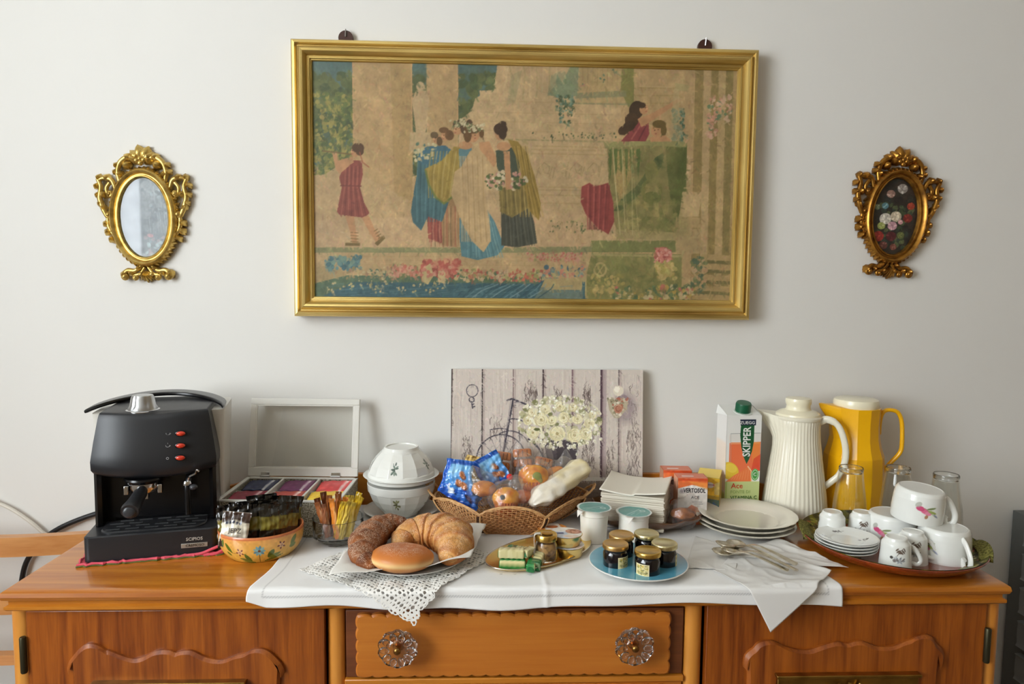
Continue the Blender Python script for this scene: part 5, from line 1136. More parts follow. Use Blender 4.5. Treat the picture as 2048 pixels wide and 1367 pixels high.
for sx, pts in ((-1, [(-.100, -.150, .050), (-.118, -.142, .066), (-.122, -.125, .078), (-.112, -.104, .074), (-.094, -.088, .052)]), (1, [(.222, -.132, .050), (.240, -.128, .064), (.248, -.108, .070), (.242, -.088, .062), (.230, -.080, .052)])):
    P_ = spline([(x-cx0, y-cy0, z) for x, y, z in pts], 6); h = G().tube([tuple(p) for p in P_], .0024, 8).obj('handle', RATL, bk)
    G().tube([tuple(p+Vector((sx*.0035, 0, .003+.0012*sin(i*1.5)))) for i, p in enumerate(P_)], .0018, 7).obj('handle_twist', RATL, h)
# --- contents of the basket
def biscuit_paint(seed=1, low=False):
    q = Paint(70, 60, '5aa0dc'); q.rs = np.random.RandomState(seed)
    for k in range(60): t = k/60; q.a[k, :] = np.array((126, 190, 232))*(1-t)+np.array((60, 130, 212))*t
    q.poly([(0, 0), (70, 0), (70, 9), (0, 9)], '1450a8'); q.poly([(0, 0), (16, 0), (4, 60), (0, 60)], '1c5cc4'); q.poly([(0, 50), (70, 54), (70, 60), (0, 60)], '1c58c0')
    for (x, y, a) in ((48, 28, .8), (40, 42, .5), (52, 46, .6)) if not low else ((50, 40, .6),):
        q.ell(x, y, 9, 6, '6a3218', a); q.ell(x-1.5, y-1.5, 7.5, 4.8, 'cf8a5c', a); q.line([(x-6, y-5), (x+6, y+3)], 1.6, '8a4a2a'); q.line([(x-3, y+3), (x+3, y-4)], .9, 'a8643c', .7)
    q.dots(14, 14, 12, 44, 30, ['a8d4f0', '8cc4ea'], 3, 7, .35)
    if low: q.a[:] = q.a*.55+np.array((30, 84, 200))*.45; q.poly([(4, 20), (14, 18), (22, 46), (12, 50)], 'dfe8f0')
    return q
bp1, bp2, bp3 = biscuit_paint(1), biscuit_paint(4), biscuit_paint(7, True)
pouch('biscuit_packet', 'light blue biscuit packet with brown biscuits, leftmost in the basket', 'packet', .078, .072, .018, bp1, (-.056, -.155, ZR+.104), (R(-22), R(4)), R(-12), 'blue biscuit packets in the basket', seed=3, wr=1.1, seal=.06, taper=.25)
pouch('biscuit_packet', 'light blue biscuit packet tilted to the right, against the rusks in basket', 'packet', .066, .070, .018, bp2, (.016, -.118, ZR+.108), (R(-20), R(-28)), R(6), 'blue biscuit packets in the basket', seed=8, wr=1.4, seal=.06)
pouch('biscuit_packet', 'deep blue packet with white label lying low at left of the basket', 'packet', .090, .046, .018, bp3, (-.046, -.160, ZR+.070), (R(-36), R(28)), R(-2), 'blue biscuit packets in the basket', seed=5, wr=1.6, seal=.07)
pouch('snack_packet', 'small yellow packet peeping out behind the blue packets', 'packet', .050, .05, .02, Paint(10, 10, 'd9b870'), (-.020, -.085, ZR+.105), (R(-10), R(12)), 0, seed=15, wr=2)
RUSK = mat('rusk', rough=.7, vc=True, bump=(240, .6, .001)); FILM = film('clear_film', (240, 236, 230), .06)
def rusk_pack(name, label, loc, rz, ry, w=.036, h=.040):
    t = thing(name, label, 'rusks', loc, rz, 'wrapped rusks at the back of the basket', tilt=(R(-12), ry))
    for k, (z, hh_) in enumerate(((-.010, .018), (.012, .020))):
        g = G(); g.grid(lambda u, v: (0, 0, 0), 2, 2); g = G(); P_ = rrect(w/2, -.010, .010, .005); g.prism([(x, y) for x, y in P_], z-hh_/2+.001, z+hh_/2-.001, inset=.003)
        g.obj('rusk_slice', RUSK, t, ang=50, bevel=.002, col=lambda p: mixc((216, 138, 72), (168, 84, 36), min(1, max(0, .5+.9*mn.noise(p*130)))))
        for x in (-w*.25, 0, w*.25): G().tube([(x, -.0112, z-hh_*.35), (x, -.0112, z+hh_*.35)], .0007, 5).obj('score_line', mat('toast_line', (96, 48, 24), .8), t)
    g = G(); g.ball((0, 0, .004), (w*.66, .018, h*.72), 28, 18, fn=lambda d: 1+.10*mn.noise(d*5+Vector((k, loc[0]*90, 0)))+.35*max(0, d.z)**6); g.obj('clear_wrapper', FILM, t)
rusk_pack('rusk_packet', 'cello wrapped rusks at back of the basket, just behind the right blue packet', (.042, -.078, ZR+.118), 0, R(8))
rusk_pack('rusk_packet', 'topmost wrapped rusks at back of basket, with heart shaped top edge', (.088, -.075, ZR+.124), R(4), R(-3), .042, .050)
rusk_pack('rusk_packet', 'wrapped rusks at back right of basket, lower than the others', (.135, -.075, ZR+.104), R(6), R(14), .040, .044)
def bun(name, label, loc, r, c1, c2, spot=None, fs=1.35, seed=0, cup=True, flat=.8, cat='muffin'):
    t = thing(name, label, cat, loc, 0, 'wrapped buns in the basket')
    def bc(p):
        c = mixc(c1, c2, min(1, max(0, .45+1.1*mn.noise(p*70+Vector((seed, 0, 0))))))
        return c
    g = G(); g.ball((0, 0, 0), (r, r*.9, r*flat), 32, 20, fn=lambda d: 1+.09*mn.noise(d*2.2+Vector((seed, 1, 0)))+.05*mn.noise(d*6)); g.obj('cake_top', BREAD, t, col=bc)
    if cup:
        g = G(); g.lathe([(r*.62, -r*1.25), (r*.80, -r*.55), (r*.93, -r*.1)], 56, rf=lambda a, i: 1+.035*(1 if int(a*56/(2*pi)+.5) % 2 else -1)); g.obj('paper_cup', mat('orange_cup', (206, 112, 66), .6), t, ang=10)
    if spot:
        for (x, z, q, cc) in spot: G().ball((x*r, -r*.80, z*r), (q*r, q*r*.35, q*r), 12, 8, fn=lambda d: 1+.2*mn.noise(d*3)).obj('filling_spot', mat('spot_%02x%02x%02x' % cc, cc, .5), t)
    g = G(); g.ball((0, 0, 0), (r*fs, r*fs*.92, r*fs*.95), 44, 30, fn=lambda d: 1+.13*mn.noise(d*3.1+Vector((seed*3, 0, 0)))+.07*mn.noise(d*9)+.55*max(0, d.dot(Vector((.45*(-1)**seed, -.1, .88)).normalized()))**14)
    g.obj('clear_wrapper', FILM, t, ang=180)
    return t
bun('muffin', 'largest wrapped muffin with green filled crack, upper middle of basket', (.110, -.140, ZR+.098), .034, (240, 166, 40), (214, 116, 30), [(.15, .25, .30, (138, 146, 60)), (-.02, -.05, .2, (92, 100, 44)), (.3, .0, .22, (150, 140, 60))], 1.25, 1)
bun('muffin', 'wrapped yellow muffin with dark chocolate spot, front of the basket', (.048, -.196, ZR+.068), .029, (236, 164, 40), (204, 108, 28), [(-.30, .30, .20, (46, 30, 20))], 1.35, 2)
bun('wrapped_bun', 'brown ring shaped bun in clear film, left of centre in basket', (.000, -.165, ZR+.080), .027, (214, 138, 62), (174, 92, 36), None, 1.4, 3, False, .6, 'bun')
bun('muffin', 'wrapped muffin half hidden behind the largest one, right rear of basket', (.165, -.105, ZR+.092), .026, (232, 152, 56), (200, 108, 38), None, 1.3, 4)
bun('wrapped_bun', 'small reddish wrapped bun between the two front muffins', (.084, -.178, ZR+.066), .020, (222, 130, 70), (190, 88, 46), None, 1.5, 5, False, .7, 'bun')
G().ball((.056, -.168, ZR+.106), (.007, .004, .007), 14, 10).obj('red_sticker', mat('red_seal', (206, 40, 36), .4), None)
tag(bpy.data.objects['red_sticker'], 'small red round seal above the front muffin in the basket', 'seal')
# long white paper-wrapped roll
bgp = spline([(.100, -.205, ZR+.056), (.130, -.182, ZR+.072), (.168, -.150, ZR+.088), (.205, -.118, ZR+.104), (.226, -.098, ZR+.116)], 6); g = G(); V = []; C = []; nn = 28; m_ = len(bgp)
for i, p in enumerate(bgp):
    t = i/(m_-1); d = (bgp[min(m_-1, i+1)]-bgp[max(0, i-1)]).normalized(); u = d.cross(Vector((0, 0, 1))).normalized(); w_ = u.cross(d)
    ru_ = .030*min(1, .35+t*3.0, .55+(1-t)*5); rw_ = .021*min(1, .3+t*4, .5+(1-t)*5)
    for k in range(nn):
        q = 2*pi*k/nn; pp = p+u*cos(q)*ru_+w_*sin(q)*rw_; nz = mn.noise(pp*55); pp += (u*cos(q)+w_*sin(q))*(.0045*nz+.0018*sin(q*7+t*9)); V.append(tuple(pp)); C.append(mixc((238, 228, 206), (222, 206, 160) if t > .45 else (232, 226, 214), min(1, max(0, .5+nz))))
F = [(i*nn+k, i*nn+(k+1) % nn, (i+1)*nn+(k+1) % nn, (i+1)*nn+k) for i in range(m_-1) for k in range(nn)]+[tuple(range(nn))[::-1], tuple((m_-1)*nn+k for k in range(nn))]
g.add(V, F); tag(g.obj('wrapped_roll', mat('waxed_paper', rough=.3, vc=True, coat=.4, bump=(120, .5, .002)), None, ang=60, col=np.array(C), sub=1), 'long cream paper wrapped roll lying across the right side of basket', 'wrapped roll')
# pointed empty cello bag
g = G(); g.grid(lambda u, v: ((u-.5)*.078*(1-v*.93), .006*sin(u*9+v*4)-.004*(1-abs(2*u-1)), v*.062+.002*sin(u*14)), 26, 22)
o = g.obj('cello_bag', film('stiff_film', (220, 220, 220), .16, .08), None, ang=60); o.location = (.186, -.090, ZR+.084); o.rotation_euler = (R(-8), 0, R(4)); tag(o, 'pointed clear cellophane bag sticking up at the right back of basket', 'bag')

# ------------------------------------------------------------------ brown glass platter behind with wrapped pastry, napkin block
AMB = mat('amber_glass', (112, 70, 30), .08, trans=.3, ior=1.5, coat=.5)
pt_ = thing('amber_platter', 'brown glass platter with scalloped rim under the block of napkins', 'platter', (.340, -.157, ZR))
g = G(); g.lathe([(.065, 0), (.072, .003), (.100, .013), (.122, .028), (.125, .033), (.121, .033), (.098, .016), (.070, .006), (.0001, .005)], 96, T(0, 0, 0) @ Matrix.Diagonal((1.12, .80, 1, 1)), rf=lambda a, i: 1+(.035*cos(a*12) if 2 < i < 6 else 0))
pt_.rotation_euler = (0, 0, R(-10)); g.obj('platter_glass', AMB, pt_)
nb = thing('napkin_block', 'thick square block of cream paper napkins with curled top sheet', 'napkins', (.337, -.148, ZR+.0065), R(-20))
NK = mat('napkin_cream', (226, 218, 202), .85, noise=((2, 2, 260), (206, 196, 178), .42, .6), bump=((2, 2, 500), .4, .001))
nw_, nd_ = .066, .072
g = G(); lay = 18
for k in range(lay):
    z = .0041*k; o_ = .0012*sin(k*2.2); g.box(-nw_+o_, nw_+o_, -nd_+.001*cos(k*1.7), nd_, z, z+.0036)
tag(g.obj('napkin_layers', NK, nb, False), 'stacked folded napkins', kind='stuff')
g = G(); g.grid(lambda u, v: ((u-.5)*2*(nw_+.003), (v-.5)*2*(nd_+.003), .0745+.010*(abs(2*u-1)**2.2)*(.4+.6*v)+.004*(1-v)**3*abs(2*u-1)+(.0035*smooth(.5, .54, u)*(1-v))), 40, 30)
g.obj('top_napkin', mat('napkin_top', (232, 226, 212), .85), nb, solid=.0028, off=-1)
wb = bun('wrapped_pastry', 'filled pastry in pointed clear film on brown platter, right of napkin block', (.424, -.204, ZR+.036), .026, (176, 100, 36), (120, 62, 22), None, 1.3, 8, False, .45, 'pastry')
del wb['group']

# ------------------------------------------------------------------ small gilt tray with butter, jar and tubs
tcx, tcy = .110, -.338; gt = thing('gilt_tray', 'small oval gilt metal tray carrying butter pats, jar and tubs', 'tray', (tcx, tcy, ZR), R(38))
GOLD = mat('polished_gold', (232, 204, 132), .25, 1); SILV = mat('tray_silver', (196, 190, 176), .22, 1)
el = T() @ Matrix.Diagonal((1, .53, 1, 1))
G().lathe([(.098, .0005), (.108, .001), (.120, .006), (.124, .0085), (.1245, .0098), (.1225, .0098), (.107, .0028), (.0001, .0022)], 96, el).obj('tray_dish', GOLD, gt)
G().tube([(.1238*cos(2*pi*k/96), .0655*sin(2*pi*k/96), .0097) for k in range(96)], .0011, 6, closed=True).obj('rolled_rim', SILV, gt)
def on_tray(x, y, z=0): return (x, y, ZR+.0030+z)
def butter_paint(s):
    q = Paint(48, 18, 'd2c894')
    if s == 0: q.poly([(0, 0), (48, 0), (48, 3), (0, 3)], '3c3a20'); q.dots(16, 2, 4, 46, 15, ['b9ae78', 'e0d8ac'], 1, 3, .5)
    if s == 1: q.a[:] = (30, 128, 62); q.poly([(0, 14), (48, 14), (48, 18), (0, 18)], 'd9cf98'); q.dots(8, 4, 2, 44, 12, ['2a9450'], 2, 5, .4)
    if s == 2: q.poly([(0, 0), (20, 0), (10, 18), (0, 18)], '2c6c40'); q.dots(26, 0, 0, 48, 18, ['5a5036', 'b0a070', '34523a'], 1, 2.4, .7)
    return q
bps = [butter_paint(i) for i in range(3)]
def butter(label, loc, rz, s, sz=(.047, .019, .017), tilt=(0, 0)):
    t = thing('butter_pat', label, 'butter', loc, rz, 'foil wrapped butter pats on the gilt tray', tilt=tilt); w_, d_, h_ = sz
    q = bps[s]
    g = G(); Pp = rrect(w_/2, -d_/2, d_/2, .003); n_ = 14; nx = 30
    # box body as a lofted tube along x with rounded section
    sec = [(d_/2*(abs(cos(a))**.35)*(1 if cos(a) > 0 else -1), h_/2*(abs(sin(a))**.35)*(1 if sin(a) > 0 else -1)) for a in [2*pi*(k+.5)/24 for k in range(24)]]
    V = []; C = []
    for i in range(nx):
        u = i/(nx-1); e = min(u, 1-u); k_ = min(1, .80+e*6)
        for j, (yy, zz) in enumerate(sec): V.append(((u-.5)*w_, yy*k_, h_/2+zz*k_+.0004*sin(u*30+j))); C.append(q.sample(u, (j/24) if s != 1 else ((j+12) % 24)/24))
    F = [(i*24+j, i*24+(j+1) % 24, (i+1)*24+(j+1) % 24, (i+1)*24+j) for i in range(nx-1) for j in range(24)]+[tuple(range(24)), tuple((nx-1)*24+j for j in range(24))[::-1]]
    F = [f[::-1] for f in F]; g.add(V, F); g.obj('foil_body', FOIL, t, ang=50, col=np.array(C))
    for sx in (-1, 1):
        g = G(); g.prism([(-d_*.42, 0), (d_*.42, 0), (d_*.2, h_*.52), (-d_*.2, h_*.52)], 0, .0012, Matrix(((0, 0, sx, sx*w_*.5), (1, 0, 0, 0), (0, 1, 0, h_*.15), (0, 0, 0, 1)))); g.obj('end_fold', mat('green_foil', (36, 110, 62), .35, .3), t)
    return t
butter('green topped butter pat lying lowest at the front left of gilt tray', on_tray(.054, -.405), R(-6), 1)
butter('cream butter pat stacked on the green one, front left of tray', on_tray(.052, -.400, .0175), R(-5), 0)
butter('crumpled cream butter pat behind the stack, angled towards the small jar', on_tray(.068, -.358, .004), R(-14), 2, tilt=(0, R(4)))
butter('cream and green butter pat standing on end beside the small jar', on_tray(.101, -.398, .001), R(72), 2, (.040, .019, .018), (0, R(-12)))
butter('green ended butter pat right of the stack, nearest the viewer', on_tray(.088, -.412, .0005), R(80), 1, (.034, .016, .015))
butter('cream butter pat leaning between stack and jar, green tip forward', on_tray(.082, -.392, .017), R(62), 0, (.036, .015, .014), (0, R(8)))
hj = thing('small_jar', 'small glass jar of pale spread with gold lid and white paper strip', 'jar', on_tray(.118, -.370, .001))
G().lathe([(.0001, 0), (.019, 0), (.0215, .003), (.0215, .030), (.0185, .036), (.0185, .040), (.0165, .040), (.0165, .036), (.0195, .029), (.0195, .004), (.0001, .003)], 48).obj('jar_glass', GLS, hj)
G().lathe([(.0001, .0045), (.0188, .0045), (.0188, .028), (.0165, .034), (.0001, .034)], 40).obj('jar_filling', mat('pale_spread', (206, 160, 96), .4, noise=(55, (96, 54, 26), .45, .6)), hj)
LG = mat('lid_gold', (214, 178, 96), .24, 1); LG2 = mat('lid_gold_face', (206, 172, 96), .32, 1, bump=(120, .2, .001))
G().lathe([(.0198, .039), (.0208, .040), (.0208, .0485), (.0196, .0505), (.0185, .0508), (.0172, .0500), (.0001, .0500)], 64, rf=lambda a, i: 1+(.008*cos(a*30) if i in (1, 2) else 0)).obj('lid', LG, hj)
g = G(); st_ = spline([(-.010, 0, .0512), (-.0205, -.004, .0512), (-.0232, -.007, .046), (-.0228, -.011, .030), (-.0205, -.014, .018), (-.012, -.024, .012), (-.004, -.0265, .006)], 6)
g.add([p+Vector((0, s_*.0055, 0))+Vector((s_*.003 if i > 20 else 0, 0, 0)) for i, p in enumerate(st_) for s_ in (-1, 1)], [(2*i, 2*i+1, 2*i+3, 2*i+2) for i in range(len(st_)-1)]); g.obj('paper_seal', mat('seal_paper', (226, 220, 206), .7, noise=(300, (150, 140, 130), .5, .62)), hj, solid=.0004)
G().lathe([(.009, .0506), (.010, .0512), (.0085, .0518), (.0001, .0514)], 30, T(.002, 0, 0)).obj('lid_medallion', mat('amber_gold', (190, 140, 48), .25, 1), hj)
def tub(label, loc, rz, lidp, r=.0300, h=.0195, body=GOLD, grp='portion tubs by the gilt tray'):
    t = thing('portion_tub', label, 'tub', loc, rz, grp); G().lathe([(.0001, 0), (r*.86, 0), (r*.89, .001), (r*.95, h-.002), (r*1.03, h-.0012), (r*1.04, h), (r*.96, h+.0004), (.0001, h+.0004)], 56).obj('tub_body', body, t)
    n_ = lidp.w; printed('foil_lid', lidp, lambda u, v: ((2*u-1)*r*1.03, (1-2*v)*r*1.03, h+.0008+0*u), PRINTG, t, mask=lambda u, v: (2*u-1)**2+(2*v-1)**2 < 1.0); return t
def lidp(kind):
    q = Paint(60, 60, 'e4ded6')
    if kind == 0: q.poly([(0, 30), (30, 22), (36, 60), (0, 60)], 'ccd4e4'); q.poly([(6, 32), (24, 28), (26, 36), (8, 42)], '2c3878'); q.ell(42, 20, 15, 12, 'b06a4a'); q.dots(30, 30, 12, 54, 30, ['8c4a34', 'd0947c'], 1.4, 3); q.ell(40, 46, 14, 8, 'e0c8b8')
    if kind == 1: q.a[:] = (222, 150, 70); q.poly([(16, 0), (46, 0), (50, 40), (14, 36)], 'e6ded4'); q.ell(30, 22, 12, 8, 'b4683a'); q.poly([(14, 40), (52, 44), (46, 60), (14, 60)], 'e8e2da'); q.dots(22, 0, 4, 14, 56, ['e8a050', 'c87838'], 2, 4); q.dots(22, 48, 4, 60, 56, ['e8a050', 'c87838'], 2, 4)
    q.cloud(.04, 5); return q
tub('lower gold portion tub on the gilt tray', on_tray(.163, -.345, .001), R(10), lidp(0))
tub('upper gold portion tub with white and blue foil lid, on the other tub', on_tray(.159, -.343, .0225), R(-12), lidp(0))
tub('orange and white lidded tub on the cloth behind the small jar', (.142, -.252, ZR), R(8), lidp(1), .030, .022, mat('orange_tub', (210, 140, 66), .3))

# ------------------------------------------------------------------ yogurts
YW = mat('yogurt_plastic', (236, 232, 222), .35, sss=.1)
def yog(label, x, y, r0, r1, h, rz):
    t = thing('yogurt_pot', label, 'yogurt', (x, y, ZR), rz, 'yogurt pots with teal lids'); k = r1/.0355
    G().lathe([(.0001, 0), (r0-.002, 0), (r0, .002), (r0*1.02, h*.35), (r1*.86, h*.80), (r1*.90, h*.82), (r1*.885, h*.88), (r1*.93, h-.003), (r1*1.0, h-.002), (r1*1.02, h), (.0001, h)], 64).obj('pot', YW, t)
    q = Paint(80, 80, 'dfe6e4'); q.ell(40, 40, 34.5, 34.5, '5c9c98', 0, 1); q.dots(40, 8, 8, 72, 72, ['66a6a0', '50908c'], 4, 9, .35, inside=lambda a, b: (a-40)**2+(b-40)**2 < 900)
    q.line([(14, 46), (36, 42), (60, 34)], 3, 'a8c4c4', .8); q.line([(20, 52), (34, 48)], 1.6, 'b8d0ce', .8); q.ell(58, 46, 7, 6, 'b8d4d0', .3); q.ell(58, 46, 4, 3.4, '6ca8a2', .3); q.line([(30, 58), (50, 52)], 1.4, '9cc4c0', .8)
    printed('foil_lid', q, lambda u, v: ((2*u-1)*r1*1.06, (1-2*v)*r1*1.06, h+.0009+.0005*np.sin(u*9)*np.sin(v*7)), mat('foil_print', rough=.3, vc=True, coat=.3), t, mask=lambda u, v: (2*u-1)**2+(2*v-1)**2 < 1.0)
    G().grid(lambda u, v: ((u-.5)*.018*(1-v), -.011*v**.5*(1)-.0, h+.0009-.012*v**1.5), 8, 8, T(-r1*.86, -r1*.62, 0, rz=-.9)).obj('lid_tab', mat('tab_foil', (226, 222, 214), .4), t, solid=.0004)
    return t
yog('taller white yogurt pot with teal foil lid, left of the napkin block', .2250, -.262, .0262, .0335, .0690, 0)
yog('shorter white yogurt pot with teal lid, in front of the napkins', .3100, -.246, .030, .0352, .0545, R(30))

# ------------------------------------------------------------------ blue plate with jam jars
bp = thing('blue_plate', 'turquoise blue glazed plate with white edge carrying five jam jars', 'plate', (.286, -.400, ZR))
BLUE = mat('turquoise_glaze', (96, 168, 190), .2, coat=.6, noise=(14, (74, 146, 174), .4, .65))
G().lathe([(.058, 0), (.060, .0015), (.078, .006), (.0895, .0115), (.0908, .0130), (.0903, .0140), (.0885, .0140)], 96).obj('plate_edge', WHITE, bp)
pr2 = [(.0888, .0142)]
for k in range(16): r = .0885-.0032*k; z = .0138-.0060*min(1, k/9)**.9; pr2 += [(r, z+.00025), (r-.0016, z-.00020)]
pr2 += [(.036, .0072), (.0001, .0070)]
G().lathe(pr2, 96).obj('plate_glaze', BLUE, bp, ang=80)
JAM = mat('dark_jam', (14, 8, 14), .12, coat=.6); LBL = mat('jar_label', rough=.5, vc=True)
def jam(label, x, y, rz, c):
    t = thing('jam_jar', label, 'jar', (x, y, ZR+.0075), rz, 'jam jars on the blue plate')
    rf = lambda a, i: (1-.035*(abs(((a*6/(2*pi)) % 1)-.5)*2-1)**2*0+.012*cos(a*6) if 1 < i < 6 else 1)
    G().lathe([(.0001, 0), (.0185, 0), (.0212, .003), (.0222, .007), (.0222, .029), (.0205, .0325), (.0195, .034), (.0205, .0355), (.0200, .038), (.0185, .039), (.0001, .039)], 60, rf=rf).obj('jar_body', JAM, t, ang=50)
    lm = mat('lid_%s' % c, {'copper': (222, 184, 120), 'gold': (226, 206, 144), 'pale': (222, 212, 166)}[c], .30, 1); l = G()
    l.lathe([(.0222, .0375), (.0234, .0382), (.0236, .0440), (.0228, .0458), (.0215, .0466), (.0200, .0462), (.0185, .0452), (.0001, .0455)], 72, rf=lambda a, i: 1+(.010*cos(a*24) if i in (0, 1) else 0)); l.obj('lid', lm, t, ang=50)
    q = Paint(34, 34, 'd8c890'); q.line([(1, 1), (32, 1), (32, 32), (1, 32), (1, 1)], 1.4, 'efe6c0'); q.dots(60, 4, 4, 30, 30, ['8a8448', 'b0a050', 'c8a838', '6c6a40', 'e4d8a0'], 1, 2.6, .8); q.line([(5, 24), (29, 24)], 1.4, '6c6440'); q.line([(7, 28), (26, 28)], 1, '8c8450')
    printed('label', q, lambda u, v: (.02275*np.sin((u-.5)*1.15), -.02275*np.cos((u-.5)*1.15), .027-.0205*v), LBL, t); return t
jam('jam jar with copper toned lid, leftmost and nearest the yogurt side', .2400, -.418, R(35), 'copper')
jam('jam jar at the front of blue plate, label turned left', .2910, -.452, R(-38), 'gold')
jam('jam jar at the right of blue plate, pale gold lid', .3300, -.416, R(80), 'pale')
jam('jam jar at back left of blue plate, behind the copper lidded one', .2600, -.371, R(150), 'copper')
jam('jam jar at back right of blue plate, palest lid', .3090, -.364, R(200), 'pale')

# ------------------------------------------------------------------ cartons
def carton(name, label, cat, loc, rz, w, d, h, front, side, top, slope=0, grp=None):
    t = thing(name, label, cat, loc, rz, grp)
    g = G(); g.add([(-w/2, -d/2, 0), (w/2, -d/2, 0), (w/2, d/2, 0), (-w/2, d/2, 0), (-w/2, -d/2, h-slope), (w/2, -d/2, h-slope), (w/2, d/2, h), (-w/2, d/2, h)], [(3, 2, 1, 0), (4, 5, 6, 7), (0, 1, 5, 4), (1, 2, 6, 5), (2, 3, 7, 6), (3, 0, 4, 7)])
    g.obj('carton_body', mat('card_'+'%d_%d_%d' % top, top, .4, coat=.3), t, False, bevel=.0012)
    e = .0006
    printed('front_print', front, lambda u, v: (-w/2+w*u, -d/2-e+0*u, (h-slope)*(1-v)), PRINTG, t)
    if side: printed('side_print', side, lambda u, v: (w/2+e+0*u, -d/2+d*u, (h-slope)*(1-v)+v*0), PRINTG, t); printed('side_print', side, lambda u, v: (-w/2-e+0*u, d/2-d*u, (h-slope)*(1-v)), PRINTG, t)
    return t
BKI = mat('black_ink', (34, 32, 40), .5); GRI = mat('green_ink', (62, 104, 44), .5); REDI = mat('red_ink', (214, 60, 40), .5); WHI = mat('white_ink', (236, 236, 232), .45)
q = Paint(150, 340, 'e9e8e4', lambda x, y: ((x-1439)/70*150, (y-826)/206*340), 1.85)     # sketch frame: 1439..1509 by 826..1032
q.poly([(1445, 866), (1508, 862), (1508, 940), (1445, 950)], 'f0764a'); q.poly([(1445, 864), (1508, 862), (1508, 880), (1445, 882)], 'e4e0da'); q.poly([(1447, 881), (1506, 880), (1506, 884), (1447, 885)], 'f4a070')
q.poly([(1488, 882), (1507, 880), (1507, 925), (1494, 930)], 'f39a3c', .55); q.line([(1447, 863), (1507, 862)], 1, '9a9a96'); q.line([(1447, 863), (1449, 940)], .8, 'b0aeaa'); q.poly([(1495, 915), (1509, 905), (1509, 940), (1490, 945)], 'e44c34', .8)
q.ell(1447, 940, 22, 16, 'e8c23c', .3); q.ell(1450, 934, 14, 8, 'f2d658', .3, .7); q.poly([(1440, 962), (1455, 950), (1478, 936), (1484, 930), (1491, 938), (1493, 962)], 'f08046')
q.line([(1484, 931), (1491, 940), (1492, 962)], 2.4, 'f6c8a0'); 
for k in range(7): q.line([(1486-k*5, 936+k*2.6), (1484-k*5.5, 958)], .8, 'f8a878', .7)
q.poly([(1439, 962), (1509, 962), (1509, 1036), (1439, 1036)], 'c3d08c'); q.poly([(1439, 962), (1443, 962), (1443, 1036), (1439, 1036)], 'a9bc6c')
q.ell(1499, 948, 9, 11, '5cae54'); q.ell(1499, 948, 7, 9, 'd8ecd0'); q.ell(1499, 948, 6, 8, '4ea24a')
q.poly([(1467, 842), (1494, 840), (1494, 880), (1491, 900), (1486, 915), (1481, 926), (1474, 910), (1469, 890), (1466, 866)], '1e5a34'); q.poly([(1465, 834), (1497, 834), (1497, 846), (1466, 846)], '1a2438'); q.poly([(1466, 836), (1496, 836), (1496, 844), (1467, 844)], '202c48')
sk_s = Paint(12, 60, 'e6e4e0'); sk_s.poly([(0, 46), (12, 46), (12, 60), (0, 60)], 'b8c880'); sk_s.poly([(0, 16), (12, 16), (12, 44), (0, 46)], 'ecdccc')
jc = carton('juice_carton', 'tall white juice carton with green screw cap and orange juice picture', 'juice carton', (.588, -.072, ZR), R(2), .080, .060, .245, q, sk_s, (232, 232, 228), slope=.016)
G().lathe([(.0165, 0), (.0172, .002), (.0168, .004), (.0172, .020), (.0160, .0235), (.0001, .024)], 60, T(.004, -.008, .233, rx=R(14)), rf=lambda a, i: 1+.03*cos(a*28) if 1 < i < 4 else 1).obj('screw_cap', mat('green_cap', (18, 88, 58), .35), jc)
G().lathe([(.021, 0), (.021, .003), (.0001, .003)], 40, T(.004, -.010, .2325, rx=R(14))).obj('cap_collar', mat('cap_collar', (210, 216, 208), .35), jc)
for s_ in (-1, 1): G().add([(s_*.040, -.030, .2295), (s_*.040, .030, .2455), (s_*.0455, .026, .225), (s_*.040, -.012, .235)], [(0, 1, 2), (0, 2, 3), (2, 1, 3)]).obj('folded_ear', _m['card_232_232_228'], jc, False)
fr = lambda X_, Z_, **k: T(X_, -.0312, Z_, rx=pi/2, **k)
t_ = text('SKIPPER', .0245, WHI, jc, T(.0075, -.0312, .169, rx=pi/2) @ Euler((0, 0, pi/2)).to_matrix().to_4x4(), sx=.80, bold=.0004)
text('ZUEGG', .0098, WHI, jc, fr(.007, .2125), sx=1.05); text('Ace', .0175, REDI, jc, fr(-.0125, .0670)); text('FONTE DI', .0105, mat('pale_green_ink', (150, 172, 96), .5), jc, fr(-.004, .0530)); text('VITAMINA C', .0112, GRI, jc, fr(.004, .0400))
text('C', .011, WHI, jc, fr(.0285, .0935))
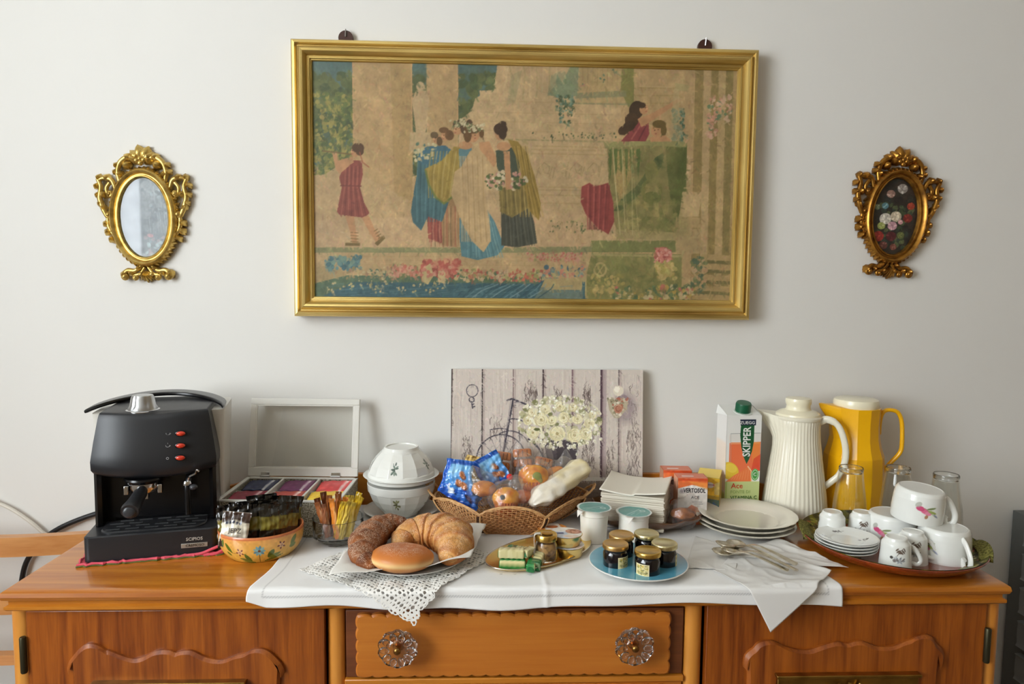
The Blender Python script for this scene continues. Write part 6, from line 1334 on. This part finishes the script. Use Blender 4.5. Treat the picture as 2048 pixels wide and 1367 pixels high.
def small_paint(kind):
    q = Paint(64, 100, 'e8e2dc')
    if kind == 0:
        q.poly([(0, 0), (64, 0), (64, 20), (30, 14), (0, 22)], 'e8743c'); q.poly([(0, 0), (64, 0), (64, 6), (0, 6)], 'd9562e'); q.poly([(20, 6), (64, 10), (64, 24), (40, 16)], 'f0a048', .6); q.ell(9, 27, 7, 7, 'd8d0cc'); q.ell(9, 27, 4, 4, 'b0a4a8')
        q.line([(12, 24), (40, 60), (62, 96)], 1.6, 'd6ccc8', .9); q.line([(32, 50), (52, 50)], 1, '5c5a66', .8); q.line([(36, 54), (54, 54)], 1, '5c5a66', .8)
        q.poly([(0, 74), (20, 64), (30, 56), (44, 62), (50, 78), (56, 100), (0, 100)], 'e0723c'); q.poly([(0, 76), (22, 66), (40, 80), (20, 100), (0, 100)], 'd95a34', .7); q.poly([(44, 78), (64, 70), (64, 100), (50, 100)], 'e8b04c'); q.dots(16, 10, 70, 50, 98, ['ee9860', 'c84c2c', 'f0b070'], 2, 5, .5)
    if kind == 1:
        q.a[:] = (74, 108, 150); q.poly([(0, 0), (64, 0), (64, 44), (0, 40)], 'efc53c'); q.poly([(8, 4), (34, 0), (60, 10), (44, 34), (24, 30)], 'd9a82c', .6); q.ell(36, 18, 12, 7, 'd8d4d0'); q.line([(26, 18), (46, 17)], 2, '8c7ca0'); q.ell(48, 17, 2.5, 2.5, 'd05a5c')
        q.poly([(48, 14), (64, 8), (64, 40), (50, 40)], 'ecdca0', .7); q.poly([(0, 40), (64, 44), (64, 52), (0, 50)], 'c0a03c'); q.poly([(0, 52), (64, 52), (64, 68), (0, 66)], '6c8460', .7); q.dots(22, 4, 60, 60, 98, ['4c6ca8', '3c5c94', '8098b8'], 2, 6, .6)
    q.cloud(.04, 6); return q
s0 = small_paint(0)
def smallc(label, loc, rz):
    t = carton('juice_box', label, 'juice box', loc, rz, .064, .042, .104, s0, Paint(8, 12, 'dca080'), (222, 108, 62), grp='orange topped juice boxes'); t_ = .0218
    text('VERTOSOL', .0135, BKI, t, T(.004, -t_, .0765, rx=pi/2), sx=.72, bold=.0003); text('ACE', .0095, BKI, t, T(.006, -t_, .0615, rx=pi/2))
    G().prism(rrect(.013, -.008, -.003, .002), .104, .1046, T(-.008, 0, 0)).obj('foil_spot', mat('foil_strip', (226, 204, 196), .4), t); return t
smallc('nearer orange and white juice box, beside the stack of plates', (.4555, -.150, ZR), R(-4)); smallc('rear orange and white juice box, partly behind the nearer one', (.440, -.085, ZR), R(-4))
carton('juice_box', 'yellow and blue juice box between orange boxes and tall carton', 'juice box', (.512, -.105, ZR), R(-24), .050, .050, .102, small_paint(1), Paint(8, 12, 'd8b048'), (236, 206, 90), slope=.008)

# ------------------------------------------------------------------ jugs
IV = mat('ivory_plastic', (232, 226, 206), .28, coat=.3); IV2 = mat('cream_lid', (236, 228, 200), .3, coat=.3)
wj = thing('ribbed_jug', 'tall ivory ribbed thermos jug with lid and curved handle, left of yellow jug', 'jug', (.716, -.092, ZR), R(-25))
pj = [(.0001, .0), (.066, .0), (.0705, .003), (.0700, .010), (.0665, .045), (.0605, .090), (.0540, .135), (.0490, .175), (.0475, .200), (.0480, .218), (.0478, .226)]
rfj = lambda a, i: 1+(.020*abs(cos(a*22))**.6 if 2 < i < 10 else 0)
pj2 = []
for (r0, z0), (r1, z1) in zip(pj[:-1], pj[1:]):
    pj2 += [(r0, z0), ((r0+r1)/2, (z0+z1)/2)]
pj2.append(pj[-1]); g = G(); g.lathe(pj2, 176, rf=lambda a, i: 1+(.026*(abs(cos(a*22))**.7) if 5 < i < 19 else 0))
for i, p in enumerate(g.v):      # pull the rim out into a spout towards -x
    x, y, z = p; k = smooth(.150, .226, z)**2*max(0, -x/max(.001, math.hypot(x, y)))**5; g.v[i] = (x-.045*k, y*(1-.45*k), z+.010*k)
g.obj('jug_body', IV, wj, ang=60)
G().lathe([(.0500, .221), (.0515, .2235), (.0515, .228), (.0480, .230), (.0001, .236)], 72, T() @ Matrix.Diagonal((1, 1, 1, 1))).obj('collar', IV, wj, ang=40)
G().lathe([(.048, .230), (.0475, .234), (.040, .239), (.0285, .242), (.0265, .245), (.0255, .252), (.0275, .256), (.0285, .263), (.0270, .268), (.016, .270), (.0001, .270)], 64).obj('lid', IV2, wj, ang=35)
G().tube([tuple(p) for p in spline([(.045, 0, .216), (.062, -.002, .224), (.084, -.004, .212), (.098, -.005, .178), (.102, -.005, .140), (.092, -.004, .104), (.076, -.002, .084), (.058, 0, .066)], 7)], [.0062]*12+[.0052]*38, 14, flat=1.35).obj('handle', IV, wj)
YEL = mat('yellow_plastic', (240, 178, 10), .3, coat=.3); yj = thing('faceted_jug', 'tall yellow faceted thermos jug with white lid, at the back right', 'jug', (.858, -.078, ZR))
def facet(a, i): k = 12; q = (a*k/(2*pi)) % 1; return cos(pi/k)/cos((q-.5)*2*pi/k)
g = G(); g.lathe([(.0001, 0), (.062, 0), (.064, .003), (.0655, .040), (.0665, .090), (.0640, .135), (.0575, .155), (.0535, .175), (.0520, .205), (.0530, .236), (.0535, .246), (.0480, .247)], 144, T(0, 0, 0, rz=R(8)), rf=facet)
for i, p in enumerate(g.v):
    x, y, z = p; k = smooth(.165, .246, z)**2.2*max(0, -x/max(.001, math.hypot(x, y)))**6; g.v[i] = (x-.036*k, y*(1-.5*k), z+.008*k)
g.obj('jug_body', YEL, yj, ang=12)
G().lathe([(.0475, .244), (.0490, .2465), (.0490, .258), (.0470, .264), (.040, .2665), (.0001, .267)], 64).obj('lid', IV2, yj, ang=35)
G().tube([tuple(p) for p in spline([(.0505, -.012, .185), (.0505, -.014, .218), (.056, -.016, .237), (.070, -.018, .242), (.088, -.020, .236), (.098, -.020, .212), (.101, -.020, .165), (.098, -.018, .142), (.080, -.012, .116), (.066, -.006, .092)], 6)], .0046, 12, flat=1.2).obj('handle', YEL, yj)

# ------------------------------------------------------------------ stack of plates
PLT = mat('ivory_china', (226, 221, 206), .2, coat=.4)
for k, lab in enumerate(('lowest white scalloped plate of the stack of three', 'middle white scalloped plate of the stack of three', 'topmost white scalloped plate of the stack of three')):
    o = saucer('dinner_plate', lab, 'plate', .1005-(0, .0002, 0)[k], (.561+(.0, -.002, .004)[k], -.205+(0, .002, .004)[k], ZR+.0088*k), PLT, h=.019, well=.66, wav=.016, group='stack of white plates', nw=20)
    o.rotation_euler = (0, 0, R(17*k))

# ------------------------------------------------------------------ napkins and spoons
NAP = mat('tissue_paper', (238, 236, 232), .8, bump=(240, .35, .0006), translucent=.2)
def sheet(name, label, C4, amp, seed, lift=.0015, edge=None, grp=None):
    c = [Vector(p) for p in C4]; r_ = Vector((seed*3.1, seed*1.7, 0))
    def fn(u, v):
        p = c[0]*(1-u)*(1-v)+c[1]*u*(1-v)+c[2]*u*v+c[3]*(1-u)*v; x, y = p.x, p.y
        z = lift+p.z+amp*.75*max(0, .55-1.9*abs(mn.noise(Vector((x*11+y*6, y*9, 0))+r_)))+amp*.35*max(0, .5-1.6*abs(mn.noise(Vector((x*26, y*26+x*9, 0))+r_)))
        ye = -.4905
        if y < ye: q = ye-y; r = .009; an = min(q/r, pi/2); y = ye-r*sin(an)-.0014; z = lift-r*(1-cos(an))-max(0, q-r*pi/2)*.92; y -= .006*max(0, q-r*pi/2)*8*.1
        return (x, y, ZR+z)
    return tag(G().grid(fn, 70, 70).obj(name, NAP, None, ang=70, solid=.0005), label, 'napkin', grp)
sheet('paper_napkin', 'plain white paper napkin corner showing left of the spoons, beside blue plate', [(.372, -.408, 0), (.462, -.420, 0), (.500, -.335, .002), (.440, -.245, .001)], .004, 1, .0012)
sheet('paper_napkin', 'crumpled paper napkin whose pointed corner hangs over the sideboard front', [(.420, -.420, 0), (.496, -.578, 0), (.630, -.440, .004), (.540, -.300, 0)], .009, 2, .0020)
sheet('paper_napkin', 'crumpled white paper napkin with a corner reaching towards the round tray', [(.455, -.350, 0), (.560, -.405, .003), (.672, -.420, .001), (.600, -.285, .003)], .011, 3, .0042)
SIL = mat('tarnished_silver', (218, 212, 198), .28, 1, noise=(70, (184, 174, 150), .4, .7))
def spoon(label, loc, rz, z, roll_=0, tip=0):
    t = thing('teaspoon', label, 'spoon', (loc[0], loc[1], ZR+.016+z), rz, 'silver teaspoons on the paper napkin', tilt=(roll_, tip)); t.scale = (1.02, 1.25, 1.3)
    V = []; nu_, nv_ = 18, 14                                  # bowl, opening up, pointing -x
    g = G(); g.grid(lambda u, v: (-.070+.040*u, (v-.5)*2*.0125*(sin(pi*min(.97, max(.03, u)))**.6)*(1.05-.25*u), .0005-.0062*sin(pi*u)**.8*(1-(2*v-1)**2)), nu_, nv_); g.obj('bowl', SIL, t, solid=.0009)
    path = spline([(-.031, 0, .0008), (-.020, 0, .0050), (-.004, 0, .0075), (.020, 0, .0060), (.045, 0, .0025), (.066, 0, -.0010), (.072, 0, -.0014)], 6); wd = np.interp(np.linspace(0, 1, len(path)), [0, .15, .4, .75, .93, 1], [.0032, .0022, .0026, .0046, .0054, .0030])
    g = G(); g.add([(p.x, s_*wd[i], p.z+dz) for i, p in enumerate(path) for s_, dz in ((-1, 0), (-.6, .0009), (.6, .0009), (1, 0), (.6, -.0009), (-.6, -.0009))], [(i*6+k, i*6+(k+1) % 6, (i+1)*6+(k+1) % 6, (i+1)*6+k) for i in range(len(path)-1) for k in range(6)]+[tuple(range(6))[::-1], tuple((len(path)-1)*6+k for k in range(6))])
    g.obj('handle', SIL, t, ang=40)
spoon('teaspoon furthest to the back, its bowl apart from the others', (.524, -.376), R(-53), .0045, R(8))
spoon('teaspoon whose bowl is second from the back, handle crossing over', (.501, -.382), R(-52), .006, R(-6))
spoon('teaspoon with leftmost bowl, half under its neighbour', (.492, -.402), R(-44), .001, R(5))
spoon('teaspoon nearest the front, bowl tip overlapping the leftmost one', (.505, -.408), R(-46), .005, R(-5))
spoon('teaspoon in the middle of the bundle, handle lying underneath', (.514, -.396), R(-49), .000)

# ------------------------------------------------------------------ round tray with cups and glasses
TRX, TRY = .806, -.322; tr = thing('round_tray', 'large round red brown wooden tray with olive patterned inside rim, right end', 'tray', (TRX, TRY, ZT))
RW = wood('red_wood', (108, 40, 14), (156, 66, 28), 'X', 1.2, .25, .6)
ex_ = T() @ Matrix.Diagonal((.985, 1.0, 1, 1))
G().lathe([(.120, 0), (.128, .002), (.152, .012), (.166, .024), (.1675, .0270), (.1655, .0280), (.1640, .0270), (.150, .0155), (.126, .006), (.0001, .005)], 120, ex_).obj('tray_body', RW, tr)
q = Paint(400, 26, '3a3a14'); q.dots(900, 0, 0, 400, 26, ['6a6a1c', '4c4e18', '2a2a12', '1c1c10', '8a8a34', '5c5620'], 2, 5, .9); q.dots(160, 0, 3, 400, 24, ['c8b890', 'a89868', '8c3c2c'], 1, 2, .9); q.cloud(.15, 3)
printed('patterned_rim', q, lambda u, v: (.985*(.1655-.034*v)*np.cos(2*pi*u), (.1655-.034*v)*np.sin(2*pi*u), .0288-.0190*v**.8+.0006), mat('rim_print', rough=.4, vc=True, bump=(300, .6, .001)), tr)
for sx, ang in ((-1, R(158)), (1, R(-22))):     # raised olive grips
    g = G(); g.grid(lambda u, v: ((.150+.022*v+.006*sin(pi*v))*cos(ang+(u-.5)*.62)*.975, (.150+.022*v+.006*sin(pi*v))*sin(ang+(u-.5)*.62), .020+.016*sin(pi*(.15+.85*v)*.6)*sin(pi*u)**.5+.0015*sin(u*60)*sin(v*20)), 30, 10)
    g.obj('raffia_grip', mat('olive_raffia', (84, 82, 26), .8, noise=(260, (136, 130, 62), .4, .6), bump=(260, .8, .002)), tr, solid=.003)
TZ = ZT+.0055
TG = pane('tumbler_glass', (.97, .98, .97)); 
def tumbler(label, x, y):
    t = thing('tumbler', label, 'glass', (x, y, TZ), 0, 'upturned glasses on the round tray')
    G().lathe([(.0340, 0), (.0345, .001), (.0350, .020), (.0325, .060), (.0258, .110), (.0240, .128), (.0240, .133)], 64).obj('outer_wall', TG, t)
    G().lathe([(.0326, 0), (.0332, .020), (.0308, .060), (.0242, .110), (.0224, .121), (.0001, .122)], 64).obj('inner_wall', TG, t)
    G().lathe([(.0222, .1225), (.0240, .1245), (.0246, .1315), (.0235, .1340), (.0215, .1330), (.0205, .1255), (.0001, .1240)], 64).obj('thick_base', GLS, t)
    G().tube([(.0336*cos(a*pi/24), .0336*sin(a*pi/24), .0006) for a in range(48)], .0007, 6, closed=True).obj('rim', GLS, t)
tumbler('upturned glass in front of the white jug handle, leftmost of the three', .785, -.205); tumbler('upturned glass right of the yellow jug, middle of the three', .888, -.205); tumbler('upturned glass furthest right, behind the teacups', .955, -.262)
# small espresso cups, upside down
def cup_paint(kind):
    q = Paint(240, 64, (228, 229, 224))
    if kind == 'small':
        for cx in (60, 180):
            for k in range(26): a = q.rs.uniform(0, 6.3); d = q.rs.uniform(0, 13); q.ell(cx+d*cos(a), 40+d*sin(a)*.8, 4, 1.8, ('8a8f92', 'a8acae', '6c6460')[k % 3], a, .8)
            for k in range(9): q.ell(cx-6+k*2.4, 22-abs(k-4)*1.2+(k % 2)*3, 4.5, 1.7, '5c4c40', -.6+k*.2, .85)
            q.ell(cx-19, 34, 4, 3, '4c4844'); q.line([(cx-6, 30), (cx+2, 20), (cx+10, 14)], 1.2, '5c4c40')
    else:
        for cx in (60, 180):
            q.ell(cx+3, 32, 7, 5, 'd86a8c', .5); q.ell(cx-4, 28, 6, 5, 'c85078', .2); q.ell(cx+8, 36, 5, 4, 'e08aa4'); q.ell(cx+12, 26, 7, 2, '7c8a5c', -.3); q.ell(cx+14, 33, 7, 2.4, '9ca85c', .4); q.ell(cx-7, 21, 4, 6, 'a8a89c', .5, .7); q.ell(cx+6, 43, 2.4, 4, 'b08060', .2); q.ell(cx+20, 40, 5, 1.4, '8c90a8', .8)
            q.line([(cx+2, 26), (cx+20, 42)], 1, '8c9468', .8)
    return q
cps, cpt = cup_paint('small'), cup_paint('tea')
CPM = mat('china_print', rough=.18, vc=True, coat=.4)
def small_cup(label, x, y, turn, handle=True, tilt=(0, 0), z=0):
    t = thing('espresso_cup', label, 'cup', (x, y, TZ+z), turn, 'upturned espresso cups on the round tray', tilt=tilt); t.scale = (.92, .92, .97)
    rs2 = [.0305, .0300, .0280, .0270, .0262, .0215, .0205]; zs2 = [0, .006, .030, .045, .0495, .0550, .0590]
    printed('cup_wall', cps, lambda u, v: (np.interp(.059*(1-v), zs2, rs2)*np.cos(2*pi*u), np.interp(.059*(1-v), zs2, rs2)*np.sin(2*pi*u), .059*(1-v)), CPM, t)
    G().lathe([(.0205, .0590), (.0190, .0602), (.0172, .0595), (.0165, .0560), (.0001, .0555)], 48).obj('foot', WHITE, t)
    G().lathe([(.0305, 0), (.029, .0003), (.0265, .030), (.0001, .045)], 40).obj('cup_inside', WHITE, t)
    if handle: G().tube([tuple(p) for p in spline([(.026, 0, .044), (.034, 0, .040), (.044, 0, .024), (.0455, 0, .016), (.040, 0, .010), (.029, 0, .012)], 6)], .0026, 10, flat=1.5).obj('handle', WHITE, t)
    return t
small_cup('upturned espresso cup at the far left of the round tray, behind saucers', .716, -.268, R(60), True)
small_cup('upturned espresso cup second from left at the back of the tray', .778, -.270, R(-28), True, z=-.0004)
small_cup('upturned espresso cup at the front of tray with grey flower print', .762, -.415, R(-18), True)
small_cup('upturned espresso cup just behind the front one, no flower visible', .812, -.385, R(-22), True)
# small saucers
for k in range(4):
    o = saucer('small_saucer', ('lowest', 'second from bottom', 'third from bottom', 'topmost, flower sprigged,')[k]+' small white saucer in the stack of four on tray', 'saucer', .0575, (.708+.001*(k % 2), -.338-.001*k, TZ+.0005+.0062*k), h=.012, well=.5, group='small saucers on the round tray')
sp = Paint(120, 120, (228, 229, 224))
for cx, cy in ((20, 48), (92, 66), (62, 20)):
    for k in range(18): a = sp.rs.uniform(0, 6.3); d = sp.rs.uniform(0, 8); sp.ell(cx+d*cos(a)*1.4, cy+d*sin(a)*.7, 3, 1.3, ('8c8a88', '5c5450', 'b0aeaa')[k % 3], a, .8)
rr3 = .0560
ts = bpy.data.objects['small_saucer.003']
printed('sprig_print', sp, lambda u, v: ((2*u-1)*rr3, (1-2*v)*rr3, np.interp(np.hypot(2*u-1, 2*v-1)*rr3, [0, .028, .0316, .0448, .0566], [.0052, .0056, .0070, .0106, .0146])+.0004), CPM, ts, mask=lambda u, v: (2*u-1)**2+(2*v-1)**2 < .98)
# teacups, upside down
def teacup(label, x, y, z, turn, tilt=(0, 0), k=1.0, clr=True):
    t = thing('teacup', label, 'cup', (x, y, TZ+z), turn, 'upturned teacups on the round tray', tilt=tilt)
    zs2 = [0, .004, .020, .045, .056, .0605, .0620]; rs2 = [.0478*k, .0485*k, .0490*k, .0478*k, .0462*k, .0438*k, .0420*k]
    printed('cup_wall', cpt, lambda u, v: (np.interp(.062*(1-v), zs2, rs2)*np.cos(2*pi*u), np.interp(.062*(1-v), zs2, rs2)*np.sin(2*pi*u), .062*(1-v)), CPM, t)
    G().lathe([(.0420*k, .0620), (.0400*k, .0628), (.0385*k, .0620), (.0375*k, .0590), (.0001, .0585)], 64).obj('base_recess', WHITE, t)
    G().lathe([(.0478*k, 0), (.046*k, .0004), (.046*k, .03), (.0001, .05)], 40).obj('cup_inside', WHITE, t)
    G().tube([tuple(p) for p in spline([(.044*k, 0, .052), (.054*k, 0, .044), (.066*k, 0, .024), (.067*k, 0, .008), (.060*k, 0, -.001), (.052*k, 0, .002), (.0495*k, 0, .012), (.0525*k, 0, .017)], 6)], .0036, 12, flat=1.5).obj('handle', WHITE, t)
teacup('upturned white teacup at front right of tray, handle facing the viewer', .882, -.372, 0, R(-82), k=.95)
teacup('upturned white teacup under the left side of the topmost cup', .828, -.290, 0, R(120), k=.95)
teacup('topmost upturned teacup with pink rose, balanced on the two others', .852, -.330, .0640, R(-24), tilt=(R(2), R(5)), k=.95)
